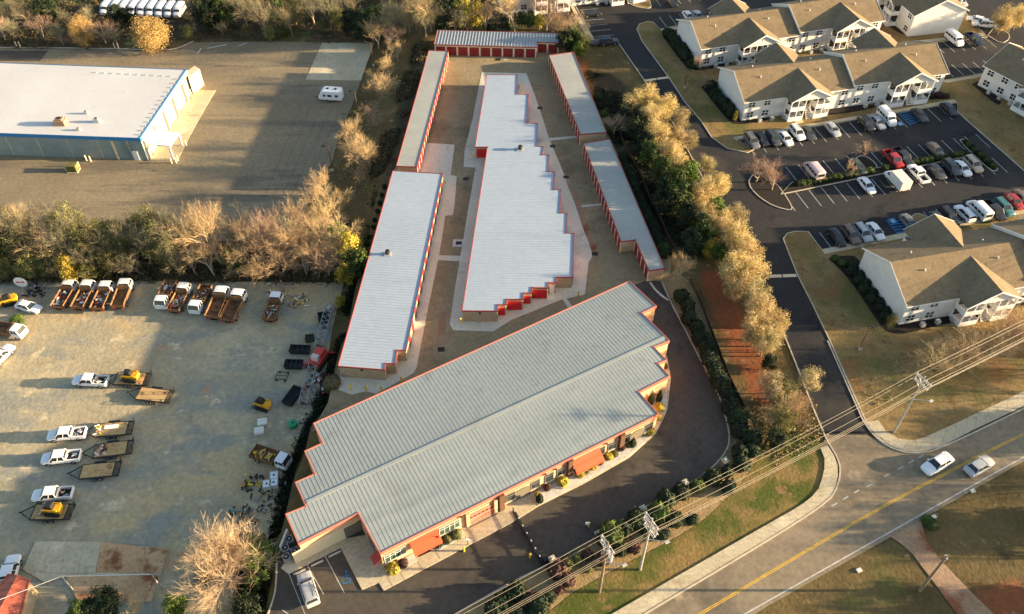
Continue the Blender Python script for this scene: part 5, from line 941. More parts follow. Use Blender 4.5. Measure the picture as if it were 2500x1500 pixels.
e = thing('crane_base', 'bright red machine base between the two lattice boom lengths', 'machinery', (*K(1, 1, 455, 1110, YZ+.8).xy, YZ), R(70)); b = MB(); b.box(-1.6, 1.6, -1.0, 1.0, .5, 1.3); b.box(-.4, 1.3, -.7, .7, 1.3, 2.0); b.build('body', 'red_frame', e); b = MB(); b.box(-2.2, 2.2, -1.3, -.8, 0, .5); b.box(-2.2, 2.2, .8, 1.3, 0, .5); b.build('track', 'rubber', e); b = MB(); b.bar((-1.5, 1.0, .9), (-2.2, 2.2, .1), .25, .25); b.bar((1.5, -1.0, .9), (2.4, -1.8, .1), .25, .25); b.build('outrigger', 'red_frame', e); MB().box(-1.2, -.4, -.6, .6, 1.3, 2.2).build('cab', 'chrome_pink', e)
def bundle(c, r, x, y, lx_, ly_, h, m, label, rz=0., cat='bin', lid='black_metal', nm='waste_bin'):
    e = thing(nm, label, cat, (*K(c, r, x, y, YZ+h/2).xy, YZ), rz); b = MB(); t = .06
    b.add([(-lx_/2*s_, -ly_/2*s_, zz) if q == 0 else (lx_/2*s_, -ly_/2*s_, zz) if q == 1 else (lx_/2*s_, ly_/2*s_, zz) if q == 2 else (-lx_/2*s_, ly_/2*s_, zz) for zz, s_ in ((.08, .9), (h, 1.0), (h-.02, .94), (h*.45, .9)) for q in range(4)], [(3,2,1,0)]+[(4*i+k, 4*i+(k+1) % 4, 4*i+4+(k+1) % 4, 4*i+4+k) for i in range(3) for k in range(4)]+[(12,13,14,15)]); b.build('tub', m, e, fix=True)
    b = MB()
    for k in range(4): xx = -lx_/2+lx_*(k+.5)/4; b.box(xx-.05, xx+.05, -ly_/2-.04, ly_/2+.04, h-.12, h+.03)
    b.build('rim_bar', lid, e); b = MB()
    for sx in (-1, 1): b.box(sx*lx_*.35-.08, sx*lx_*.35+.08, -ly_*.4, ly_*.4, 0, .1)
    b.build('skid', 'black_metal', e); return e
bundle(1, 1, 320, 1052, 3.4, 1.5, .9, 'tarp_black', 'long black water trough nearest the red machine base', R(-3)); bundle(1, 1, 275, 1160, 3.0, 1.6, .9, 'tarp_black', 'shorter black trough below the long one', R(-2)); bundle(1, 1, 490, 820, 1.8, 2.2, .9, 'tarp_black', 'black trough tucked under the top of the boom', R(15)); bundle(1, 1, 265, 1390, 1.7, 3.6, 1.0, 'tarp_black', 'black bin with planks on top near the yellow loader', R(-22)); bundle(1, 1, 390, 970, 1.5, 1.3, .8, 'leaf_scrub', 'small brown tub above the long black trough', R(10), 'tub')
def heap(c, r, x, y, seed, n, sz, mats, label, nm='scrap_heap', cat='scrap'):
    e = thing(nm, label, cat, (*K(c, r, x, y, YZ+.2).xy, YZ)); junk(e, seed, -sz, sz, -sz, sz, 0, n, mats)
    for ch in e.children: ch['kind'] = 'stuff'
    return e
heap(1, 1, 310, 700, 5, 40, 1.6, ('yellow', 'grey_metal', 'box_white', 'deck_wood', 'rust_bed'), 'heap of mixed scrap right of the lone truck'); heap(1, 1, 440, 1300, 6, 50, 2.0, ('dark', 'grey_metal', 'black_metal', 'red_frame', 'box_white'), 'heap of dark scrap beside the lower lattice boom'); heap(0, 2, 1760, 790, 7, 55, 2.2, ('dark', 'grey_metal', 'rust_bed', 'teal_box', 'black_metal'), 'heap of dark scrap above the bare tree'); heap(0, 2, 1830, 530, 8, 30, 1.4, ('dark', 'black_metal', 'yellow'), 'dark tool heap with a yellow bar left of the white tanks')
heap(1, 2, 80, 640, 9, 45, 2.4, ('dark', 'rust_bed', 'grey_metal', 'black_metal'), 'rusty scrap scattered below the white tanks'); heap(0, 1, 260, 620, 10, 40, 1.8, ('dark', 'black_metal', 'grey_metal'), 'black heap of attachments by the round white disc'); heap(1, 1, 170, 620, 11, 24, 2.2, ('box_white', 'grey_metal', 'rust_bed'), 'litter of white scraps under the trees'); heap(1, 1, 545, 760, 12, 14, .8, ('chrome_pink', 'box_white', 'deck_wood'), 'pinkish scrap on the head of the boom')
def tank(c, r, x, y, label, rr=.55, h=1.2, m='white_paint', z=YZ):
    e = thing('tank', label, 'tank', (*K(c, r, x, y, z+h).xy, z)); MB().tube((0, 0, .12), (0, 0, h), rr, n=14).build('shell', m, e); MB().tube((0, 0, h), (0, 0, h+.12), rr*.95, rr*.3, n=14).build('dome', m, e); MB().tube((0, 0, h+.1), (0, 0, h+.22), rr*.22, n=10).build('lid', 'black_metal', e); MB().box(-rr*.9, rr*.9, -rr*.9, rr*.9, 0, .12).build('pallet', 'deck_wood', e); return e
def cube_tank(c, r, x, y, label, rz):
    e = thing('cube_tank', label, 'tank', (*K(c, r, x, y, YZ+1).xy, YZ), rz); MB().box(-.55, .55, -.6, .6, .15, 1.1).build('bladder', 'white_paint', e); b = MB()
    for k in range(4):
        q = -.56+k*.373
        for s in (-1, 1): b.bar((q, s*.62, .1), (q, s*.62, 1.14), .03, .03); b.bar((s*.57, q*1.05, .1), (s*.57, q*1.05, 1.14), .03, .03)
    for zz in (.3, .6, .9, 1.14):
        for s in (-1, 1): b.bar((-.57, s*.62, zz), (.57, s*.62, zz), .03, .03); b.bar((s*.57, -.62, zz), (s*.57, .62, zz), .03, .03)
    b.build('cage', 'galv', e); MB().box(-.6, .6, -.62, .62, 0, .13).build('pallet', 'deck_wood', e); MB().tube((0, 0, 1.1), (0, 0, 1.18), .14, n=10).build('lid', 'black_metal', e)
for x, y, lab in ((78, 540, 'caged white tank left of the pair by the dark slope'), (128, 530, 'caged white tank in the middle of the three'), (130, 478, 'caged white tank furthest from the camera of the three')): cube_tank(1, 2, x, y, lab, R(8))
for x, y, lab in ((45, 92, 'white sack pile on the gravel above the green barrel'), (22, 155, 'white square crate below the sack pile')):
    e = thing('bulk_bag', lab, 'bag', (*K(1, 2, x, y, YZ+.5).xy, YZ), R(12)); MB().loft([[(cx*q, cy*q, zz) for cx, cy in ((-.7, -.6), (.7, -.6), (.7, .6), (-.7, .6))] for zz, q in ((0, .85), (.3, 1.0), (.7, .98), (.85, .6))]).build('bag', 'box_white', e, fix=True); MB().bar((-.5, 0, .9), (.5, 0, .9), .05, .1).build('loop', 'box_white', e)
tank(1, 2, 265, 98, 'round green barrel on the gravel', .7, .8, 'green_paint')
e = thing('cart_frame', 'empty black wheeled cart frame on the gravel', 'cart', (*K(1, 1, 190, 1243, YZ+.3).xy, YZ), R(-6)); b = MB()
for s in (-1, 1): b.bar((-.95, s*.75, .45), (.95, s*.75, .45), .08, .1); b.bar((s*.95, -.75, .45), (s*.95, .75, .45), .08, .1)
b.bar((-.95, 0, .45), (.95, 0, .45), .06, .06); b.build('frame', 'black_metal', e)
for s in (-1, 1):
    for q in (-1, 1): MB().tube((s*.7, q*.8, .2), (s*.7, q*.9, .2), .2, n=10).build('wheel', 'rubber', e)
e = thing('sign_disc', 'round white sign disc with red marks at the tree edge', 'sign', (*K(0, 1, 170, 600, YZ).xy, YZ), 0); b = MB(); b.tube((0, -.05, 1.3), (0, .05, 1.3), 1.15, n=24); b.build('disc', 'white_paint', e)
for x0, x1 in ((-.75, -.08), (.08, .75)): MB().box(x0, x1, -.075, -.052, 1.2, 1.55).build('lettering', 'red_frame', e)
b = MB(); b.bar((-.6, .12, 0), (-.6, .12, 1.5), .1, .1); b.bar((.6, .12, 0), (.6, .12, 1.5), .1, .1); b.build('post', 'wood_pole', e)
# condensers and bottles by the office wall
for x, y, lab in ((240, 935, 'upper right gas cylinder cluster by the office corner'), (210, 1000, 'middle left condenser by the office corner'), (280, 1020, 'middle right condenser by the office corner'), (218, 1065, 'front condenser by the office corner')):
    e = thing('condenser', lab.replace('gas cylinder cluster', 'condenser'), 'air conditioner', (*K(1, 2, x, y, .9).xy, float(GZ(*K(1, 2, x, y, .9).xy))+.0), R(28)); MB().box(-.5, .5, -.5, .5, .02, .85).build('case', 'grey_metal', e); MB().tube((0, 0, .85), (0, 0, .89), .4, n=14).build('fan_guard', 'black_metal', e); MB().tube((0, 0, .89), (0, 0, .91), .14, n=10).build('fan_hub', 'galv', e)
for x, y, w_ in ((205, 945, .5),): e = tag(place(MB().box(-.12, .12, -1.3, 1.3, 0, 1.2).build('utility_cabinet', 'white_paint'), K(1, 2, x, y, .6), float(GZ(*K(1, 2, x, y, .6).xy)), R(-10)), 'tall white utility panel beside the condensers', 'cabinet')
for k, (x, y) in enumerate(((128, 985), (122, 1030), (112, 1075))): tank(1, 2, x, y, 'white canister by the dark bank, %s from the top' % ORD[k+1], .35, .8, 'white_paint', float(GZ(*K(1, 2, x, y, ZL).xy)))
# west lot: transformer, light poles, bollards
e = thing('transformer', 'pale green pad transformer between bollards below the warehouse', 'transformer', (*K(0, 0, 530, 1225, ZL+.5).xy, ZL+.02), 0); MB().box(-.95, .95, -.75, .75, .12, 1.55).build('case', 'leaf_olive', e); MB().box(-1.1, 1.1, -.9, .9, 0, .12).build('plinth', 'concrete', e); MB().box(-1.0, 1.0, -.8, .8, 1.55, 1.63).build('lid', 'leaf_olive', e)
def bollard(p, z, label, m='yellow', h=1.0, r=.1):
    e = thing('bollard', label, 'bollard', (p.x, p.y, z), 0, 'bollards'); MB().tube((0, 0, 0), (0, 0, h), r, n=10).build('pipe', m, e); MB().tube((0, 0, h), (0, 0, h+r*.7), r, r*.4, n=10).build('cap', m, e)
for k, (x, y, n) in enumerate(((485, 1245, 'left of'), (552, 1250, 'in front of'), (575, 1210, 'right of'))): bollard(K(0, 0, x, y, ZL), ZL, 'cream bollard %s the pad transformer' % n, 'cream', 1.2, .14)
for k, (x, y, n) in enumerate(((590, 1140, 'tallest, leftmost'), (628, 1165, 'middle one'), (660, 1172, 'rightmost'))): bollard(K(0, 0, x, y, ZL), ZL, 'cream bollard at the warehouse wall, %s' % n, 'cream', 1.3, .14)
for k, (x, y) in enumerate(((1245, 1185), (1278, 1182), (1290, 1165), (1325, 1055), (1350, 1055), (1210, 940), (1270, 855), (1328, 765), (1385, 685), (1405, 645))): bollard(K(0, 0, x, y, ZL), ZL, 'cream bollard at the loading bays, %s from the canopy' % ORD[k+1], 'cream', 1.2, .16)
for k, (x, y) in enumerate(((125, 345), (150, 345), (835, 355), (862, 355))): bollard(K(0, 0, x, y, ZL), ZL, 'cream bollard on the north kerb of the west lot, %s from left' % ORD[k+1], 'cream', 1.5, .14)
yb_ = [(1, 1, 690, 1340, 'leftmost of three south of the west block'), (1, 1, 800, 1345, 'middle of three south of the west block'), (1, 1, 910, 1350, 'rightmost of three south of the west block'), (1, 1, 1055, 1280, 'at the southeast corner of the west apron'), (1, 1, 1483, 858, 'at the southwest corner of the central block'), (2, 1, 480, 660, 'at the south-east corner of the central apron'), (2, 1, 788, 345, 'at the notch of the southeast row'), (1, 0, 1575, 1150, 'beside the lone red west door'), (1, 0, 1372, 1330, 'at the north end of the west block'), (1, 0, 1388, 405, 'at the north end of the northwest row'), (2, 0, 165, 412, 'at the corner of the north row'), (2, 0, 52, 640, 'at the northern step of the central block'), (1, 2, 1507, 1028, 'at the walk corner before the gate'), (2, 2, 130, 1075, 'inside the black gate'), (2, 2, 555, 850, 'in the middle of the drive')]
for c, r, x, y, n in yb_: bollard(K(c, r, x, y), .05, 'yellow bollard '+n, 'yellow', 1.05, .15)
def light_pole(p, z, h, label, arm, head='dark'):
    e = thing('light_pole', label, 'light pole', (p.x, p.y, z), arm, 'car park lights'); MB().tube((0, 0, 0), (0, 0, h), .12, .07, n=8).build('pole', 'brown_col' if head == 'dark' else 'black_metal', e); MB().tube((0, 0, 0), (0, 0, .5), .28, n=10).build('footing', 'concrete', e); b = MB(); b.bar((0, 0, h-.05), (.8, 0, h), .08, .08); b.build('arm', 'black_metal', e); MB().box(.6, 1.3, -.25, .25, h-.04, h+.12).build('lamp_head', 'black_metal', e)
light_pole(K(1, 0, 742, 838, ZL), ZL, 6.2, 'dark light pole right of the white camper', R(178)); light_pole(K(1, 0, 556, 1240, ZL), ZL, 6.2, 'dark light pole above the golden trees at the lot edge', R(178)); light_pole(K(1, 0, 852, 480, ZL), ZL, 6.2, 'dark light pole beside the concrete pad', R(178)); light_pole(K(0, 1, 622, 215, ZL), ZL, 6.0, 'dark light pole rising from the tree line', R(190))
light_pole(K(3, 1, 662, 1052), .1, 5.0, 'lone dark light pole on the south lawn', R(20)); light_pole(K(2, 0, 1250, 642), .1, 4.6, 'light pole on the lawn between apartment lane and blocks', R(-20))

# ------------------------------------------------------------------ street furniture of the front
def pillar(p, label):
    e = thing('brick_pillar', label, 'pillar', (p.x, p.y, -.02), R(28), 'brick pillars along the drive'); MB().box(-.36, .36, -.36, .36, 0, 1.35).build('shaft', 'stone_brick', e); MB().box(-.43, .43, -.43, .43, 1.35, 1.46).build('cap', 'concrete', e); MB().box(-.14, .14, -.14, .14, 1.46, 1.75).build('lantern', 'galv', e); return p
pl = [pillar(K(2, 2, x, y, 0), 'brick pillar with pale cap, %s from the black gate' % ORD[k+1]) for k, (x, y) in enumerate(((290, 1118), (622, 935), (942, 752), (1246, 566), (1532, 408)))]
for k in range(4):
    a, b_ = pl[k], pl[k+1]; d = (b_-a).normalized(); a2, b2_ = a+d*.5, b_-d*.5; L = (b2_-a2).length; e = thing('iron_fence', 'low black iron fence between the %s and %s brick pillars' % (ORD[k+1], ORD[k+2]), 'fence', (*a2.xy, -.02), math.atan2(d.y, d.x), 'iron fence panels'); b = MB()
    for zz in (.2, 1.0): b.bar((0, 0, zz), (L, 0, zz), .05, .05)
    b.build('rail', 'black_metal', e); b = MB(); n = int(L/.16)
    for q in range(n+1): b.bar((L*q/n, 0, .0), (L*q/n, 0, 1.08), .025, .025)
    struct(b.build('pickets', 'black_metal', e), 'stuff')
ga, gb = K(2, 2, 5, 748), K(2, 2, 215, 1128); L = (gb-ga).length; d = (gb-ga).normalized(); e = thing('sliding_gate', 'long black sliding gate across the drive', 'gate', (*ga.xy, .04), math.atan2(d.y, d.x)); b = MB()
for zz in (.12, .6, 1.35): b.bar((0, 0, zz), (L, 0, zz), .1, .1)
for yy in (.35,): b.bar((0, yy, .12), (L, yy, .12), .12, .2)
b.build('gate_frame', 'black_metal', e); b = MB(); n = int(L/.2)
for q in range(n+1): b.bar((L*q/n, 0, .1), (L*q/n, 0, 1.4), .04, .04)
struct(b.build('pickets', 'black_metal', e), 'stuff'); b = MB()
for q in range(7): b.box(L*(q+.5)/7-.12, L*(q+.5)/7+.12, -.08, .08, 1.4, 1.46)
b.build('gate_caps', 'galv', e); MB().box(L-1.0, L+.2, .3, .9, 0, 1.0).build('gate_motor', 'black_metal', e)
e = thing('keypad_post', 'white keypad head on a post by the walk corner', 'keypad', (*K(1, 2, 1535, 985).xy, .05)); MB().tube((0, 0, 0), (0, 0, 1.2), .05).build('post', 'black_metal', e); MB().box(-.22, .22, -.12, .12, 1.1, 1.6).build('keypad', 'white_paint', e)
e = thing('keypad_post', 'white keypad on a post in the drive near the yellow bollard', 'keypad', (*K(2, 2, 540, 862).xy, .035)); MB().tube((0, 0, 0), (0, 0, 1.2), .05).build('post', 'black_metal', e); MB().box(-.2, .2, -.12, .12, 1.1, 1.5).build('keypad', 'white_paint', e)
tag(place(MB().box(-.9, .9, -.6, .6, 0, .03).build('door_mat', 'dark'), K(1, 2, 1212, 1025), .142, R(28)), 'black mat on the walk under the orange awning', 'mat')
def drain(c, r, x, y, lab, fr=False):
    p = K(c, r, x, y); e = thing('storm_drain', lab, 'drain', (p.x, p.y, .03), 0, 'storm drains')
    if fr: MB().box(-1.1, 1.1, -1.0, 1.0, 0, .035).build('collar', 'concrete_pale', e)
    MB().box(-.55, .55, -.45, .45, .0, .045).build('grate', 'dark', e); b = MB()
    for k in range(6): b.box(-.5+k*.18, -.44+k*.18, -.44, .44, .045, .055)
    b.build('bars', 'black_metal', e)
drain(1, 1, 1470, 280, 'storm drain in a pale concrete collar between the blocks', True); drain(1, 1, 1342, 1050, 'storm drain in the lane south of the sediment streak'); drain(2, 1, 600, 358, 'storm drain at the tip of the central apron'); drain(2, 0, 202, 785, 'storm drain beside the northern apron edge'); drain(2, 0, 295, 1062, 'storm drain below the upper concrete strip'); drain(2, 0, 392, 1286, 'storm drain midway along the east lane'); drain(1, 0, 1520, 1298, 'storm drain between west apron and central block'); drain(1, 0, 1755, 434, 'storm drain before the north row doors')
# ---- utility poles and wires
PH = 13.0
def upole(tp, lean, label, transf=False, ang=0., m='wood_pole', arms=((12.6, 2.6), (11.5, 2.6))):
    e = thing('utility_pole', label, 'utility pole', (tp.x, tp.y, -.1), ang, 'utility poles'); MB().tube((0, 0, 0), (0, 0, PH+.3), .19, .12, n=8).build('pole', m, e); ins = []
    for z, w_ in arms:
        for o_ in (-.14, .14): MB().bar((o_, -w_/2, z), (o_, w_/2, z), .1, .13).build('crossarm', 'galv', e)
        for y in (-w_/2+.12, -w_/6, w_/2-.12):
            MB().tube((0, y, z+.06), (0, y, z+.42), .07, .05, n=8).build('insulator', 'white_paint', e)
    b = MB()
    for z, w_ in arms:
        for s in (-1, 1): b.bar((0, s*w_*.36, z), (0, 0, z-.75), .05, .05)
    b.build('brace', 'galv', e)
    if transf:
        for y in (-.55, 0.02, .55): MB().tube((.5-abs(y)*.35, y, 9.3), (.5-abs(y)*.35, y, 10.4), .3, n=10).build('transformer_can', 'galv', e)
    b = MB(); b.bar((0, 0, 8.2), (1.7, -1.5, 8.5), .08, .08); b.build('lamp_arm', 'galv', e); MB().box(1.5, 2.1, -1.75, -1.4, 8.42, 8.58).build('street_lamp', 'galv', e); return e
ta, tb, tc = P(1484, 1325, PH), P(1592, 1268, PH), P(2258, 922, PH); dd = (tc-ta).normalized(); pang = math.atan2(dd.y, dd.x)
upole(ta, 0, 'utility pole with transformer cans nearest the black gate', True, pang); upole(tb, 0, 'utility pole with several crossarms on the verge, second from gate', False, pang, 'pole_grey', ((12.6, 2.6), (11.5, 2.8), (10.4, 2.2))); upole(tc, 0, 'utility pole with crossed arms on the apartment side', False, pang, 'pole_grey', ((12.6, 2.6), (11.6, 2.4)))
# plain leaning-looking pole by the dirt drive
p = K(3, 2, 1100, 1312); e = thing('plain_pole', 'plain dark wooden pole beside the dirt drive', 'utility pole', (p.x, p.y, -.1)); MB().tube((0, 0, 0), (0, 0, 9.5), .2, .14, n=8).build('pole', 'wood_pole', e); MB().box(-.1, .1, -.3, .3, 9.0, 9.2).build('bracket', 'galv', e)
def wire(pts, r, sag, label, m='wire'):
    b = MB()
    for a, c in zip(pts[:-1], pts[1:]):
        n = 14; prev = None
        for k in range(n+1):
            t = k/n; q = a.lerp(c, t); q.z -= sag*4*t*(1-t)*((c-a).length/60)
            if prev is not None: b.tube(prev, q, r, n=4, cap=False)
            prev = q
    tag(b.build('power_line', m), label, 'cable', 'overhead power lines')
side = Vector((-dd.y, dd.x, 0)); t0 = ta-(tc-ta).normalized()*70; t3_ = tc+(tc-ta).normalized()*70
for k, (z, off, lab) in enumerate(((13.05, 1.18, 'upper overhead line on the office side'), (13.05, -.43, 'upper overhead line in the middle'), (13.05, -1.18, 'upper overhead line on the road side'), (11.95, 1.18, 'lower overhead line on the office side'), (11.95, -1.18, 'lower overhead line on the road side'), (8.9, .2, 'thick communication cable lowest on the poles'))):
    wire([Vector((q.x, q.y, z))+side*off for q in (t0, ta, tb, tc, t3_)], .024 if k < 5 else .032, 1.0, lab)
# yard cable and its post
p = K(0, 2, 540, 1318, ZL); pt = Vector((p.x, p.y, ZL+4.4)); e = thing('cable_post', 'thin pale post holding a cable over the foundation slab', 'post', (p.x, p.y, ZL)); MB().tube((0, 0, 0), (0, 0, 4.5), .09, .06).build('post', 'pole_grey', e); MB().box(-.25, .25, -.05, .05, 4.2, 4.3).build('crosspiece', 'pole_grey', e)
p2 = K(0, 2, 1098, 1192, ZL+4.4); e = thing('cable_post', 'second cable post at the right end of the foundation slab', 'post', (p2.x, p2.y, ZL)); MB().tube((0, 0, 0), (0, 0, 4.5), .09, .06).build('post', 'pole_grey', e); MB().box(-.25, .25, -.05, .05, 4.2, 4.3).build('crosspiece', 'pole_grey', e)
wire([K(0, 2, -200, 1450, ZL+4.4), pt, p2], .03, .5, 'pale cable strung over the red shed and foundation slab', 'white_paint')
for c, r, x, y, lab in ((3, 2, 660, 1165, 'small white utility lid in the grass below the road'), (3, 2, 1482, 590, 'small white marker lid near the road edge on the right'), (3, 2, 1200, 778, 'small white marker among weeds by the dirt drive')):
    e = thing('valve_box', lab.replace(' lid', ' valve box'), 'valve box', (*K(c, r, x, y).xy, -.08), R(20)); MB().box(-.38, .38, -.28, .28, 0, .14).build('box', 'concrete', e); MB().box(-.32, .32, -.23, .23, .14, .17).build('cover', 'box_white', e)
# retaining edge / low dark fence east of the hedge
l = smooth_poly(KL(2, 1, [(1290, 560), (1370, 720), (1480, 1030), (1600, 1330), (1680, 1484)]), 1); e = thing('timber_fence', 'long dark timber fence behind the driveway hedge', 'fence', (*l[0].xy, -.1)); prev = None
for k in range(len(l)-1):
    a, b_ = l[k]-l[0], l[k+1]-l[0]; n = max(1, int((b_-a).length/2.4))
    for q in range(n):
        s0, s1 = a.lerp(b_, q/n), a.lerp(b_, (q+1)/n); b = MB(); b.bar((s0.x, s0.y, .55), (s1.x, s1.y, .55), .06, 1.0); b.build('fence_board', 'brown_col', e); MB().box(s0.x-.08, s0.x+.08, s0.y-.08, s0.y+.08, 0, 1.25).build('fence_post', 'brown_col', e)
l = KL(2, 0, [(790, 1010), (860, 1150), (930, 1280), (1010, 1484)])+KL(2, 1, [(1040, 30), (1100, 180), (1170, 340)]); e = thing('timber_fence', 'dark timber fence along the hedge behind the southeast row', 'fence', (*l[0].xy, -.1))
for k in range(len(l)-1):
    a, b_ = l[k]-l[0], l[k+1]-l[0]; n = max(1, int((b_-a).length/2.4))
    for q in range(n): s0, s1 = a.lerp(b_, q/n), a.lerp(b_, (q+1)/n); b = MB(); b.bar((s0.x, s0.y, .55), (s1.x, s1.y, .55), .06, 1.0); b.build('fence_board', 'brown_col', e); MB().box(s0.x-.08, s0.x+.08, s0.y-.08, s0.y+.08, 0, 1.25).build('fence_post', 'brown_col', e)
# ------------------------------------------------------------------ vegetation
def bare_meshes(seed, h, spread=.55, lv=(8, 6, 6, 5), trunk=.26, multi=1, droop=0., tr=.22, tw=.03):
    rnd = random.Random(seed); wood, twig = MB(), MB()
    def rdir(d, ang):
        a = rnd.uniform(0, 2*math.pi); up = Vector((0, 0, 1)) if abs(d.z) < .9 else Vector((1, 0, 0)); r = d.cross(up).normalized(); u = r.cross(d); return (d*math.cos(ang)+(r*math.cos(a)+u*math.sin(a))*math.sin(ang)).normalized()
    def grow(p, d, L, r, lvl):
        n = 3 if lvl < 2 else 2; q = p.copy(); pts = [q.copy()]
        for k in range(n):
            d = (d+Vector((rnd.gauss(0, .10), rnd.gauss(0, .10), rnd.gauss(.05-droop*(lvl > 1), .08)))).normalized(); q2 = q+d*(L/n); r0, r1 = r*(1-.55*k/n), r*(1-.55*(k+1)/n)
            (wood if lvl < 2 else twig).tube(q, q2, r0, r1, n=5 if lvl < 2 else 3, cap=False); q = q2; pts.append(q.copy())
        if lvl >= len(lv): return
        for c in range(lv[lvl]):
            t = (.35+.65*(c+rnd.random())/lv[lvl]) if lvl else (.3+.7*(c+rnd.random())/lv[lvl]); i = min(int(t*n), n-1); b = pts[i].lerp(pts[i+1], t*n-i); ang = (spread if lvl < 2 else .62)*rnd.uniform(.6, 1.35)
            grow(b, rdir(d, ang), L*rnd.uniform(.50, .72) if lvl else h*rnd.uniform(.40, .62)*(1.15-.45*t), max(r*.5*(1-.3*t), tw*.45 if lvl > 1 else tw), lvl+1)
    for m in range(multi):
        d0 = Vector((0, 0, 1)) if multi == 1 else Vector((math.cos(m*2.4)*.35, math.sin(m*2.4)*.35, 1)).normalized(); grow(Vector((math.cos(m*2.4)*.25*(multi > 1), math.sin(m*2.4)*.25*(multi > 1), -.2)), d0, h*.55, trunk/(1+.5*(multi > 1)), 0)
    return wood, twig
def quad(b, c, n, s, rnd):
    up = Vector((rnd.gauss(0, 1), rnd.gauss(0, 1), rnd.gauss(0, 1))); r = n.cross(up)
    if r.length < 1e-3: return
    r.normalize(); u = n.cross(r).normalized(); o = len(b.v); r *= s*rnd.uniform(.7, 1.2); u *= s*rnd.uniform(.5, .9); b.v += [tuple(c-r), tuple(c-u*.8+r*.1), tuple(c+r), tuple(c+u)]; b.f.append((o, o+1, o+2, o+3))
def leafy_meshes(seed, h, rad, clumps=55, per=75, size=.22, base=.28, shape='oval', trunk=.2):
    rnd = random.Random(seed); wood, leaf = MB(), MB(); zc = h*(base+(1-base)*.5); hz = h*(1-base)*.5
    wood.tube((0, 0, -.2), (rnd.gauss(0, .1), rnd.gauss(0, .1), h*.45), trunk, trunk*.6, n=7, cap=False); top = Vector((0, 0, h*.42))
    for k in range(clumps):
        while True:
            v = Vector((rnd.uniform(-1, 1), rnd.uniform(-1, 1), rnd.uniform(-1, 1)))
            if .3 < v.length < 1: break
        v = v*(.55+.45*v.length)
        w_ = 1.0 if shape == 'oval' else max(.12, (1-v.z)*.55)
        c = Vector((v.x*rad*w_, v.y*rad*w_, zc+v.z*hz)); cr = rad*rnd.uniform(.20, .36)*(w_**.5)
        if k % 3 == 0: wood.tube(top.lerp(Vector((0, 0, c.z*.6)), .5), c, trunk*.35, .03, n=4, cap=False)
        for q in range(per):
            n = Vector((rnd.gauss(0, 1), rnd.gauss(0, 1), rnd.gauss(.35, 1))).normalized(); quad(leaf, c+n*cr*rnd.uniform(.25, 1.4), (n+Vector((rnd.gauss(0, .5), rnd.gauss(0, .5), rnd.gauss(.3, .5)))).normalized(), size*rnd.uniform(.7, 1.3), rnd)
    return wood, leaf
def tree_proto(name, pair, wm, cm, cname='crown'):
    e = thing(name, 'x', 'tree'); TOP.append(max(v[2] for v in pair[0].v+pair[1].v)); pair[0].build('trunk', wm, e); pair[1].build(cname, cm, e); return e
TR = {}; TOP = []
for k in range(3): TR['gold%d' % k] = tree_proto('bare_tree', bare_meshes(10+k, 10, .5, tw=.028), 'bark_pale', 'twig_gold')
for k in range(2): TR['pink%d' % k] = tree_proto('bare_tree', bare_meshes(20+k, 10, .62, (8, 6, 6, 5), tw=.028), 'bark_pale', 'twig_pink')
for k in range(3): TR['grey%d' % k] = tree_proto('bare_tree', bare_meshes(30+k, 10, .55, (8, 6, 6, 5), tw=.03, multi=1), 'bark', 'twig_grey')
for k in range(2): TR['bush%d' % k] = tree_proto('bare_shrub', bare_meshes(40+k, 8, .5, (5, 5, 5, 4), .14, 4, tw=.03), 'bark', 'twig_gold')
TR['willow0'] = tree_proto('golden_willow', leafy_meshes(50, 9, 4.2, 110, 110, .13, .02), 'bark_pale', 'leaf_amber')
TR['big0'] = tree_proto('bare_tree', bare_meshes(56, 10, .62, (16, 9, 7, 5), .28, tw=.03), 'bark_pale', 'twig_bright')
for k in range(3): TR['pear%d' % k] = tree_proto('flowering_tree', leafy_meshes(60+k, 9, 3.1, 85, 95, .125, .15), 'bark', 'leaf_blossom')
for k in range(2): TR['pale%d' % k] = tree_proto('flowering_tree', leafy_meshes(65+k, 9, 3.0, 70, 75, .115, .2), 'bark', 'leaf_pale')
for k in range(2): TR['green%d' % k] = tree_proto('evergreen_tree', leafy_meshes(70+k, 8, 2.8, 55, 80, .22, .1), 'bark', 'leaf_green')
for k in range(2): TR['dark%d' % k] = tree_proto('evergreen_tree', leafy_meshes(75+k, 8, 3.2, 55, 80, .24, .05), 'bark', 'leaf_dark')
for k in range(2): TR['olive%d' % k] = tree_proto('budding_tree', leafy_meshes(80+k, 9, 3.4, 75, 80, .14, .1), 'bark', 'leaf_olive')
TR['bright0'] = tree_proto('evergreen_tree', leafy_meshes(85, 8, 3.0, 60, 80, .24, .06), 'bark', 'leaf_bright')
TR['yellow0'] = tree_proto('budding_tree', leafy_meshes(87, 8, 2.6, 50, 70, .2, .1), 'bark', 'leaf_yellow')
TR['rust0'] = tree_proto('sapling', bare_meshes(90, 5, .6, (6, 5, 5, 3), .06, tw=.03), 'bark', 'twig_pink')
BARE = ('gold', 'pink', 'grey', 'bush', 'big', 'rust')
TOPH = dict(zip(TR.keys(), TOP))
rv = random.Random(3)
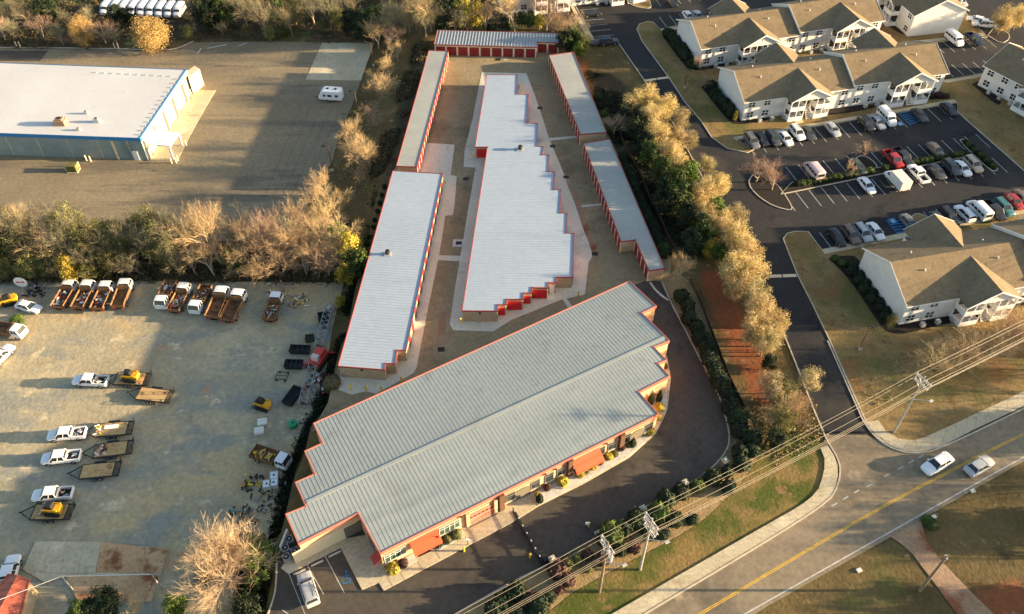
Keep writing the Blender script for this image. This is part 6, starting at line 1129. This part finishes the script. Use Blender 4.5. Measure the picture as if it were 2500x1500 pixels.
def tree(kind, pos, h, label, group, zz=None, wide=1.0):
    ks = [k for k in TR if k.rstrip('0123456789') == kind]; kk = rv.choice(ks); e = copy_tree(TR[kk]); s_ = h/TOPH[kk]*(1.1 if kind in BARE else 1.0); wide = wide*(1.12 if kind in BARE else 1.0); z = float(GZ(pos.x, pos.y))-.08 if zz is None else zz
    e.location = (pos.x, pos.y, z); e.rotation_euler = (0, 0, rv.uniform(0, 6.28)); e.scale = (s_*wide*rv.uniform(.92, 1.08), s_*wide*rv.uniform(.92, 1.08), s_); e['label'] = label; e['group'] = group; return e
def tk(kind, c, r, x, y, h, label, group, zb=0., wide=1.0):
    p = K(c, r, x, y, zb+h*.6); return tree(kind, p, h, label, group, None, wide)
LAB = {'gold': 'bare golden-twigged tree', 'pink': 'bare pinkish-twigged tree', 'grey': 'bare grey-brown tree', 'bush': 'bare multi-stemmed shrub', 'olive': 'olive-green budding tree', 'green': 'green leafy tree', 'dark': 'dark evergreen tree', 'bright': 'bright green tree', 'yellow': 'yellow-green tree', 'pear': 'cream-blossomed tree', 'pale': 'pale blossoming tree', 'willow': 'amber weeping tree', 'rust': 'rust-coloured sapling', 'big': 'wide bare tree'}
# tree line between west lot and yard
n = 0
for row, (v, step, h0) in enumerate(((608, 50, 9.2), (640, 46, 9.6), (674, 52, 6.6))):
    u = -70+row*17
    while u < 850:
        if u < 330: kind = ('olive', 'grey', 'olive', 'bush', 'grey')[n % 5]
        elif u < 480: kind = ('grey', 'olive', 'grey', 'gold')[n % 4]
        elif u < 590: kind = ('gold', 'grey', 'gold')[n % 3]
        else: kind = ('gold', 'bush', 'gold', 'pink')[n % 4]
        gap = 588 < u < 606
        if not gap and not (row == 2 and 330 < u < 420):
            h = h0*rv.uniform(.85, 1.15)*(1.15 if 450 < u < 560 and row < 2 else 1.0)*(.92 if u > 600 and row < 2 else 1); p = P(u+rv.uniform(-12, 12), v+rv.uniform(-8, 8), ZL)
            tree(kind, p, h, '%s, %s from left, %s of the tree line' % (LAB[kind], ORD[len([0 for q in range(-70+row*17, int(u)+1, step)])], ('back row', 'middle row', 'front row')[row]), 'tree line above the yard')
        n += 1; u += step
for x, y, kind, h, lab in ((480, 440, 'yellow', 6.5, 'yellowish leafy tree overhanging the trucks'), (200, 420, 'olive', 6.5, 'olive tree beside the round white sign'), (1680, 380, 'green', 6, 'green tree inside the bare tree line near trucks'), (620, 450, 'olive', 5.5, 'olive bush right of the yellowish leafy tree')): tk(kind, 0, 1, x, y, h, lab, 'tree line above the yard', ZL)
for x, y, kind, h, lab in ((690, 300, 'yellow', 8.5, 'yellow-green tree at the corner of the west block'), (720, 400, 'green', 7.5, 'green tree below the yellow-green one by the west block'), (640, 470, 'yellow', 6, 'lowest yellow tree beside the west block corner'), (600, 690, 'yellow', 3, 'small yellow bush on the end of the boom'), (590, 240, 'bright', 7.5, 'bright green tree left of the yellow-green one'), (500, 60, 'gold', 8, 'tall golden bare tree above the green corner trees'), (260, 130, 'gold', 7.5, 'tall golden bare tree left of the tallest one'), (420, 250, 'gold', 7, 'golden bare tree in front of the tall pair'), (70, 210, 'pink', 7, 'pinkish bare tree at the gap in the line'), (340, 330, 'gold', 8, 'golden bare tree low in the right cluster'), (500, 380, 'bush', 7, 'golden thicket left of the corner green trees')): tk(kind, 1, 1, x, y, h, lab, 'trees by the corner of the west block', ZL)
# strip between west lot and storage
for k, (x, y, kind, h, lab) in enumerate(((945, 215, 'pink', 6.5, 'fan-shaped'), (1105, 150, 'pink', 6.5, 'narrow upright'), (1225, 165, 'grey', 9, 'tall pale-stemmed'), (1020, 345, 'gold', 5, 'small fan-shaped'), (912, 440, 'gold', 7, 'upright'), (892, 590, 'bush', 6.5, 'many-stemmed'), (845, 800, 'pink', 4.6, 'round pinkish'), (660, 890, 'gold', 7.5, 'open-branched'), (745, 1050, 'bush', 8, 'broad many-stemmed'), (815, 1095, 'gold', 6.5, 'leaning'), (702, 1245, 'gold', 4, 'small'), (520, 1290, 'gold', 6.5, 'tall'), (475, 1420, 'gold', 6.5, 'broad'), (560, 1400, 'gold', 6, 'stout'), (860, 520, 'grey', 5, 'thin grey'))): tk(kind, 1, 0, x, y, h, '%s bare tree, %s down the strip beside storage rows' % (lab, ORD[k+1]), 'trees on the wooded strip', -1.8, 1.25 if kind == 'pink' and h < 5 else 1.0)
# north woods
for x, y, h, lab in ((575, 195, 8, 'left amber weeping tree behind the warehouse'), (1075, 215, 9, 'right and wider amber weeping tree behind the warehouse')): tk('willow', 0, 0, x, y, h, lab, 'amber trees', ZL, 1.15 if x > 900 else .85)
NW = [(0, 0, 280, 190, 'pink', 6), (0, 0, 110, 190, 'grey', 6.5), (0, 0, -10, 190, 'pink', 6), (0, 0, 420, 235, 'grey', 5.5), (0, 0, 730, 215, 'pink', 6), (0, 0, 820, 250, 'grey', 5), (0, 0, 310, 50, 'dark', 7), (0, 0, 170, 90, 'grey', 7), (0, 0, 20, 60, 'grey', 7), (0, 0, 660, 110, 'grey', 6), (0, 0, 830, 85, 'dark', 6), (0, 0, 930, 100, 'dark', 5), (0, 0, 1380, 110, 'grey', 7), (0, 0, 1500, 70, 'dark', 9), (0, 0, 1620, 60, 'green', 8), (0, 0, 1760, 50, 'grey', 10), (0, 0, 1350, 220, 'olive', 4), (0, 0, 1600, 190, 'grey', 4), (0, 0, 1780, 210, 'olive', 4), (0, 0, 470, 130, 'grey', 5),
 (1, 0, 30, 90, 'grey', 11), (1, 0, 150, 80, 'green', 8), (1, 0, 270, 60, 'olive', 8), (1, 0, 240, 130, 'grey', 8), (1, 0, 400, 40, 'grey', 9), (1, 0, 520, 70, 'grey', 9), (1, 0, 590, 120, 'olive', 6), (1, 0, 690, 130, 'dark', 8), (1, 0, 760, 90, 'dark', 8), (1, 0, 640, 30, 'grey', 9), (1, 0, 840, 40, 'green', 9), (1, 0, 860, 130, 'gold', 8), (1, 0, 940, 40, 'grey', 10), (1, 0, 1000, 70, 'grey', 9), (1, 0, 1060, 50, 'gold', 9), (1, 0, 1150, 40, 'grey', 10), (1, 0, 1180, 90, 'grey', 9), (1, 0, 1260, 60, 'gold', 10), (1, 0, 1320, 90, 'grey', 9), (1, 0, 1390, 60, 'dark', 9), (1, 0, 1440, 130, 'grey', 7), (1, 0, 1500, 60, 'yellow', 9), (1, 0, 1560, 110, 'grey', 8), (1, 0, 1610, 90, 'yellow', 8), (1, 0, 1670, 110, 'gold', 8), (1, 0, 1700, 170, 'dark', 4), (1, 0, 1360, 160, 'dark', 5), (1, 0, 1540, 170, 'grey', 5), (1, 0, 210, 230, 'green', 3.5), (1, 0, 90, 230, 'olive', 4), (1, 0, 480, 180, 'olive', 3.5), (1, 0, 1800, 160, 'dark', 4),
 (2, 0, 20, 80, 'gold', 9), (2, 0, 70, 130, 'green', 4), (2, 0, 130, 140, 'green', 4.5), (2, 0, 200, 140, 'yellow', 4.5), (2, 0, 255, 70, 'pink', 9), (2, 0, 310, 130, 'bush', 6), (2, 0, 380, 190, 'bush', 5.5), (2, 0, 440, 140, 'pink', 6), (2, 0, 480, 210, 'grey', 6), (2, 0, 380, 275, 'dark', 6), (2, 0, 450, 270, 'green', 6), (2, 0, 480, 345, 'bright', 4), (2, 0, 520, 300, 'olive', 5)]
for k, (c, r, x, y, kind, h) in enumerate(NW): tk(kind, c, r, x, y, h, '%s, %s from the left in the northern woods' % (LAB[kind], ORD[1+sum(1 for q in NW if (q[0]*1855+q[2]) < (c*1855+x))]), 'northern woods', ZL if c*1855+x < 2600 else 0)
# blossom row and evergreens east of the storage yard
PRW = [(2, 0, 880, 720, 7.5, 'pear'), (2, 0, 1000, 690, 7.5, 'pear'), (2, 0, 1020, 830, 8, 'pear'), (2, 0, 1120, 760, 7, 'pear'), (2, 0, 1230, 850, 7, 'pale'), (2, 0, 1060, 950, 8, 'pear'), (2, 0, 1290, 1000, 5.5, 'pale'), (2, 0, 1200, 1000, 6, 'pear'), (2, 0, 1150, 1090, 7, 'pear'), (2, 0, 1410, 1190, 5.5, 'pale'), (2, 0, 1230, 1190, 6.5, 'pear'), (2, 0, 1390, 1370, 7.5, 'pear'), (2, 0, 1490, 1330, 7, 'pear'), (2, 1, 1400, 60, 7, 'pear'), (2, 1, 1500, 110, 8, 'pear'), (2, 1, 1620, 70, 7, 'pale'), (2, 1, 1650, 230, 8, 'pear'), (2, 1, 1560, 190, 7, 'pear'), (2, 1, 1720, 340, 7, 'pear'), (2, 1, 1620, 440, 8.5, 'pear'), (2, 1, 1740, 470, 8, 'pear'), (2, 1, 1640, 560, 7.5, 'pear'), (2, 1, 1770, 620, 7.5, 'pale'), (2, 1, 1810, 760, 7.5, 'pear'), (2, 1, 1780, 880, 8, 'pear'), (2, 1, 1840, 980, 6.5, 'pale'), (3, 1, 60, 850, 7, 'pear'), (3, 1, 20, 960, 6, 'pale'), (3, 1, 310, 1260, 6, 'pale'), (3, 1, 30, 1290, 6.5, 'pale'), (3, 1, 130, 1320, 5, 'olive'), (3, 1, 160, 1420, 4.5, 'bush'), (3, 2, 120, 60, 5, 'olive'), (3, 2, 40, 40, 4, 'bush'), (3, 1, 230, 1440, 4, 'bush'), (3, 2, 200, 20, 4, 'bush'), (3, 1, 70, 1380, 4.5, 'pale')]
for k, (c, r, x, y, h, kind) in enumerate(PRW): tk(kind, c, r, x, y, h, '%s, %s counting down the lane-side row' % (LAB[kind], ORD[k+1]), 'blossom row beside the apartment lane', 0)
GRW = [(2, 0, 870, 820, 6, 'dark'), (2, 0, 920, 900, 6.5, 'dark'), (2, 0, 960, 1010, 6, 'dark'), (2, 0, 1010, 1090, 6.5, 'green'), (2, 0, 1110, 1210, 7, 'green'), (2, 0, 1180, 1290, 7, 'green'), (2, 0, 1290, 1250, 6.5, 'bright'), (2, 0, 1130, 1340, 6, 'dark'), (2, 0, 1230, 1400, 7, 'green'), (2, 0, 1120, 1440, 5.5, 'dark'), (2, 0, 1020, 960, 5.5, 'yellow'), (2, 1, 1300, 60, 6, 'dark'), (2, 1, 1370, 160, 6.5, 'green'), (2, 1, 1480, 30, 6, 'bright'), (2, 1, 1330, 250, 5.5, 'dark'), (2, 1, 1440, 310, 4.5, 'yellow'), (2, 1, 1420, 230, 6, 'green'), (2, 1, 1500, 330, 4.5, 'green'), (3, 1, 20, 1130, 3.5, 'dark'), (3, 1, 90, 1400, 3.5, 'dark'), (3, 2, 60, 200, 3.5, 'dark')]
for k, (c, r, x, y, h, kind) in enumerate(GRW): tk(kind, c, r, x, y, h, '%s under the blossom row, %s from the north' % (LAB[kind], ORD[k+1]), 'evergreens under the blossom row', 0)
for c, r, x, y, kind, h, lab, wd in ((2, 0, 745, 900, 'pink', 5, 'small bare pinkish tree beside the notch between east rows', 1), (2, 1, 1220, 440, 'gold', 6, 'bare golden tree at the corner of the southeast row', 1), (0, 2, 1545, 1130, 'big', 10, 'wide bare golden tree at the bottom of the yard', 1.2), (0, 2, 1870, 960, 'bright', 5, 'bright green tree right of the wide bare tree', .8), (1, 2, 20, 1040, 'bright', 7, 'bright green tree left of the white canisters', .9), (1, 2, 10, 1200, 'green', 5, 'green tree below the bright green one', .9), (0, 2, 1260, 1410, 'bright', 5, 'bright green tree at the bottom edge beside the slab', .9), (0, 2, 730, 1400, 'dark', 5, 'dark evergreen at the bottom edge under the slab', 1), (0, 2, 580, 1460, 'green', 5, 'green bush at the bottom edge left of dark evergreen', 1), (0, 2, 1000, 1450, 'gold', 4, 'small amber bare tree on the slab edge', 1), (0, 2, 1800, 1440, 'dark', 6, 'dark evergreen at the bottom edge by the drive', 1), (0, 2, 1660, 1480, 'grey', 4, 'grey thicket below the wide bare tree', 1),
  (3, 1, 1270, 1105, 'bush', 5, 'bare tan thicket leftmost along the power lines', 1.4), (3, 1, 1400, 1085, 'bush', 4.5, 'bare tan thicket second along the power lines', 1.4), (3, 1, 1500, 1030, 'bush', 5.5, 'bare tan thicket third along the power lines', 1.4), (3, 1, 1650, 1010, 'bush', 4.5, 'bare tan thicket fourth along the power lines', 1.4), (3, 1, 1770, 950, 'bush', 6, 'bare tan thicket fifth along the power lines', 1.4), (3, 1, 1860, 900, 'bush', 5.5, 'bare tan thicket at the right edge by the power lines', 1.4),
  (2, 0, 1795, 1205, 'pink', 6.5, 'bare pinkish tree on the car park island', 1.15), (3, 0, 60, 1270, 'pink', 6, 'second bare pinkish tree on the car park island', 1.1), (3, 0, 1720, 120, 'pear', 8, 'blossoming tree at the top right corner', 1.0), (3, 0, 1830, 100, 'pear', 7, 'blossoming tree cut by the right edge', 1.0), (3, 0, 730, 1070, 'rust', 4, 'rust-coloured sapling in the car park lane', 1.0), (3, 0, 580, 1205, 'rust', 3.6, 'rust-coloured sapling by the dark green sedan', 1.0), (2, 0, 1325, 440, 'rust', 4, 'rust-coloured sapling at the northern block corner', 1), (2, 0, 1410, 585, 'rust', 3.5, 'rust-coloured sapling between the two northern blocks', 1), (2, 0, 1625, 830, 'yellow', 3, 'yellow conical sapling at the block corner', .6), (3, 1, 905, 830, 'olive', 4, 'slender conical tree at the south block corner', .55), (1, 0, 1830, 40, 'pink', 8, 'bare tree before the top centre apartment', .8)): tk(kind, c, r, x, y, h, lab, 'single trees', ZL if c == 0 or (c, r) == (1, 2) else 0, wd)
for k, (x, y, h, kind) in enumerate(((84, 52, 8, 'grey'), (92, 57, 9, 'dark'), (88, 63, 8, 'grey'), (97, 68, 9, 'grey'), (100, 74, 8, 'dark'), (94, 79, 9, 'grey'), (104, 84, 9, 'grey'), (82, 46, 8, 'dark'), (90, 41, 9, 'grey'), (112, 71, 10, 'dark'), (108, 62, 10, 'grey'), (106, 90, 8, 'dark'))): tree(kind, Vector((x, y, 0)), h, '%s standing %s from the south beyond the right edge' % (LAB[kind], ORD[k+1]), 'roadside trees east of the view')
for v_ in TR.values(): hide_proto(v_)

# ---- shrubs
def shrub_mesh(seed, m, shape='round', leaves=420, size=.13):
    rnd = random.Random(seed); bm = bmesh.new(); bmesh.ops.create_icosphere(bm, subdivisions=3, radius=1.0)
    for v in bm.verts:
        f = .84+.2*mnoise.noise(v.co*2.2+Vector((seed, 0, 0)))+.10*mnoise.noise(v.co*5+Vector((0, seed, 0))); z = v.co.z; v.co *= f
        if shape == 'cone': k = max(.05, (1-z)*.5)**.7; v.co.x *= k; v.co.y *= k
        v.co.z = (v.co.z+.9)*.5
    b = MB(); b.v = [tuple(v.co) for v in bm.verts]; b.f = [tuple(v.index for v in f.verts) for f in bm.faces]; pts = [v.co.copy() for v in bm.verts]; bm.normal_update(); nr = [v.normal.copy() for v in bm.verts]; bm.free()
    for k in range(leaves):
        i = rnd.randrange(len(pts)); quad(b, pts[i]+nr[i]*rnd.uniform(0, .09)+Vector((rnd.gauss(0, .04), rnd.gauss(0, .04), rnd.gauss(0, .03))), (nr[i]+Vector((rnd.gauss(0, .5), rnd.gauss(0, .5), rnd.gauss(.2, .5)))).normalized(), size*rnd.uniform(.6, 1.3), rnd)
    me = bpy.data.meshes.new('shrub'); me.from_pydata(b.v, [], b.f); me.materials.append(MATS[m]); return me
SH_ = {'dark': [shrub_mesh(k, 'leaf_dark') for k in range(3)], 'green': [shrub_mesh(5+k, 'leaf_green') for k in range(2)], 'yellow': [shrub_mesh(8+k, 'leaf_yellow', 'round', 500, .16) for k in range(2)], 'cone': [shrub_mesh(11, 'leaf_dark', 'cone')], 'plum': [shrub_mesh(13+k, 'leaf_plum', 'round', 500, .16) for k in range(2)], 'olive': [shrub_mesh(16+k, 'leaf_olive') for k in range(2)], 'scrub': [shrub_mesh(19+k, 'leaf_scrub', 'round', 500, .16) for k in range(3)], 'bright': [shrub_mesh(23, 'leaf_bright')]}
def shrub(kind, p, rad, h, label, group, z=None):
    o = link('shrub', rv.choice(SH_[kind])); zz = float(GZ(p.x, p.y))-.06 if z is None else z; o.location = (p.x, p.y, zz); o.scale = (rad*rv.uniform(.92, 1.08), rad*rv.uniform(.92, 1.08), h); o.rotation_euler = (0, 0, rv.uniform(0, 6.28)); return tag(o, label, 'shrub', group)
def shrubs(c, r, pts, kind, rad, h, fmt, group, z0=0., z=None):
    for k, q in enumerate(pts): shrub(q[2] if len(q) > 2 and isinstance(q[2], str) else kind, K(c, r, q[0], q[1], z0+h*.45), rad*(q[3] if len(q) > 3 else 1)*rv.uniform(.9, 1.1), h*(q[3] if len(q) > 3 else 1)*rv.uniform(.9, 1.1), fmt % ORD[k+1], group, z)
shrubs(2, 1, [(1230, 665), (1275, 735), (1290, 820), (1340, 885), (1360, 965), (1420, 1030), (1395, 950, 'green', .8), (1440, 1120), (1420, 1090), (1470, 1190), (1500, 1260), (1480, 1230), (1540, 1330), (1520, 1290), (1580, 1380), (1580, 1445), (1600, 1484)], 'dark', 1.45, 2.3, 'round dark shrub in the driveway hedge, %s from the north', 'driveway hedge')
shrubs(2, 2, [(1580, -10), (1640, 55, 'dark', 1.1), (1650, 150), (1740, 210), (1655, 300), (1750, 295), (1665, 390), (1565, 440, 'dark', .8), (1455, 490), (1575, 555, 'dark', .9), (1350, 545, 'green', .9), (1225, 595), (1115, 650, 'dark', 1.2), (1065, 745, 'green', 1.2), (900, 800, 'dark', 1.25), (720, 905, 'green', 1.25), (660, 930, 'dark', .9), (815, 870), (1180, 790, 'dark', .9), (1310, 785, 'dark', .75), (1090, 890, 'dark', .9), (980, 870, 'dark', .8), (785, 1010, 'dark', .8), (885, 990, 'plum', .8), (655, 1080, 'plum', .8), (550, 1040, 'plum', .6), (410, 1110, 'olive', .7), (470, 1080, 'olive', .6), (560, 1135, 'olive', .5), (335, 1155, 'plum', .9), (405, 1225, 'plum', .7), (335, 1290, 'plum', .65), (270, 1350, 'dark', .75), (140, 1365, 'plum', .75), (30, 1305, 'dark', 1.0), (200, 1410, 'dark', 1.0), (40, 1465, 'dark', .8), (160, 1465, 'dark', .8), (1640, 75, 'dark', 1.0)], 'dark', 1.4, 2.2, 'rounded shrub in front bed, %s from the driveway bend', 'front bed shrubs')
shrubs(1, 2, [(1780, 1400), (1850, 1330), (1720, 1440)], 'dark', 1.3, 1.9, 'dark shrub at the lower end of the front bed, %s from the top', 'front bed shrubs')
shrubs(2, 1, [(950, 20), (970, 60), (990, 100), (1005, 130), (1020, 160), (1030, 195), (1040, 220), (1060, 255), (1070, 290), (1095, 320, 'green', 1.0), (1110, 345)], 'dark', 1.3, 1.9, 'dark hedge shrub behind the southeast row, %s from the middle', 'east hedge'); shrubs(2, 0, [(800, 1150), (815, 1190), (840, 1230), (855, 1270), (870, 1310), (885, 1350), (900, 1390), (915, 1430), (930, 1470)], 'dark', 1.3, 1.9, 'dark hedge shrub behind the upper half of the southeast row, %s from north', 'east hedge')
shrubs(2, 0, [(620, 700), (640, 760), (660, 820, 'green'), (690, 880, 'bright', 1.2), (700, 930, 'bright', 1.0)], 'dark', 1.0, 1.4, 'low shrub beside the northeast row, %s from north', 'east hedge')
shrubs(1, 0, [(930, 1350), (910, 1410), (895, 1470)], 'dark', .55, .9, 'small dark shrub left of the west block, %s in the upper bed', 'west bed'); shrubs(1, 1, [(880, 45), (860, 110), (850, 160), (820, 215), (805, 270), (780, 330)], 'dark', .55, .9, 'small dark shrub left of the west block, %s in the lower bed', 'west bed')
FB = 'facade planting'
for c, r, x, y, kind, rad, h, lab in ((2, 2, 200, 640, 'cone', .75, 2.2, 'dark conical shrub by the first arched opening'), (2, 2, 185, 615, 'yellow', .5, .7, 'small yellow shrub behind the first conical shrub'), (2, 2, 370, 522, 'yellow', .85, 1.2, 'big yellow shrub left of the first brown column'), (2, 2, 492, 462, 'yellow', .75, 1.0, 'yellow shrub left end under the right awning'), (2, 2, 530, 440, 'olive', .7, .9, 'olive shrub under the right awning'), (2, 2, 580, 408, 'yellow', .75, 1.0, 'yellow shrub right end under the right awning'), (2, 2, 700, 337, 'yellow', .7, 1.0, 'yellow shrub left of the second brown column'), (2, 2, 738, 320, 'olive', .65, .8, 'olive shrub beside the second brown column'), (2, 2, 878, 238, 'cone', .7, 2.2, 'dark conical shrub by the second arched opening'), (2, 2, 845, 250, 'olive', .6, .9, 'olive shrub left of the second conical shrub'), (2, 2, 1000, 160, 'yellow', .75, 1.0, 'yellow shrub at the last window'), (2, 2, 1058, 52, 'yellow', .6, .9, 'yellow shrub round the east corner'), (2, 2, 635, 378, 'plum', .55, .9, 'plum-coloured shrub right of the awning'), (2, 2, 255, 565, 'plum', .55, 1.1, 'plum-coloured shrub between the left windows'), (2, 2, 795, 275, 'plum', .55, 1.0, 'plum-coloured shrub at the second column'), (1, 2, 990, 1150, 'yellow', .9, 1.3, 'yellow shrub at the office corner bed'), (1, 2, 1065, 1115, 'plum', .7, 1.0, 'plum shrub in the office corner bed'), (1, 2, 1320, 955, 'cone', .8, 2.6, 'dark conical shrub right of the left awning'), (1, 2, 1385, 940, 'olive', .75, 1.0, 'olive ball shrub beside the conical shrub'), (1, 2, 1455, 902, 'olive', .8, 1.1, 'olive ball shrub at the bed end'), (2, 1, 1008, 1410, 'cone', .65, 2.6, 'left of two slim cypress shrubs on the east side'), (2, 1, 1072, 1385, 'cone', .7, 2.8, 'right of two slim cypress shrubs on the east side'), (2, 1, 1070, 1465, 'yellow', .8, 1.1, 'yellow shrub below the two cypress shrubs'), (2, 1, 1112, 1170, 'plum', .45, .8, 'small dark shrub at the east step')):
    shrub(kind, K(c, r, x, y, .2+h*.45), rad, h, lab, FB, .17)
AP = 'apartment foundation shrubs'
shrubs(2, 0, [(1130, 240), (1160, 270), (1185, 295), (1200, 325), (1230, 350), (1245, 385), (1265, 410), (1310, 465)], 'dark', 1.5, 2.0, 'dark foundation shrub at the northern block gable, %s from the top', AP, 0, .1); shrubs(2, 0, [(1445, 620), (1475, 670), (1500, 715), (1540, 745), (1570, 785), (1595, 820)], 'dark', 1.4, 1.9, 'dark foundation shrub at the car park block gable, %s from the top', AP, 0, .1)
shrubs(3, 1, [(615, 435), (610, 480), (660, 510), (655, 550), (710, 570), (695, 610), (760, 635), (745, 680), (810, 705), (805, 745), (860, 770), (850, 810)], 'dark', 1.0, 1.3, 'dark ball shrub at the south block gable, %s from the top', AP, 0, .1)
shrubs(3, 1, [(490, 390), (540, 420)], 'green', .9, .9, 'low green shrub at the north-west tip of the south block bed, %s', AP, 0, .1)
shrubs(3, 0, [(1130, 690), (1180, 690), (1230, 685), (1290, 695), (810, 270)], 'plum', .9, .9, 'low dark shrub along the car park block front, %s from left', AP, 0, .1)
n = 0
pa, pb = K(3, 0, 190, 1348), K(3, 0, 1440, 1120)
for k in range(34):
    if 14 < k < 17: continue
    shrub('green' if k % 3 else 'dark', pa.lerp(pb, (k+.5)/34), .85, .95, 'clipped hedge plant on the car park median, %s from the west' % ORD[k+1], 'car park hedge', .1)
pa, pb = K(3, 0, 1420, 1035), K(3, 0, 1640, 1225)
for k in range(10): shrub('green' if k % 2 else 'dark', pa.lerp(pb, (k+.5)/10), .8, .9, 'hedge plant on the slanting end island, %s from the north' % ORD[k+1], 'car park hedge', .1)
shrubs(3, 2, [(1160, 800), (1190, 830)], 'green', .9, .9, 'green weed clump by the dirt drive, %s', 'roadside weeds'); shrubs(0, 1, [(115, 830), (135, 850)], 'bright', 1.2, .7, 'bright green weed patch by the white truck, %s', 'yard weeds', ZL); shrubs(1, 1, [(540, 1290), (560, 1330), (520, 1250)], 'scrub', 1.4, 1.2, 'grey bramble at the west block corner, %s', 'yard weeds', -1.5)
# ---- undergrowth that nobody could count
def brush(name, label, polys, n, size, m, hmax, seed):
    rnd = random.Random(seed); b = MB()
    for poly, z in polys:
        ps = [(p.x, p.y) for p in PL(poly, z)]; xs = [p[0] for p in ps]; ys = [p[1] for p in ps]; k = 0; tries = 0
        while k < n and tries < n*8:
            tries += 1; x, y = rnd.uniform(min(xs), max(xs)), rnd.uniform(min(ys), max(ys)); ins = False; j = len(ps)-1
            for i in range(len(ps)):
                if (ps[i][1] > y) != (ps[j][1] > y) and x < (ps[j][0]-ps[i][0])*(y-ps[i][1])/(ps[j][1]-ps[i][1])+ps[i][0]: ins = not ins
                j = i
            if not ins or mnoise.noise(Vector((x*.14, y*.14, seed))) < -.12: continue
            k += 1; g = float(GZ(x, y))-.1; hh = hmax*rnd.uniform(.3, 1)*(.55+.6*max(0, mnoise.noise(Vector((x*.2, y*.2, seed+5)))+.4))
            for q in range(7): quad(b, Vector((x+rnd.gauss(0, .45), y+rnd.gauss(0, .45), g+hh*rnd.uniform(.1, 1))), Vector((rnd.gauss(0, 1), rnd.gauss(0, 1), rnd.gauss(.5, .8))).normalized(), size*rnd.uniform(.6, 1.4), rnd)
    o = b.build(name, m); struct(o, 'stuff'); tag(o, label, 'brush'); return o
brush('undergrowth', 'brown tangled undergrowth on the woodland floor and slopes', [([(-60, -30), (1400, -30), (1400, 60), (1330, 72), (1050, 72), (900, 98), (640, 92), (470, 98), (430, 116), (-60, 108)], -2), ([(-60, 600), (590, 600), (700, 575), (860, 560), (870, 690), (-60, 690)], ZL), ([(935, 430), (985, 300), (1040, 125), (1020, 120), (960, 280), (905, 430)], -1.5)], 3600, .22, 'leaf_scrub', 1.3, 4)
brush('dark_undergrowth', 'dark brush filling the slope beside the storage blocks', [([(1430, 170), (1530, 200), (1640, 420), (1720, 640), (1600, 560), (1540, 420), (1470, 290)], 0), ([(930, 430), (818, 900), (795, 990), (740, 1060), (700, 1180), (670, 1290), (655, 1300), (690, 1150), (730, 1060), (785, 930), (830, 750), (880, 620)], -1.5), ([(600, 1300), (660, 1340), (640, 1500), (440, 1500), (500, 1400)], ZL)], 1500, .2, 'leaf_dark', 1.0, 8)
brush('dry_weeds', 'dry golden weeds on the banks and verges', [([(1860, 900), (1990, 1000), (2010, 1070), (1900, 1130), (1840, 1080)], 0), ([(2100, 880), (2500, 760), (2500, 860), (2130, 1000)], 0), ([(830, 260), (930, 230), (920, 480), (820, 520)], -1.5)], 500, .13, 'leaf_pale', .45, 12)
